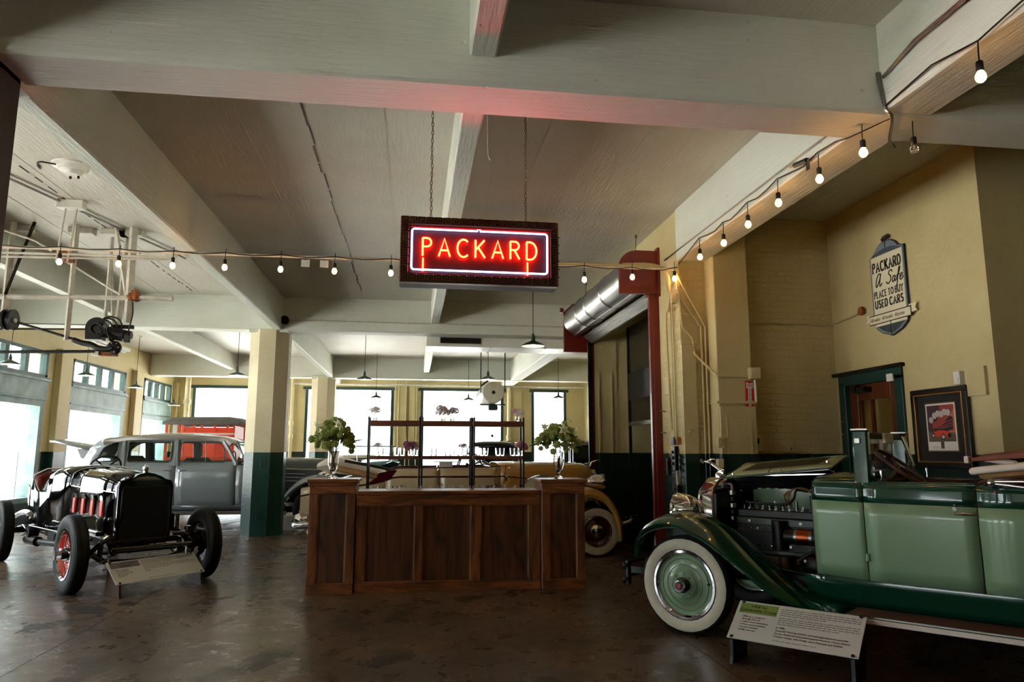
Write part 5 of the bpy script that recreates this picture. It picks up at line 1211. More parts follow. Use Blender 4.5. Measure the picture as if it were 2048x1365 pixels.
MB().tube([(-2.24, .68, 1.305), (-2.5, .69, 1.31), (-2.9, .68, 1.31)], [.014, .012, .012], 8).tube([(-2.24, .68, 1.29), (-2.5, .69, 1.26), (-2.9, .68, 1.24)], [.014, .012, .012], 8).ball((-2.22, .69, 1.296), .026, 10, 6).build('landau_iron', M['chrome'], gc, 60)
# chassis, radiator and engine bay
for s in (1, -1): MB().bx(-3.7, .55, s*.38, s*.44, .44, .53, .005).build('frame_rail', M['black'], gc)
MB().cyl((0, -.6, .36), (0, .6, .36), .035, n=8).build('front_axle', M['black'], gc)
rs_ = []
for x, k in ((.06, 1), (.05, 1.03), (-.07, 1.03), (-.085, 1)):
    prof = [(x, .31*k, .52), (x, .325*k, .75), (x, .325*k, 1.1), (x, .30*k, 1.15), (x, .2, 1.21), (x, .1, 1.255), (x, 0, 1.265)]
    rs_.append(prof+[(a, -b, c) for a, b, c in prof[-2::-1]])
MB().loft(rs_, False).build('radiator_shell', M['chrome'], gc, 30)
MB().bx(-.06, .045, -.31, .31, .5, 1.16).build('radiator_core', M['black'], gc)
MB().bx(-.12, -.09, -.34, .34, .5, 1.13).build('radiator_shroud', M['black'], gc)
MB().tube([(-.09, .335, .55), (-.09, .335, 1.1), (-.09, .31, 1.17), (-.09, .2, 1.235), (-.09, .08, 1.27), (-.09, 0, 1.28)], .012, 6).build('radiator_lacing', M['leather'], gc, 60)
MB().lathe([(.001, .05), (.03, .045), (.04, .025), (.04, .0)], 16, o=(-.01, 0, 1.262)).build('radiator_cap', M['chrome'], gc, 40)
# ornament: kneeling figure leaning forward with outstretched arms holding a wheel
od = MB()
od.tube([(-.05, 0, 1.30), (-.02, 0, 1.32), (.01, 0, 1.345), (.05, 0, 1.375), (.075, 0, 1.395)], [.014, .02, .018, .021, .012], 8)
od.tube([(-.05, .012, 1.30), (-.005, .014, 1.315), (-.035, .014, 1.335), (-.06, .012, 1.325)], [.012, .013, .011, .008], 6).tube([(-.05, -.012, 1.30), (.01, -.014, 1.31), (-.03, -.014, 1.33)], [.012, .013, .009], 6)
od.ball((.092, 0, 1.412), .016, 10, 6).tube([(.07, .016, 1.392), (.105, .018, 1.402), (.15, .008, 1.408)], [.009, .008, .006], 6).tube([(.07, -.016, 1.392), (.105, -.018, 1.402), (.15, -.008, 1.408)], [.009, .008, .006], 6)
od.tube([(.085, 0, 1.42), (.06, 0, 1.43), (.03, 0, 1.425)], [.012, .01, .004], 6)
od.build('ornament', M['chrome'], gc, 60)
MB().lathe([(.001, -.006), (.022, -.008), (.022, .008), (.001, .006)], 14, 'x', (.165, 0, 1.408)).build('ornament_wheel', M['chrome'], gc, 40)
for s in (1, -1):
    MB().lathe([(.001, -.13), (.05, -.125), (.1, -.09), (.128, -.03), (.135, .06), (.142, .065), (.142, .085), (.13, .09), (.001, .11)], 24, 'x', (.14, s*.41, .99)).build('headlamp', M['chrome'], gc, 40)
    MB().cyl((.1, s*.41, .86), (.1, s*.41, .6), .018, n=8).build('lamp_post', M['black'], gc)
MB().tube(spline([(.6, -.72, .47), (.74, -.45, .47), (.76, 0, .47), (.74, .45, .47), (.6, .72, .47)], 5), .02, 6).tube(spline([(.6, -.72, .35), (.74, -.45, .35), (.76, 0, .35), (.74, .45, .35), (.6, .72, .35)], 5), .02, 6).bx(.54, .76, .36, .42, .38, .44).bx(.54, .76, -.42, -.36, .38, .44).build('bumper', M['black'], gc)
for s in (1, -1): MB().box((.66, s*.56, .41), (.04, .05, .22), .008).build('bumper_clamp', M['black'], gc)
# hood: near half folded up and over, far half closed
MB().grid([[(-.1, -.34, .62), (-.1, -.34, 1.1), (-.1, -.2, 1.23), (-.1, 0, 1.285)], [(-1.02, -.54, .62), (-1.02, -.54, 1.16), (-1.02, -.3, 1.28), (-1.02, 0, 1.325)]]).build('hood_far_side', M['black'], gc, 50, thick=.008)
MB().tube([(-.09, .0, 1.29), (-1.03, 0, 1.33)], .011, 8).tube([(-.13, .05, 1.275), (-1.02, .06, 1.315)], .007, 6).build('hood_hinge', M['chrome'], gc, 60)
A_, B_, C_, D_ = Vector((-.10, .15, 1.262)), Vector((-1.06, .17, 1.37)), Vector((-1.10, -.2, 1.47)), Vector((-.19, -.2, 1.39))
def hp(u, v): return (A_*(1-u)+B_*u)*(1-v)+(D_*(1-u)+C_*u)*v
nrm = (B_-A_).cross(D_-A_).normalized()
if nrm.z < 0: nrm = -nrm
hpn = MB().grid([[tuple(hp(i/6, j/4)) for j in range(5)] for i in range(7)]).build('hood_panel', M['olive'], gc, 60, thick=.01)
MB().tube([tuple(hp(.0, 0)), tuple(hp(0, 1)), tuple(hp(1, 1)), tuple(hp(1, 0)), tuple(hp(0, 0))], .007, 6).build('panel_edge', M['dkgreen'], hpn, 60)
lv = None
for k in range(24):
    u = .14+.69*k/23; a = hp(u, .30)+nrm*.012; b = hp(u+.035, .8)+nrm*.012
    d = (b-a); L_ = d.length; d.normalize(); wv = nrm.cross(d)
    q = [a-wv*.0065, a+wv*.0065, b+wv*.0065, b-wv*.0065]
    MB().loft([[tuple(p) for p in q], [tuple(p+nrm*.004) for p in q]]).build('louvre', M['black'], hpn)
for u, v in ((.08, .12), (.9, .42)): MB().lathe([(.001, .03), (.012, .02), (.012, .006), (.024, .0)], 10, o=tuple(hp(u, v))).build('hood_catch', M['chrome'], hpn, 40)
MB().tube(spline([tuple(hp(.44, .05)+nrm*.005), tuple(hp(.46, .1)+nrm*.03), tuple(hp(.54, .1)+nrm*.03), tuple(hp(.56, .05)+nrm*.005)], 4), .006, 6).build('hood_handle', M['chrome'], hpn, 60)
MB().grid([[(-.12, .0, 1.28), (-.12, .13, 1.262)], [(-1.03, .0, 1.325), (-1.03, .15, 1.35)]]).build('hood_top_leaf', M['dkgreen'], gc, thick=.008)
# engine
eg = MB().bx(-.98, -.22, -.14, .16, .62, .93, .012).build('engine_block', M['engine'], gc)
MB().bx(-.96, -.24, -.13, .17, .93, 1.0, .01).build('cylinder_head', M['black'], eg)
MB().bx(-.97, -.22, .16, .185, .87, .93, .006).build('side_plate', M['engine'], eg)
MB().bx(-.96, -.23, .155, .18, .66, .82, .006).build('crankcase', M['black'], eg)
for k in range(3): MB().lathe([(.001, .012), (.014, .01), (.014, 0)], 8, 'y', (-.35-.22*k, .185, .9)).build('plate_nut', M['alu'], eg)
for k in range(13):
    x = -.25-.057*k
    MB().cyl((x, .155, .845), (x, .19, .845), .008, n=6).build('stud', M['chrome'], eg)
    if k < 12: MB().cyl((x-.02, .08+.03*(k % 2), 1.0), (x-.02, .08+.03*(k % 2), 1.035+.02*(k % 3)), .011, n=6).build('stud', M['chrome'], eg)
    if k < 6: MB().cyl((x, .165, .7), (x, .19, .7), .007, n=6).build('stud', M['chrome'], eg)
MB().cyl((-.98, .24, .8), (-.68, .24, .8), .062, n=16).build('generator', M['black'], eg, 40); MB().cyl((-.88, .24, .8), (-.78, .24, .8), .065, n=16).build('generator_band', M['copper'], eg, 40)
for x in (-.895, -.775): MB().cyl((x-.012, .24, .8), (x+.012, .24, .8), .068, n=16).build('generator_ring', M['alu'], eg, 40)
MB().cyl((-.62, .22, .68), (-.62, .22, .92), .06, n=14).build('oil_filler', M['black'], eg, 40)
MB().cyl((-.66, .22, .46), (-.66, .22, .63), .055, n=14).build('oil_filter', M['exhaust'], eg, 40)
MB().bx(-.95, -.25, .0, .12, .48, .62, .01).build('oil_pan', M['exhaust'], eg)
for k in range(5):
    z = .9+.055*k; MB().cyl((-.21, .2, z), (-.21, .2, z+.035), .03-.002*(k % 2)*4, n=12).build('water_pump', M['black'] if k % 2 else M['alu'], eg, 40)
MB().tube(spline([(-.21, .2, 1.15), (-.2, .18, 1.2), (-.16, .14, 1.21), (-.1, .12, 1.21)], 4), .012, 8).build('hose', M['alu'], eg, 60)
MB().cyl((-.9, .1, 1.0), (-.9, .1, 1.13), .05, n=14).cyl((-.9, .1, 1.13), (-.9, .1, 1.2), .035, n=12).build('carburettor', M['black'], eg, 40)
for k in range(6): MB().cyl((-.9+.05*math.cos(k), .1+.05*math.sin(k), 1.0), (-.9+.05*math.cos(k), .1+.05*math.sin(k), 1.12), .006, n=5).build('cap_clip', M['alu'], eg)
MB().tube(spline([(-.3, .12, 1.06), (-.45, .14, 1.05), (-.65, .14, 1.05), (-.72, .12, 1.1), (-.74, .1, 1.17), (-.82, .06, 1.16)], 5), .01, 8).build('pipe_run', M['black'], eg, 60)
for k in range(5):
    MB().tube(spline([(-.70, .1, 1.02), (-.69+.012*k, .12+.008*k, 1.12), (-.74, .1-.02*k, 1.19), (-.85-.01*k, .05, 1.15)], 4), .0045, 5).build('ignition_wire', M['exhaust'] if k % 2 else M['tan'], eg, 60)
MB().bx(-.96, -.2, -.31, -.30, .98, 1.16, .002).build('inner_side', M['sage'], eg)
for k in range(8): MB().bx(-.28-.08*k, -.25-.08*k, -.3, -.29, 1.155, 1.165).build('cleat', M['piping'], eg)
MB().bx(-1.0, -.82, .1, .3, .5, .66, .02).tube([(-.98, .3, .75), (-.8, .34, .62)], .012, 6).ball((-.8, .3, .6), .035, 8, 5).build('steering_box', M['black'], eg, 50)
for x, z in ((-.74, .72), (-.9, .7), (-.85, .62)): MB().bx(x-.012, x+.012, .29, .31, z-.012, z+.012, .003).build('bracket', M['alu'], eg)
MB().grid([[(-.1, .33, .5), (-.1, .43, .6)], [(-1.0, .36, .5), (-1.0, .55, .56)]]).build('inner_apron', M['dkgreen'], gc, thick=.006)
MB().grid([[(-.1, -.33, .45), (-.1, .33, .45)], [(-1.0, -.5, .45), (-1.0, .5, .45)]]).build('undertray', M['black'], gc, thick=.006)

# ================================================================== BLACK SPEEDSTER
M['redleather'] = mat('dark_red_leather', lin(122, 26, 24), .4, var=.2); M['louvre_red'] = mat('bright_red_louvre_backing', lin(226, 44, 22), .4)
bs = thing('speedster', 'black lacquered open speedster with bare red wheels and exposed chassis', 'car', (-3.03, 8.9, 0), math.radians(-52))
WBs = -3.25
for x in (0, WBs):
    for s in (1, -1): wheel(bs, x, s*.70, s, .41, .15, 'speed')
# chassis rails sweeping up to the front spring horns
for s in (1, -1):
    MB().tube(spline([(.38, s*.40, .42), (.25, s*.40, .5), (.05, s*.39, .56), (-.5, s*.39, .57), (-1.5, s*.41, .57), (-2.4, s*.45, .57), (-2.9, s*.46, .64), (-3.3, s*.46, .64), (-3.8, s*.46, .55)], 5), .036, 4).build('frame_rail', M['gloss'], bs, 60)
    MB().tube([(-.1, s*.4, .6), (-1.6, s*.42, .6), (-2.5, s*.46, .62)], .014, 6).build('rail_trim', M['chrome'], bs, 60)
    for k in range(4):                        # front and rear leaf springs
        MB().tube(spline([(.36-.06*k, s*.41, .40-.018*k), (0, s*.41, .30-.018*k+.012*k), (-.38+.06*k, s*.41, .40-.018*k)], 4), .011, 4).build('spring_leaf', M['black'], bs)
        MB().tube(spline([(WBs+.4-.06*k, s*.47, .42-.018*k), (WBs, s*.47, .33), (WBs-.4+.06*k, s*.47, .42-.018*k)], 4), .011, 4).build('spring_leaf', M['black'], bs)
    MB().cyl((.0, s*.42, .30), (.0, s*.42, .5), .03, n=10).lathe([(.001, .02), (.045, .01), (.045, -.03), (.001, -.04)], 12, o=(.12, s*.47, .62)).build('shock_absorber', M['gloss'], bs, 40)
    MB().tube([(.02, s*.5, .42), (-.05, s*.6, .47), (-.05, s*.64, .47)], .02, 6).build('steering_knuckle', M['iron'], bs, 50)
    for k in range(2): MB().cyl((.06-.14*k, s*.36, .58), (.06-.14*k, s*.36, .74), .022, n=8).ball((.06-.14*k, s*.36, .75), .026, 8, 5).build('bracket_post', M['gloss'], bs, 50)
    MB().tube(spline([(.12, s*.30, .56), (.2, s*.42, .55), (.16, s*.52, .46), (.05, s*.56, .34)], 5), .026, 8).build('radius_arm', M['gloss'], bs, 60)
    MB().lathe([(.001, .02), (.03, .015), (.03, -.015), (.001, -.02)], 10, 'y', (.34, s*.41, .43)).cyl((.26, s*.41, .32), (.26, s*.41, .42), .014, n=8).build('shackle', M['chrome'], bs, 50)
MB().tube(spline([(0, -.64, .42), (0, -.5, .38), (0, -.3, .28), (0, .3, .28), (0, .5, .38), (0, .64, .42)], 4), .032, 8).build('front_axle', M['gloss'], bs, 60)
MB().tube([(-.16, -.55, .36), (-.16, .55, .36)], .014, 6).build('tie_rod', M['iron'], bs, 60)
MB().cyl((WBs, -.62, .41), (WBs, .62, .41), .045, n=10).ball((WBs, 0, .41), .15, 12, 8).build('rear_axle', M['gloss'], bs, 50)
MB().bx(.06, .14, -.36, .36, .47, .53, .01).build('front_crossmember', M['gloss'], bs)
MB().cyl((.36, -.42, .46), (.36, .42, .46), .02, n=8).build('spreader_bar', M['gloss'], bs, 50)
for x in (-1.2, -2.2, -2.8): MB().cyl((x, -.42, .55), (x, .42, .55), .03, n=8).build('crossmember', M['black'], bs)
MB().tube(spline([(-.9, -.3, .45), (-1.3, -.44, .38), (-2.0, -.48, .34), (-2.7, -.5, .32)], 4), .04, 10).cyl((-2.2, -.5, .335), (-2.72, -.5, .325), .062, n=12).build('exhaust_pipe', M['iron'], bs, 50)
for k in range(7): MB().cyl((-1.1-.22*k, -.36-.03*(k % 2), .4), (-1.1-.22*k, -.36-.03*(k % 2), .52), .022+.012*(k % 2), n=8).build('chassis_fitting', M['iron'], bs, 50)
for s in (1, -1):
    MB().bx(-2.05, -1.75, s*.28, s*.44, .34, .5, .01).build('battery_box', M['black'], bs); MB().cyl((-2.5, s*.44, .44), (-2.5, s*.56, .44), .07, n=12).build('shock_drum', M['iron'], bs, 40); MB().tube([(-2.5, s*.55, .44), (-2.8, s*.55, .5), (WBs, s*.52, .44)], .018, 6).build('link_arm', M['gloss'], bs, 60)
    MB().tube([(-.4, s*.3, .4), (-1.6, s*.33, .38), (-2.6, s*.4, .42)], .012, 6).build('brake_rod', M['iron'], bs, 60)
MB().bx(-1.5, -.3, -.22, .22, .36, .6, .03).bx(-2.4, -1.5, -.14, .14, .38, .56, .03).build('crankcase', M['iron'], bs)
# radiator
def rad(x, k=0.0):
    h = .275+k; P = [(x, -h+.05, .47-k), (x, -h, .53), (x, -h, 1.10), (x, -h+.02, 1.145+k*.5), (x, -.15, 1.175+k), (x, -.09, 1.215+k), (x, 0, 1.235+k), (x, .09, 1.215+k), (x, .15, 1.175+k), (x, h-.02, 1.145+k*.5), (x, h, 1.10), (x, h, .53), (x, h-.05, .47-k)]
    return P
MB().loft([rad(.02, .012), rad(.035, .02), rad(-.08, .02), rad(-.1, .01)]).build('radiator_shell', M['gloss'], bs, 30)
core = [(.0365, a*.93, .5+(c-.47)*.88) for _, a, c in rad(0) if c < 1.16]
MB().loft([[(.036, b, c) for _, b, c in core], [(.05, b, c) for _, b, c in core]]).build('radiator_core', mat('radiator_black_mesh', lin(4, 4, 5), .9), bs)
MB().tube([(.05, b, c) for _, b, c in core], .009, 6, closed=True).build('radiator_bezel', M['dsteel'], bs, 60)
MB().prism([(-.16, 1.165), (.16, 1.165), (.09, 1.2), (0, 1.21), (-.09, 1.2)], .034, .05, 'yz').build('badge_plate', M['alu'], bs)
MB().bx(.03, .07, -.2, .2, .475, .5, .006).build('radiator_foot', M['gloss'], bs)
MB().lathe([(.001, .095), (.012, .09), (.016, .075), (.03, .07), (.036, .05), (.028, .03), (.03, .0)], 14, o=(-.03, 0, 1.25)).build('radiator_cap', M['chrome'], bs, 40)
# hood and cowl
def flare(P, k=1.09):
    return [(P[0][0], P[0][1]*k, P[0][2])]+P[1:-1]+[(P[-1][0], P[-1][1]*k, P[-1][2])]
HD = [(-.1, .27, .60, 1.10, 1.235), (-.6, .31, .60, 1.12, 1.255), (-1.1, .35, .60, 1.14, 1.275), (-1.42, .375, .60, 1.155, 1.29)]
MB().loft([flare(hood_prof(*q)) for q in HD], False, False).build('hood', M['gloss'], bs, 50, thick=.01)
CW = [(-1.43, .378, .58, 1.155, 1.293), (-1.7, .42, .56, 1.165, 1.315), (-1.95, .45, .55, 1.16, 1.315), (-2.1, .465, .55, 1.13, 1.27)]
MB().loft([flare(hood_prof(*q)) for q in CW], False, False).build('cowl', M['gloss'], bs, 50, thick=.01)
MB().tube([(x+.002, y*1.006, z+.003) for x, y, z in hood_prof(*HD[-1])[1:-1]], .007, 6).build('hood_seam', M['chrome'], bs, 60)
MB().tube([(-.1, 0, 1.243), (-1.42, 0, 1.298)], .008, 6).build('hood_hinge', M['gloss'], bs, 60)
for s in (1, -1):
    MB().tube([(-.12, s*.278, 1.03), (-1.4, s*.383, 1.07)], .006, 6).build('hood_bead', M['chrome'], bs, 60)
    for k in range(4):
        x = -.42-.27*k; yy = .27+.105*(-x-.1)/1.32+.028
        MB().bx(x-.06, x+.06, s*(yy-.015), s*yy, .75, .93, .003).build('hood_port', M['louvre_red'], bs)
        pr2 = [(x-.065, .745), (x+.065, .745), (x+.065, .935)]+arc(x, .935, .065, 0, 180, 8, .05)+[(x-.065, .935)]
        MB().tube([(a, s*(yy+.006), b) for a, b in pr2], .0045, 6, closed=True).build('port_trim', M['chrome'], bs, 60)
        MB().prism(arc(x, .932, .062, 0, 180, 8, .048), s*(yy-.01), s*(yy+.006)).build('port_cover', M['chrome'], bs, 40)
    MB().bx(-1.42, -.12, s*.24, s*.40, .585, .605, .004).build('hood_sill', M['gloss'], bs)
    # cockpit side dipping to the seat
    P1 = []; P2 = []
    for i in range(13):
        f = i/12; x = -2.08-1.05*f; top = 1.14-.18*math.sin(PI*min(1, f*1.25)/1.0)**1.4 if f < .8 else .96+.06*((f-.8)/.2)
        P1.append([(x, s*(.462-.03*f), .56), (x, s*(.475-.02*f), .7), (x, s*(.468-.01*f), max(top, .96))])
    MB().grid(P1).build('cockpit_side', M['gloss'], bs, 60, thick=.012)
    MB().tube([(r[2][0], r[2][1], r[2][2]) for r in P1], .009, 6).build('cockpit_rim', M['chrome'], bs, 60)
# seat and boat tail
sb = MB(); rings = []
for z, w, x in ((.7, .42, -2.85), (.95, .43, -2.95), (1.14, .40, -3.04), (1.21, .28, -3.07)):
    rings.append([(x+.05*math.cos(PI*j/10)**2-.1*math.sin(PI*j/10), w*math.cos(PI*j/10), z) for j in range(11)])
sb.grid(rings).build('seat_back', M['redleather'], bs, 60, thick=.05)
MB().bx(-2.85, -2.35, -.38, .38, .6, .74, .05).build('seat', M['redleather'], bs)
MB().tube([(x+.02, y, z+.01) for x, y, z in [(-3.0, .42, .8), (-3.05, .44, 1.0), (-3.12, .41, 1.15), (-3.17, .25, 1.23), (-3.18, 0, 1.24), (-3.17, -.25, 1.23), (-3.12, -.41, 1.15), (-3.05, -.44, 1.0), (-3.0, -.42, .8)]], .012, 8).build('seat_rim', M['chrome'], bs, 60)
TL = [(-3.1, .44, .58, .95, 1.1), (-3.4, .40, .58, .9, 1.04), (-3.8, .28, .6, .82, .92), (-4.15, .12, .64, .74, .8), (-4.3, .02, .68, .72, .74)]
MB().loft([hood_prof(*q) for q in TL], False, False).build('boat_tail', M['gloss'], bs, 50, thick=.01)
MB().bx(-3.0, -2.0, -.44, .44, .53, .56).build('floor_pan', M['black'], bs)
# steering wheel
ctr = Vector((-2.16, .2, 1.27)); ax = Vector((-.8, 0, .6)).normalized(); e1 = Vector((0, 1, 0)); e2 = ax.cross(e1)
MB().tube([tuple(ctr+.2*(math.cos(2*PI*k/32)*e1+math.sin(2*PI*k/32)*e2)) for k in range(32)], .014, 8, closed=True).build('steering_wheel', M['black'], bs, 60)
sp = MB()
for k in range(4): sp.cyl(tuple(ctr-ax*.02), tuple(ctr+.2*(math.cos(k*PI/2+.78)*e1+math.sin(k*PI/2+.78)*e2)), .012, n=6)
sp.cyl(tuple(ctr), tuple(ctr-ax*.5), .02, n=8).build('steering_column', M['black'], bs, 60)
# running strip below the body
for s in (1, -1): MB().prism([(-1.9, .56), (-2.9, .5), (-2.7, .62), (-2.0, .9)], s*.47, s*.49).build('side_valance', M['gloss'], bs)
for s in (1, -1): MB().tube([(-.2, s*.46, .52), (-2.6, s*.52, .5)], .018, 8).build('side_tube', M['chrome'], bs, 60)

# ================================================================== GREY SEDAN
M['greycar'] = mat('blue_grey_lacquer', lin(126, 134, 138), .22, coat=.7, var=.05, scale=2); M['greyroof'] = mat('warm_grey_roof_lacquer', lin(130, 122, 114), .25, coat=.6); M['greytrim'] = mat('darker_grey_lacquer', lin(84, 87, 88), .25, coat=.6)
M['darkcloth'] = mat('dark_brown_cloth', lin(44, 36, 30), .8); M['sedglass'] = mat_glass('sedan_glass', (.82, .88, .86, 1))
sd = thing('grey_sedan', 'long grey 1930s sedan with rounded roof behind the octagonal column', 'car', (-1.93, 15.55, 0))
for x in (0, -3.4):
    for s in (1, -1): wheel(sd, x, s*.72, s, .37, .16, 'sedan')
HW = .79
def sy(z): return HW-.02-.06*max(0, z-1.2)/.6*2-(.04 if z < .6 else 0)       # half width by height
belt = 1.22
# lower body side: cowl, front door, rear door, rear quarter, each with a seam
SEG = (('cowl_side', -.74, -1.45), ('door', -1.457, -2.57), ('door', -2.577, -3.55), ('rear_quarter', -3.557, -4.55))
for s in (-1, 1):
    for nm, x0, x1 in SEG:
        rows = []
        for i in range(9):
            x = x0+(x1-x0)*i/8; zb = .46 if x < -1.5 else .46+.06*max(0, (x+1.5)/.7)
            nar = 0 if x > -3.6 else .55*((-3.6-x)/1.0)**2
            if x > -1.45: nar = .10*((x+1.45)/.7)
            top = belt if x > -4.1 else belt-.35*((-4.1-x)/.5)**1.6
            rows.append([(x, s*(sy(zb+(top-zb)*j/6)-nar+.012*math.sin(PI*j/6)), zb+(top-zb)*j/6) for j in range(7)])
        p = MB().grid(rows).build(nm, M['greycar'], sd, 60, thick=-.015*1)
        MB().tube([(r[6][0], s*(abs(r[6][1])+.006), r[6][2]-.03) for r in rows], .012, 6).build('belt_moulding', M['greytrim'], p, 60)
        if nm == 'door':
            hx = x0-.10 if x0 < -2 else x1+.12
            hx = -2.50 if x0 > -2 else -2.65
            MB().tube([(hx, s*.82, 1.12), (hx+(.13 if x0 > -2 else -.13), s*.835, 1.125)], .009, 6).cyl((hx, s*.78, 1.12), (hx, s*.825, 1.12), .012, n=8).build('handle', M['chrome'], p, 60)
    # greenhouse pillars and roof rail
    def pil(pts, w=.05): return MB().tube([(x, s*sy(z), z) for x, z in pts], w, 6).build('pillar', M['greycar'], sd, 60)
    pil([(-1.46, belt), (-1.62, 1.5), (-1.74, 1.68)], .045); pil([(-2.57, belt-.02), (-2.61, 1.7)], .06); pil([(-3.54, belt-.02), (-3.57, 1.68)], .05)
    # roof side rail
    rl = [(-1.60, 1.62), (-1.72, 1.69), (-1.95, 1.72), (-2.5, 1.745), (-3.1, 1.745), (-3.6, 1.72), (-3.95, 1.65)]
    MB().tube([(p.x, s*(sy(p.z)-.02), p.z) for p in spline([(a, 0, b) for a, b in rl], 3)], .055, 6).build('roof_rail', M['greyroof'], sd, 60)
    # rear quarter skin round the small window
    q = [(-3.62, 1.2), (-4.35, 1.2), (-4.32, 1.35), (-4.22, 1.55), (-4.05, 1.7), (-3.85, 1.75), (-3.62, 1.75)]
    h = [(-3.66, 1.29), (-4.03, 1.29), (-4.01, 1.38), (-3.94, 1.53), (-3.84, 1.61), (-3.75, 1.655), (-3.66, 1.66)]
    mb = MB(); n = len(q); vs = []
    for a, b in zip(q, h): vs += [(a[0], s*(sy(a[1])-max(0, (-3.9-a[0]))*.35), a[1]), (b[0], s*(sy(b[1])+.01), b[1])]
    mb.add(vs, [(2*i, 2*((i+1) % n), 2*((i+1) % n)+1, 2*i+1) for i in range(n)]); mb.build('rear_pillar', M['greycar'], sd, 60, thick=.02)
    def win(nm, poly, mt=M['sedglass']):
        mb = MB(); mb.add([(a, s*(sy(b)-.02), b) for a, b in poly], [tuple(range(len(poly)))]); w = mb.build(nm, mt, sd)
        MB().tube([(a, s*(sy(b)+.012), b) for a, b in poly], .013, 6, closed=True).build('window_trim', M['greytrim'], w, 60)
    def rr(x0, x1, z0, z1, r):
        return arc(x1-r, z1-r, r, 0, 90, 4)+arc(x0+r, z1-r, r, 90, 180, 4)+arc(x0+r, z0+r, r, 180, 270, 4)+arc(x1-r, z0+r, r, 270, 360, 4)
    win('side_window', rr(-3.49, -2.69, 1.285, 1.68, .06)); win('side_window', [(-2.53, 1.30), (-2.53, 1.63), (-2.48, 1.675), (-1.95, 1.675), (-1.8, 1.65), (-1.73, 1.57), (-1.68, 1.42), (-1.66, 1.33), (-1.70, 1.285), (-2.48, 1.28)])
    win('side_window', h)
    MB().tube([(-2.05, s*.745, 1.28), (-2.08, s*.70, 1.675)], .008, 6).build('vent_post', M['chrome'], sd)
    # door corner skins between window and seams
    for x0, x1 in ((-2.69, -2.58), (-3.55, -3.49), (-2.57, -2.53), (-3.66, -3.56)): MB().grid([[(x0, s*sy(z), z), (x1, s*sy(z), z)] for z in (1.2, 1.4, 1.6, 1.74)]).build('window_post', M['greycar'], sd, thick=.02)
    MB().grid([[(x, s*sy(1.2), 1.19), (x, s*sy(1.29), 1.295)] for x in (-3.66, -2.6, -1.5)]).build('window_sill', M['greycar'], sd, thick=.02)
    MB().grid([[(x, s*(sy(1.66)), 1.665), (x, s*(sy(1.74)-.02), 1.75)] for x in (-3.7, -2.6, -1.8)]).build('window_head', M['greycar'], sd, thick=.02)
    # running board and sill
    MB().bx(-3.0, -.45, s*.66, s*.86, .29, .34, .02).build('running_board', M['greytrim'], sd); MB().tube([(-3.0, s*.865, .35), (-1.0, s*.865, .35), (-.5, s*.85, .38)], .012, 6).build('board_trim', M['chrome'], sd, 60)
    MB().grid([[(x, s*.64, .33), (x, s*.70, .38), (x, s*.745, .46)] for x in (-3.0, -2.0, -1.0, -.5)]).build('sill_panel', M['greytrim'], sd, 60, thick=.01)
    # pontoon fenders
    FP2 = [(.62, .40), (.62, .6), (.52, .82), (.32, .98), (.05, 1.04), (-.22, .97), (-.42, .82), (-.58, .62), (-.7, .44), (-.85, .36)]
    fender(FP2, s*.42, s*.86, [(-.85, .03), (-.3, .1), (.62, .1)], .04).build('front_fender', M['greycar'], sd, 60, thick=.012)
    RP2 = [(-2.85, .36), (-2.95, .52), (-3.1, .72), (-3.3, .86), (-3.55, .9), (-3.85, .8), (-4.1, .6), (-4.2, .4)]
    fender(RP2, s*.62, s*.88, .1, .04).build('rear_fender', M['greycar'], sd, 60, thick=.012)
    MB().lathe([(.001, .19), (.1, .18), (.11, .12), (.1, .0), (.05, -.12), (.001, -.16)], 18, 'x', (.2, s*.52, 1.02)).build('headlamp', M['chrome'], sd, 40)
MB().bx(-4.6, .75, -.6, .6, .3, .42, .01).build('chassis', M['black'], sd)
# roof: loft of cross sections
RF = [(-1.42, 1.50, .42), (-1.55, 1.68, .60), (-1.8, 1.79, .68), (-2.3, 1.84, .71), (-3.0, 1.85, .71), (-3.6, 1.81, .69), (-3.95, 1.72, .62), (-4.16, 1.56, .55), (-4.25, 1.36, .5)]
rows = []
for x, zt, hw in RF:
    zs = min(1.74, zt-.06); rows.append([(x, hw*math.cos(PI*j/14), zs+(zt-zs)*math.sin(PI*j/14)**.7) for j in range(15)])
MB().grid(rows).build('roof', M['greyroof'], sd, 60, thick=.015)
rows = [[(-4.22, .62*math.cos(PI*j/12), 1.3) for j in range(13)], [(-4.42-.12*math.sin(PI*j/12), .58*math.cos(PI*j/12), 1.1) for j in range(13)], [(-4.55-.2*math.sin(PI*j/12), .56*math.cos(PI*j/12), .8) for j in range(13)], [(-4.6-.22*math.sin(PI*j/12), .55*math.cos(PI*j/12), .45) for j in range(13)]]
MB().grid(rows).build('tail_panel', M['greycar'], sd, 60, thick=.015)
# windscreen
MB().add([(-1.50, -.6, 1.66), (-1.50, .6, 1.66), (-1.30, .62, 1.25), (-1.30, -.62, 1.25)], [(0, 1, 2, 3)]).build('windscreen', M['sedglass'], sd)
MB().tube([(-1.50, -.62, 1.67), (-1.50, .62, 1.67), (-1.29, .66, 1.24), (-1.29, -.66, 1.24)], .03, 6, closed=True).build('windscreen_frame', M['greycar'], sd, 60)
MB().tube([(-1.4, 0, 1.46), (-1.39, 0, 1.46)], .02).cyl((-1.42, -.7, 1.33), (-1.42, -.83, 1.36), .012, n=8).lathe([(.001, .03), (.07, .02), (.075, -.02), (.001, -.05)], 14, 'x', (-1.38, -.86, 1.37)).build('side_mirror', M['chrome'], sd, 40)
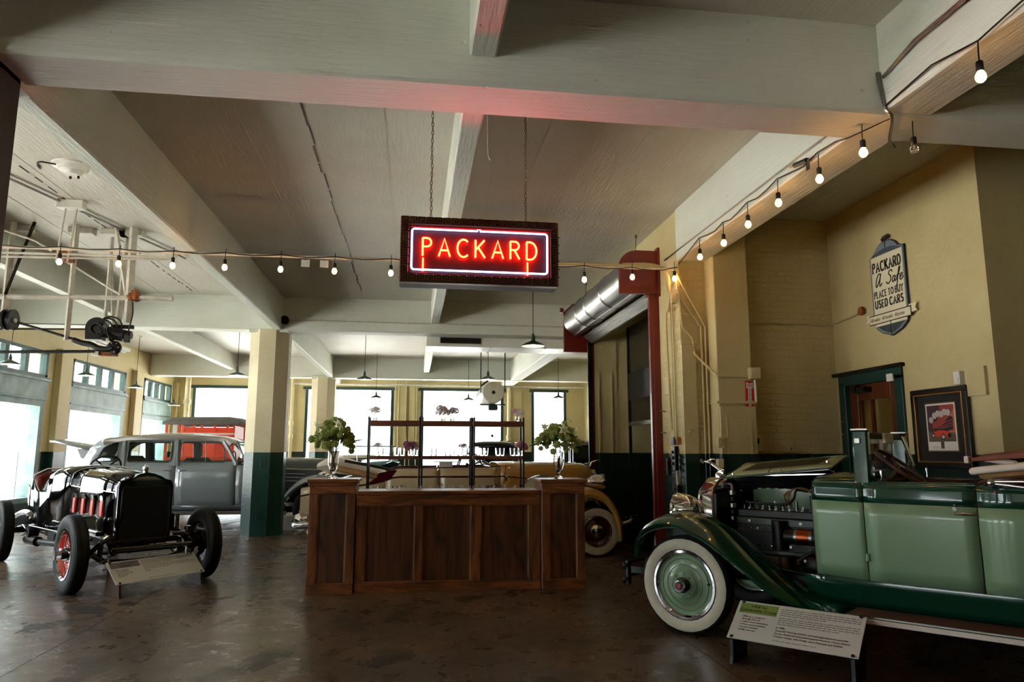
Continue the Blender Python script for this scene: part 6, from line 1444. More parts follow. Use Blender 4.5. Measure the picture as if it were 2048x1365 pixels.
# hood and grille
HS = [(-1.42, .64, .72, 1.2, 1.30), (-1.1, .6, .75, 1.2, 1.36), (-.5, .5, .78, 1.16, 1.37), (.1, .40, .8, 1.1, 1.35), (.5, .32, .75, 1.05, 1.30), (.62, .22, .7, .98, 1.2)]
MB().loft([hood_prof(*q) for q in HS], False, False).build('hood', M['greytrim'], sd, 50, thick=.012)
for s in (-1, 1):
    for k in range(3): MB().tube([(-1.05, s*.615, .92+.07*k), (-.2, s*.47, .9+.07*k)], .012, 6).build('hood_louvre', M['greycar'], sd, 60)
    MB().tube([(-1.3, s*.645, 1.17), (.2, s*.4, 1.12)], .01, 6).build('hood_trim', M['chrome'], sd, 60)
MB().prism([(-.22, .45), (.22, .45), (.26, .9), (.18, 1.15), (0, 1.22), (-.18, 1.15), (-.26, .9)], .56, .66, 'yz').build('grille', M['chrome'], sd)
MB().tube(spline([(.62, -.8, .5), (.85, -.5, .5), (.9, 0, .5), (.85, .5, .5), (.62, .8, .5)], 5), .045, 8).build('bumper', M['chrome'], sd, 60)
# interior
MB().bx(-2.35, -1.9, -.6, .6, .7, 1.0, .05).bx(-2.5, -2.3, -.62, .62, .8, 1.36, .05).build('front_seat', M['darkcloth'], sd); MB().bx(-3.6, -3.1, -.6, .6, .7, 1.0, .05).bx(-3.85, -3.6, -.62, .62, .8, 1.4, .06).build('rear_seat', M['darkcloth'], sd)
MB().bx(-4.1, -1.45, -.7, .7, .45, .5).build('cabin_floor', M['darkcloth'], sd)
MB().tube([(-1.78, .35+.18*math.cos(2*PI*k/20), 1.32+.17*math.sin(2*PI*k/20)) for k in range(20)], .012, 6, closed=True).build('steering_wheel', M['black'], sd, 60)
# raised trunk lid
rows = []
for i, (x, z) in enumerate(((-4.26, 1.50), (-4.4, 1.56), (-4.65, 1.62), (-4.9, 1.68), (-5.1, 1.69))):
    w = (.5, .54, .56, .5, .3)[i]; rows.append([(x+.05*math.sin(PI*j/10), w*math.cos(PI*j/10), z+.04*math.sin(PI*j/10)) for j in range(11)])
MB().grid(rows).build('trunk_lid', M['greycar'], sd, 60, thick=.03)
MB().prism([(-4.24, 1.52), (-4.5, 1.54), (-4.42, 1.36), (-4.32, 1.33), (-4.25, 1.4)], -.5, -.44).build('lid_arm', M['greytrim'], sd)
tag(MB().bx(-2.5, -2.2, 14.55, 14.62, .0, .27, .004).bx(-2.49, -2.21, 14.54, 14.56, .18, .26).build('floor_placard', M['panel']), 'small grey placard on the floor below the sedan fender', 'sign')

# ================================================================== CREAM CONVERTIBLE behind the bar
M['creamcar'] = mat('cream_lacquer', lin(196, 178, 140), .22, coat=.7); M['yellowcar'] = mat('warm_yellow_lacquer', lin(200, 152, 78), .2, coat=.7)
cc = thing('cream_convertible', 'long cream and yellow convertible with dark red moulding parked behind the bar', 'car', (2.66, 11.1, 0))
for x in (0, -3.35):
    for s in (1, -1): wheel(cc, x, s*.66, s, .355, .16, 'cream')
for s in (-1, 1):
    CS = (('hood_side', .0, -1.40, .82), ('door', -1.407, -2.26, .5), ('door', -2.267, -3.03, .5), ('rear_quarter', -3.037, -4.2, .55))
    def cw(x): return lerp([(-4.3, .45), (-3.9, .58), (-3.4, .68), (-2.6, .735), (-1.5, .72), (-.6, .48), (.1, .26)], x)
    def ct(x): return lerp([(-4.3, .95), (-3.7, 1.08), (-3.1, 1.17), (-2.9, 1.25), (-1.5, 1.27), (-1.4, 1.28), (.1, 1.2)], x)
    for nm, x0, x1, zb in CS:
        rows = []
        for i in range(9):
            x = x0+(x1-x0)*i/8; rows.append([(x, s*(cw(x)+.015*math.sin(PI*j/6)-(.05 if j == 0 else 0)), zb+(ct(x)-.0-zb)*j/6) for j in range(7)])
        p = MB().grid(rows).build(nm, M['yellowcar'] if nm == 'hood_side' else M['creamcar'], cc, 60, thick=-.012)
        MB().tube([(x0+(x1-x0)*i/8, s*(cw(x0+(x1-x0)*i/8)+.012), ct(x0+(x1-x0)*i/8)-lerp([(-4.2, .1), (-3, .11), (-1.5, .13), (0, .2)], x0+(x1-x0)*i/8)) for i in range(9)], .017, 6).build('red_moulding', M['maroon'], p, 60)
        MB().tube([(x0+(x1-x0)*i/8, s*(cw(x0+(x1-x0)*i/8)-.01), ct(x0+(x1-x0)*i/8)) for i in range(9)], .016, 6).build('body_rim', M['maroon'] if nm != 'hood_side' else M['yellowcar'], p, 60)
        if nm == 'door':
            hx = x0-.12 if x0 > -2 else x1+.18
            MB().tube([(hx-.07, s*.765, 1.0), (hx+.07, s*.77, 1.02)], .011, 6).cyl((hx-.07, s*.73, 1.0), (hx-.07, s*.77, 1.0), .014, n=8).build('handle', M['chrome'], p, 60)
            if x0 < -2: MB().bx(-2.29, -2.25, s*.745, s*.775, .92, 1.05, .008).build('hinge', M['chrome'], p)
    FF = [(.43, .22), (.42, .45), (.33, .70), (.15, .90), (-.1, .985), (-.35, .95), (-.58, .83), (-.78, .66), (-.98, .48), (-1.2, .37)]
    fender(FF, s*.36, s*.83, [(-1.2, .03), (-.4, .1), (.43, .1)], .05).build('front_fender', M['yellowcar'], cc, 60, thick=.012)
    RR = [(-2.85, .37), (-2.98, .55), (-3.15, .76), (-3.4, .84), (-3.7, .78), (-3.95, .62), (-4.1, .42)]
    fender(RR, s*.5, s*.84, .1, .05).build('rear_fender', M['creamcar'], cc, 60, thick=.012)
    MB().bx(-2.9, -1.1, s*.6, s*.83, .3, .35, .02).build('running_board', M['creamcar'], cc)
    MB().lathe([(.001, -.22), (.05, -.19), (.09, -.1), (.115, .02), (.122, .05), (.118, .08), (.001, .1)], 18, 'x', (.1, s*.48, 1.05)).build('headlamp', M['chrome'], cc, 40)
    # side-mounted spare cover on the front wing
    MB().lathe([(.001, s*.09), (.2, s*.085), (.3, s*.05), (.33, 0), (.3, -s*.05), (.001, -s*.06)], 28, 'y', (-.82, s*.74, .82)).build('spare_cover', M['creamcar'], cc, 50)
    MB().tube([(-.82+.34*math.cos(2*PI*k/28), s*.77, .82+.34*math.sin(2*PI*k/28)) for k in range(28)], .012, 6, closed=True).build('spare_band', M['chrome'], cc, 60)
    MB().tube([(-1.36, s*.76, 1.05), (-1.34, s*.82, 1.3)], .006, 5).lathe([(.001, .02), (.055, .015), (.055, -.01), (.001, -.02)], 12, 'x', (-1.34, s*.84, 1.13)).build('side_mirror', M['chrome'], cc, 40)
HC = [(-1.42, .70, .9, 1.26, 1.34), (-1.0, .58, .9, 1.24, 1.345), (-.5, .45, .9, 1.2, 1.34), (-.1, .33, .88, 1.15, 1.32), (.06, .25, .85, 1.08, 1.26), (.12, .16, .8, 1.0, 1.14)]
MB().loft([hood_prof(*q) for q in HC], False, False).build('hood', M['yellowcar'], cc, 50, thick=.012)
MB().prism([(-.18, .4), (.18, .4), (.22, .9), (.14, 1.15), (0, 1.22), (-.14, 1.15), (-.22, .9)], .08, .16, 'yz').build('grille', M['chrome'], cc)
MB().tube([(.1, 0, 1.27), (.12, 0, 1.33), (.2, 0, 1.36), (.26, 0, 1.355)], [.02, .014, .012, .004], 8).build('ornament', M['chrome'], cc, 60)
MB().bx(-4.0, .2, -.55, .55, .3, .42).build('chassis', M['black'], cc)
MB().tube(spline([(.35, -.8, .46), (.58, -.55, .5), (.62, 0, .5), (.58, .55, .5), (.35, .8, .46)], 5), .035, 8).build('bumper', M['chrome'], cc, 60)
MB().bx(.54, .66, -.62, -.57, .38, .58, .012).build('bumper_guard', M['chrome'], cc); MB().bx(.54, .66, .57, .62, .38, .58, .012).build('bumper_guard', M['chrome'], cc)
MB().tube(spline([(-4.0, -.82, .5), (-4.25, -.6, .48), (-4.32, 0, .48), (-4.25, .6, .48), (-4.0, .82, .5)], 5), .05, 8).build('rear_bumper', M['chrome'], cc, 60)
MB().lathe([(.001, -.1), (.07, -.08), (.1, 0), (.08, .08), (.001, .1)], 14, 'x', (-4.16, -.62, .56)).build('tail_lamp', M['chrome'], cc, 40)
# rear deck, folded top, seats, windscreen
rows = [[(x, hw*math.cos(PI*j/12), z+.05*math.sin(PI*j/12)) for j in range(13)] for x, hw, z in ((-3.3, .7, 1.14), (-3.7, .62, 1.06), (-4.0, .54, .95), (-4.2, .45, .72), (-4.28, .4, .5))]
MB().grid(rows).build('rear_deck', M['creamcar'], cc, 60, thick=.012)
rings = [[(x, hw*math.cos(2*PI*k/14), z+h*math.sin(2*PI*k/14)) for k in range(14)] for x, hw, z, h in ((-3.0, .5, 1.14, .04), (-3.1, .64, 1.16, .07), (-3.35, .68, 1.22, .09), (-3.6, .68, 1.27, .12), (-3.85, .62, 1.3, .12), (-4.0, .5, 1.28, .06))]
MB().loft(rings).build('folded_top', M['piping'], cc, 60)
MB().tube(spline([(-3.0, -.62, 1.1), (-3.2, -.7, 1.15), (-3.5, -.71, 1.22), (-3.8, -.66, 1.28)], 4), .045, 8).build('top_roll', M['tan'], cc, 60)
MB().tube(spline([(-2.98, -.64, 1.24), (-3.2, -.66, 1.29), (-3.6, -.62, 1.36)], 4), .02, 8).build('top_frame', M['black'], cc, 60)
MB().prism([(-2.75, 1.18), (-2.9, 1.24), (-3.1, 1.2), (-3.2, 1.1), (-3.3, 1.04), (-2.95, 1.1)], -.73, -.66).build('top_well', M['maroon'], cc)
MB().bx(-2.4, -2.0, -.6, .6, .7, 1.0, .05).bx(-2.55, -2.35, -.62, .62, .75, 1.22, .05).bx(-3.1, -2.85, -.62, .62, .75, 1.2, .05).build('seat', M['leather'], cc)
MB().bx(-3.1, -1.4, -.66, .66, .42, .5).build('cabin_floor', M['black'], cc)
MB().add([(-1.82, -.58, 1.50), (-1.82, .58, 1.50), (-1.52, .64, 1.28), (-1.52, -.64, 1.28)], [(0, 1, 2, 3)]).build('windscreen', M['carglass'], cc); MB().tube([(-1.82, -.6, 1.5), (-1.82, .6, 1.5), (-1.51, .66, 1.27), (-1.51, -.66, 1.27)], .013, 6, closed=True).build('windscreen_frame', M['chrome'], cc, 60)
MB().tube([(-1.95+.06*math.sin(2*PI*k/20), .3+.19*math.cos(2*PI*k/20), 1.28+.17*math.sin(2*PI*k/20)) for k in range(20)], .011, 6, closed=True).build('steering_wheel', M['black'], cc, 60)
# white papers and box on the far body edge
tag(MB().bx(.42, .62, 11.3, 11.5, 1.245, 1.33, .004).bx(.33, .7, 11.25, 11.55, 1.33, 1.342).build('paper_box', M['paper']), 'white box with a sheet on top resting in the cream convertible', 'box')

# ================================================================== FAR CARS AND RED TRUCK
def far_car(loc, rz, body, label, top, nm='vintage_car', topc=None):
    t = thing(nm, label, 'car', loc, rz)
    for x in (0, -3.0):
        for s in (1, -1): wheel(t, x, s*.68, s, .38, .14, 'far')
    for s in (1, -1):
        fender([(.45, .45), (.4, .7), (.2, .92), (0, .95), (-.25, .86), (-.55, .6), (-.85, .4), (-1.1, .35)], s*.38, s*.84, .08, .03, 7, 3).build('front_fender', M['gloss'], t, 60, thick=.012)
        fender([(-2.5, .35), (-2.65, .62), (-2.85, .86), (-3.05, .92), (-3.3, .84), (-3.5, .6)], s*.5, s*.84, .08, .03, 7, 3).build('rear_fender', M['gloss'], t, 60, thick=.012)
        MB().bx(-2.55, -1.05, s*.56, s*.84, .31, .35, .008).build('running_board', M['black'], t)
        MB().lathe([(.001, -.14), (.06, -.12), (.12, 0), (.13, .06), (.001, .09)], 16, 'x', (.25, s*.42, 1.0)).build('headlamp', M['chrome'], t, 40)
        MB().bx(-3.3, -1.1, s*.6, s*.64, .5, 1.2, .015).build('body_side', body, t)
    MB().cyl((.25, -.42, .86), (.25, .42, .86), .015, n=8).build('lamp_bar', M['chrome'], t)
    MB().loft([hood_prof(*q) for q in ((.05, .3, .5, 1.05, 1.2), (-.6, .42, .5, 1.1, 1.25), (-1.12, .6, .5, 1.15, 1.28))], False, False).build('hood', body, t, 50, thick=.012)
    MB().prism([(-.3, .45), (.3, .45), (.31, 1.05), (.2, 1.17), (0, 1.23), (-.2, 1.17), (-.31, 1.05)], .04, .1, 'yz').build('radiator_shell', M['chrome'], t)
    MB().bx(.08, .11, -.26, .26, .5, 1.08).build('radiator_core', M['black'], t); MB().tube([(.06, 0, 1.22), (.06, 0, 1.3), (.14, 0, 1.33)], [.025, .012, .006], 8).build('ornament', M['chrome'], t, 60)
    MB().tube(spline([(.5, -.75, .45), (.7, -.4, .45), (.7, .4, .45), (.5, .75, .45)], 4), .03, 6).build('bumper', M['chrome'], t, 60)
    MB().bx(-3.35, .1, -.55, .55, .32, .5).build('chassis', M['black'], t); MB().bx(-3.35, -3.25, -.6, .6, .5, 1.2, .02).build('tail_panel', body, t)
    MB().bx(-2.2, -1.8, -.55, .55, .6, .95, .04).bx(-2.4, -2.2, -.57, .57, .7, 1.3, .04).build('seat', M['leather'], t)
    MB().tube([(-1.5, .3+.19*math.cos(2*PI*k/18), 1.3+.17*math.sin(2*PI*k/18)) for k in range(18)], .011, 6, closed=True).build('steering_wheel', M['black'], t, 60)
    MB().add([(-1.3, -.56, 1.62), (-1.3, .56, 1.62), (-1.16, .56, 1.26), (-1.16, -.56, 1.26)], [(0, 1, 2, 3)]).build('windscreen', M['carglass'], t); MB().tube([(-1.3, -.57, 1.63), (-1.3, .57, 1.63), (-1.15, .58, 1.25), (-1.15, -.58, 1.25)], .018, 6, closed=True).build('windscreen_frame', M['chrome'] if top != 'hard' else M['gloss'], t, 60)
    if top == 'hard' or top == 'soft':
        rows = [[(x, hw*math.cos(PI*j/12), z-.1+.12*math.sin(PI*j/12)**.6) for j in range(13)] for x, hw, z in ((-1.2, .6, 1.66), (-1.5, .63, 1.74), (-2.2, .64, 1.78), (-3.0, .62, 1.74), (-3.3, .55, 1.6), (-3.38, .5, 1.25))]
        MB().grid(rows).build('roof', topc or M['gloss'], t, 60, thick=.02)
        for s in (1, -1):
            for x in (-2.1, -3.0): MB().bx(x-.05, x+.05, s*.58, s*.62, 1.2, 1.7).build('roof_post', body if top == 'hard' else M['black'], t)
            if top == 'hard': MB().bx(-3.2, -1.2, s*.585, s*.59, 1.2, 1.62).build('side_window', M['sedglass'], t)
    if top == 'folded':
        MB().bx(-3.5, -2.7, -.6, .6, 1.2, 1.38, .07).build('folded_top', M['piping'], t)
    return t
M['tealcar'] = mat('teal_lacquer', lin(56, 104, 108), .25, coat=.6);
far_car((1.7, 17.6, 0), math.radians(-105), M['gloss'], 'black touring car with fabric roof seen through the middle of the rack', 'soft')
far_car((4.55, 17.4, 0), math.radians(-100), M['gloss'], 'dark closed car behind the bouquet at the roller-door end', 'hard', topc=mat('bronze_grey_roof', lin(92, 84, 74), .25, coat=.6))
far_car((-.55, 19.3, 0), math.radians(-70), M['tealcar'], 'teal open car behind the column-side bouquet', 'folded')
# delivery truck with open red body
M['truckred'] = mat('orange_red_body_paint', lin(226, 80, 40), .4, var=.15, scale=4); M['canvas'] = mat('grey_roof_canvas', lin(108, 104, 100), .8, var=.2)
tk = thing('red_truck', 'orange-red delivery truck with a grey canvas roof behind the grey sedan', 'truck', (-4.85, 18.9, 0), math.radians(4))
for x in (1.3, -1.6):
    for s in (1, -1): wheel(tk, x, s*.72, s, .42, .16, 'far')
MB().bx(-2.4, 1.9, -.4, .4, .45, .6).build('chassis', M['black'], tk)
MB().bx(-1.0, .55, -.8, .8, .6, .72, .01).build('load_bed', M['truckred'], tk)
for s in (1, -1):
    MB().bx(-1.0, .55, s*.78, s*.8, .72, 1.35, .004).build('side_panel', M['truckred'], tk)
    if s > 0: MB().bx(-.95, .5, .775, .795, 1.35, 2.1).build('far_curtain', M['truckred'], tk)
    for x in (-.98, -.70, -.2, .38, .53): MB().bx(x-.025, x+.025, s*.76, s*.81, .7, 2.15).build('roof_post', M['truckred'], tk)
    MB().bx(-1.0, .55, s*.79, s*.815, 1.88, 1.92).build('side_rail', M['white'], tk)
    MB().bx(-.84, -.74, s*.79, s*.80, 1.4, 2.12).build('white_strip', M['white'], tk)
MB().bx(.5, .53, -.78, .78, .72, 2.1).build('cab_wall', M['truckred'], tk)
rows = [[(x, .9*math.cos(PI*j/12), 2.12+zz*math.sin(PI*j/12)**.6) for j in range(13)] for x, zz in ((-1.06, .12), (-.9, .2), (.3, .22), (.62, .18), (.68, .1))]
MB().grid(rows).build('roof', M['canvas'], tk, 60, thick=.03)
MB().bx(.6, 1.15, -.7, .7, .6, 1.3, .03).build('cab', M['truckred'], tk); MB().loft([hood_prof(*q) for q in ((1.9, .35, .6, 1.15, 1.3), (1.15, .5, .6, 1.2, 1.35))], False, False).build('hood', M['truckred'], tk, 50, thick=.012)
MB().bx(1.88, 1.95, -.36, .36, .55, 1.3, .02).build('radiator', M['chrome'], tk)
for s in (1, -1): fender([(1.75, .5), (1.65, .8), (1.4, .98), (1.1, .94), (.8, .7), (.55, .5)], s*.4, s*.86, .06, .03, 7, 3).build('front_fender', M['black'], tk, 60, thick=.012)
MB().bx(.9, .93, -.66, .66, 1.3, 2.1).build('windscreen', M['carglass'], tk)

# ================================================================== PENDANT LAMPS
M['lampgreen'] = mat('green_enamel_shade', lin(44, 74, 60), .3, coat=.5); M['enamel'] = mat('white_enamel_inside', lin(236, 236, 228), .35); M['lampbulb'] = mat_emit('lit_lamp_bulb', (1.0, .93, .8, 1), 30.0)
_s = MB().lathe([(.028, .15), (.03, .085), (.05, .075), (.12, .045), (.16, .02), (.175, 0)], 28).build('shade', M['lampgreen'], smooth=40, thick=0); SHADE = _s.data; bpy.data.objects.remove(_s)
_s = MB().lathe([(.001, .07), (.05, .068), (.118, .04), (.158, .015), (.173, -.001), (.178, .001)], 28).build('inner', M['enamel'], smooth=40); INNER = _s.data; bpy.data.objects.remove(_s)
_s = MB().ball((0, 0, 0), .03, 10, 6, (1, 1, 1.2)).build('bulb', M['lampbulb'], smooth=60); LBULB = _s.data; bpy.data.objects.remove(_s)
def pendant(x, y, z, label):
    t = thing('pendant_lamp', label, 'lamp', (x, y, z)); sh = mobj('shade', SHADE, t, (0, 0, 0)); mobj('inner', INNER, sh, (0, 0, 0)); mobj('bulb', LBULB, t, (0, 0, .035))
    MB().cyl((0, 0, .14), (0, 0, .19), .02, n=10).build('socket', M['lampgreen'], t, 40); MB().cyl((0, 0, .18), (0, 0, ZC-z-.0), .006, n=6).build('cord', M['cable'], t)
    MB().lathe([(.001, -.03), (.05, -.025), (.055, 0)], 12, o=(0, 0, ZC-z)).build('ceiling_rose', M['white'], t, 40)
for x, y, z, lab in ((1.75, 10.46, 3.05, 'green enamel pendant lamp beside the roller door, largest of all'), (1.61, 15.62, 3.05, 'green pendant lamp in front of the white drum'), (-1.08, 16.02, 3.05, 'green pendant lamp above the column-side end of the rack'), (-3.66, 15.55, 3.05, 'green pendant lamp just beside the octagonal column'),
        (-1.09, 21.4, 3.04, 'small distant pendant lamp in the window behind the rack end'), (1.66, 21.9, 3.04, 'small distant pendant lamp beside the white drum'), (4.24, 20.84, 3.05, 'small distant pendant lamp in the narrow far window'), (-6.86, 18.94, 3.05, 'pendant lamp between the two farther shop windows'), (-6.8, 16.02, 3.05, 'pendant lamp before the second shop window transom'), (-7.3, 14.1, 3.05, 'pendant lamp cut by the picture edge at the shop window'), (-7.2, 23.0, 2.86, 'pendant lamp in the far corner beside the drain pipe')):
    pendant(x, y, z, lab)

# ================================================================== DUCT, DRUM, CEILING FIXTURES
t = thing('air_duct', 'white sheet metal air duct with a dark grille behind the second girder', 'duct', (0, 14.12, 0))
MB().bx(.22, 3.9, 0, .75, 3.55, 3.95, .006).build('duct_body', M['white'], t)
MB().bx(.47, 1.34, -.02, .004, 3.6, 3.74, .003).build('grille_frame', M['wconduit'], t); MB().bx(.5, 1.31, -.024, -.018, 3.615, 3.725).build('grille_back', M['black'], t)
for k in range(6): MB().bx(.5, 1.31, -.035, -.02, 3.622+.018*k, 3.628+.018*k).build('grille_blade', M['dsteel'], t)
for x in (1.5, 2.6): MB().bx(x-.02, x+.02, -.006, .756, 3.54, 3.96).build('duct_flange', M['white'], t)
MB().cyl((.42, -.1, 3.55), (.42, -.1, 3.98), .012, n=8).build('hanger_rod', M['white'], t); MB().bx(.4, .44, -.1, .02, 3.54, 3.56).build('hanger_foot', M['white'], t)
pipe('conduit', [(-2.3, 13.55, 3.9), (3.0, 13.55, 3.9)], .012, M['wconduit'], 'thin conduit clipped along the face of the second girder', 'conduit')
tag(MB().lathe([(.001, -.1), (.075, -.1), (.08, -.08), (.08, 0), (.001, 0)], 14, 'y', (-2.40, 13.6, 3.9)).build('round_box', M['dsteel'], smooth=40), 'round grey box at the end of the girder conduit', 'box')
dm = thing('drum', 'big white drum hung below the ceiling before the middle far window', 'drum', (1.87, 16.9, 2.88))
MB().lathe([(.001, 0), (.25, 0), (.262, .02), (.262, 1.9), (.001, 1.9)], 32, 'y').build('drum_body', M['white'], dm, 40)
MB().lathe([(.001, -.012), (.24, -.012), (.24, .01)], 32, 'y').build('end_plate', mat('ivory_end_plate', lin(214, 210, 190), .45, var=.1), dm, 40); MB().lathe([(.001, -.05), (.035, -.05), (.04, -.01)], 14, 'y').build('hub', M['dsteel'], dm, 40)
MB().prism([(-.09, .23), (.09, .23), (.03, .10), (-.03, .10)], -.02, -.01).build('rust_patch', M['conduit'], dm)
MB().bx(-.3, -.28, .1, .16, 0, ZC-2.88).bx(.28, .3, .1, .16, 0, ZC-2.88).build('hanger', M['iron'], dm); MB().bx(-.3, .3, .1, .16, -.3, -.27).build('hanger_strap', M['iron'], dm)
MB().bx(-.1, .12, .1, .3, -.42, -.3, .02).build('motor', M['teal'], dm)
for k in range(9): MB().bx(-.28+.02*k, -.265+.02*k, .1, .2, .14+.016*k, .19+.016*k).build('rack_tooth', M['iron'], dm)
for x in (-.06, .06): MB().tube([(x, .2, -.4), (x*1.1, .2, -1.0)], .005, 5).build('pull_cord', M['wconduit'], dm)
MB().ball((0, .2, -1.02), .035, 8, 5).build('pull_weight', M['teal'], dm, 60)
t = thing('ceiling_disc', 'round white fixture with a loop of black cable on the slab', 'fixture', (-3.46, 7.45, ZC))
MB().lathe([(.001, -.1), (.07, -.1), (.085, -.06), (.13, -.055), (.14, -.02), (.19, -.015), (.2, 0)], 28).build('disc', M['white'], t, 40)
for a in (.3, 2.4): MB().cyl((.05*math.cos(a), .05*math.sin(a), -.1), (.05*math.cos(a), .05*math.sin(a), -.125), .012, n=8).build('screw', M['dsteel'], t)
MB().tube(spline([(-.12, -.1, -.03), (-.26, -.12, -.02), (-.34, .0, -.012), (-.36, .1, -.008)], 4), .008, 6).build('cable_loop', M['cable'], t, 60)

# ================================================================== OVERHEAD LINE SHAFT in the shop-window bay
LY = 9.5
ls = thing('line_shaft', 'old overhead line shaft with belts and dark motor hung from posts', 'machinery', (0, LY, 0))
def post(x0, z0, x1, z1, y=0, w=.035, mt=None, nm='hanger_post'): return MB().tube([(x0, y, z0), (x1, y, z1)], w, 4).build(nm, mt or M['wconduit'], ls)
pl = MB().box((-3.95, -.95, ZC-.05), (.28, .12, .1), .006).build('ceiling_block', M['white'], ls)
for dx in (-.06, .06): MB().cyl((-3.95+dx, -.95, ZC-.08), (-4.0+dx, -.95, 3.62), .012, n=8).build('drop_rod', M['wconduit'], ls)
MB().cyl((-5.6, -.95, 3.70), (-2.75, -.95, 3.72), .014, n=8).build('cross_rod', M['wconduit'], ls, 40)
MB().cyl((-6.5, 0, 3.36), (-3.08, 0, 3.43), .032, n=12).cyl((-3.14, 0, 3.429), (-3.08, 0, 3.43), .04, n=12).build('main_pipe', M['wconduit'], ls, 40)
MB().lathe([(.001, -.07), (.05, -.07), (.062, -.04), (.05, 0), (.062, .04), (.05, .07), (.001, .07)], 8, 'x', (-3.55, 0, 3.43)).build('rusty_collar', M['rust'], ls); MB().bx(-3.58, -3.5, -.03, .03, 3.46, 3.52, .01).build('collar_bolt', M['rust'], ls)
post(-3.6, 3.1, -3.62, ZC, 0, .05); post(-3.66, 3.45, -3.85, ZC, .05, .025)
post(-4.3, 2.86, -4.3, ZC, .0, .035); post(-5.04, 3.1, -5.05, ZC, 0, .045); post(-5.03, 3.41, -4.78, ZC, -.05, .022, M['dsteel'])
post(-3.99, 3.1, -3.99, ZC, .3, .025); post(-3.9, 3.12, -4.02, ZC-.1, .33, .022); post(-3.86, 2.75, -3.82, ZC, .35, .04)
for x in (-3.7, -5.05, -4.3, -3.9): MB().box((x, .15, ZC-.04), (.3, .14, .08), .005).build('ceiling_block', M['wconduit'], ls)
MB().tube([(-5.5, -.3, 4.5-.18), (-4.63, -.3, 4.04), (-4.45, -.25, 3.93)], .012, 6).tube([(-4.41, 0, 3.88), (-3.72, 0, 3.46)], .012, 6).build('tie_rod', M['wconduit'], ls, 60)
MB().box((-4.4, -.05, 3.93), (.12, .1, .1), .01).lathe([(.001, -.05), (.045, -.05), (.045, .05), (.001, .05)], 12, 'x', (-4.33, -.05, 3.88)).build('rod_joint', M['rust'], ls, 40)
# pulley at the picture edge, shaft to the clutch hose
for k, (r, y) in enumerate(((.13, -.06), (.10, -.02), (.13, .02))): MB().lathe([(.001, y), (r, y), (r, y+.03), (.001, y+.03)], 24, 'x', (-4.97, 0, 3.1)).build('pulley', M['iron'], ls, 40)
MB().cyl((-5.6, 0, 3.1), (-4.9, 0, 3.09), .03, n=10).build('pulley_shaft', M['wconduit'], ls, 40)
MB().cyl((-4.88, 0, 3.07), (-4.2, 0, 2.87), .016, n=8).build('drive_rod', M['iron'], ls, 40)
MB().tube(spline([(-4.22, 0, 2.865), (-4.12, 0, 2.83), (-4.0, 0, 2.805), (-3.92, 0, 2.765), (-3.8, 0, 2.755), (-3.74, 0, 2.77)], 5), [.036]*25+[.03], 10).build('flex_hose', M['cable'], ls, 60)
MB().lathe([(.001, -.03), (.05, -.03), (.085, -.015), (.085, .02), (.06, .035), (.001, .035)], 18, 'y', (-3.74, .02, 2.78)).build('clutch_disc', M['iron'], ls, 40)
for k in range(6): MB().cyl((-3.74+.06*math.cos(k), -.02, 2.78+.06*math.sin(k)), (-3.74+.06*math.cos(k), -.0, 2.78+.06*math.sin(k)), .009, n=6).build('disc_bolt', M['alu'], ls)
MB().bx(-3.93, -3.72, .05, .12, 2.68, 2.76, .004).build('bearing_block', M['rust'], ls); MB().bx(-4.0, -3.92, .02, .12, 2.68, 2.76, .004).build('bearing_face', M['white'], ls)
MB().cyl((-6.5, 0, 2.66), (-3.97, 0, 2.725), .02, n=8).build('lower_shaft', M['black'], ls, 40); MB().cyl((-6.5, .1, 2.97), (-4.1, .1, 3.02), .011, n=6).build('upper_shaft', M['black'], ls, 40)
MB().cyl((-6.5, .12, 3.07), (-4.0, .12, 3.08), .006, n=5).build('belt_wire', M['black'], ls)
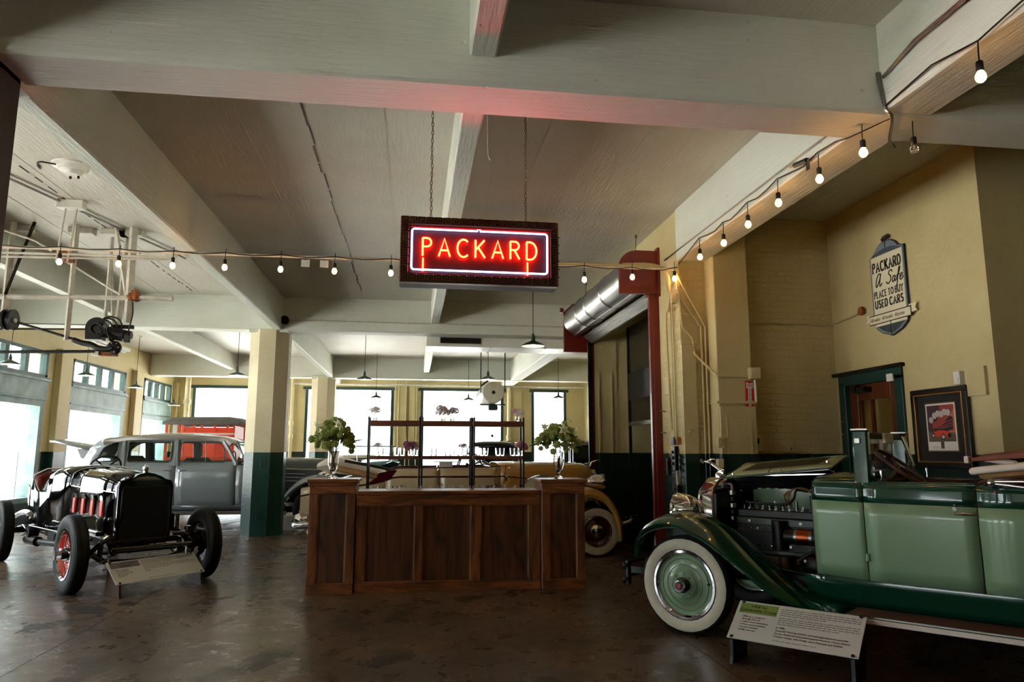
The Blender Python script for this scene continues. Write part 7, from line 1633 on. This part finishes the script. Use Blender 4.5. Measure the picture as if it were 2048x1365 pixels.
# motor with guard and loops of cable
MB().prism([(-4.06, 2.87), (-3.88, 2.87), (-3.88, 3.0)]+arc(-3.94, 3.02, .13, 40, 180, 8)+[(-4.07, 3.0)], -.06, .1).build('belt_guard', M['iron'], ls)
for k in range(5):
    r = .07+.018*k; MB().tube([(-3.93+.03*k+r*math.cos(2*PI*j/18), -.08+.025*k, 3.0+.01*k+r*.95*math.sin(2*PI*j/18)) for j in range(18)], .011, 6, closed=True).build('cable_coil', M['cable'], ls, 60)
MB().cyl((-3.82, 0, 2.97), (-3.62, 0, 2.93), .075, n=16).build('motor', M['iron'], ls, 40); MB().lathe([(.001, -.05), (.05, -.05), (.06, 0), (.05, .06), (.001, .06)], 12, 'x', (-3.6, 0, 2.94)).build('motor_end', M['black'], ls, 40)
for k in range(8):
    a = k*.8; MB().tube(spline([(-3.9+.03*k, -.06, 3.05-.02*k), (-3.85+.02*k, -.1, 2.92+.03*math.sin(a)), (-3.75, -.06+.02*math.cos(a), 2.9+.05*math.cos(a)), (-3.66, -.03, 2.98-.015*k)], 4), .009, 5).build('loose_wire', M['cable'], ls, 60)
MB().bx(-3.82, -3.55, .05, .1, 3.03, 3.08, .005).build('motor_bracket', M['iron'], ls)
MB().tube(spline([(-3.55, -.03, 3.36), (-3.53, -.05, 3.2), (-3.56, -.05, 3.0), (-3.57, -.05, 2.92)], 4), .009, 6).bx(-3.6, -3.54, -.08, -.02, 2.84, 2.93, .006).build('switch_pull', M['cable'], ls)
# long bent conduit from the shaft bay to the joist
pipe('conduit', [(-5.6, 8.6, 3.66), (-3.2, 8.6, 3.70), (-2.85, 8.6, 3.73), (-2.72, 8.6, 3.82), (-2.66, 8.6, 3.9)], .014, M['wconduit'], 'white conduit bending up to the slanting white joist', 'conduit', k=4)
pipe('conduit', [(-4.75, 6.0, ZC-.03), (-3.95, 8.9, ZC-.03), (-3.4, 10.9, ZC-.03)], .014, M['alu'], 'dark conduit running obliquely over the slab above the line shaft', 'conduit')
t = thing('strip_light', 'white strip light fitting under the slab beyond the line shaft', 'light', (-6.2, 15.6, 3.62)); MB().bx(-.1, .1, -.8, .8, 0, .07, .01).build('tray', M['white'], t); MB().cyl((0, -.75, -.02), (0, .75, -.02), .02, n=8).build('tube', M['enamel'], t, 40)
for y in (-.6, .6): MB().cyl((0, y, .07), (0, y, ZC-3.625), .008, n=6).build('drop_rod', M['wconduit'], t)
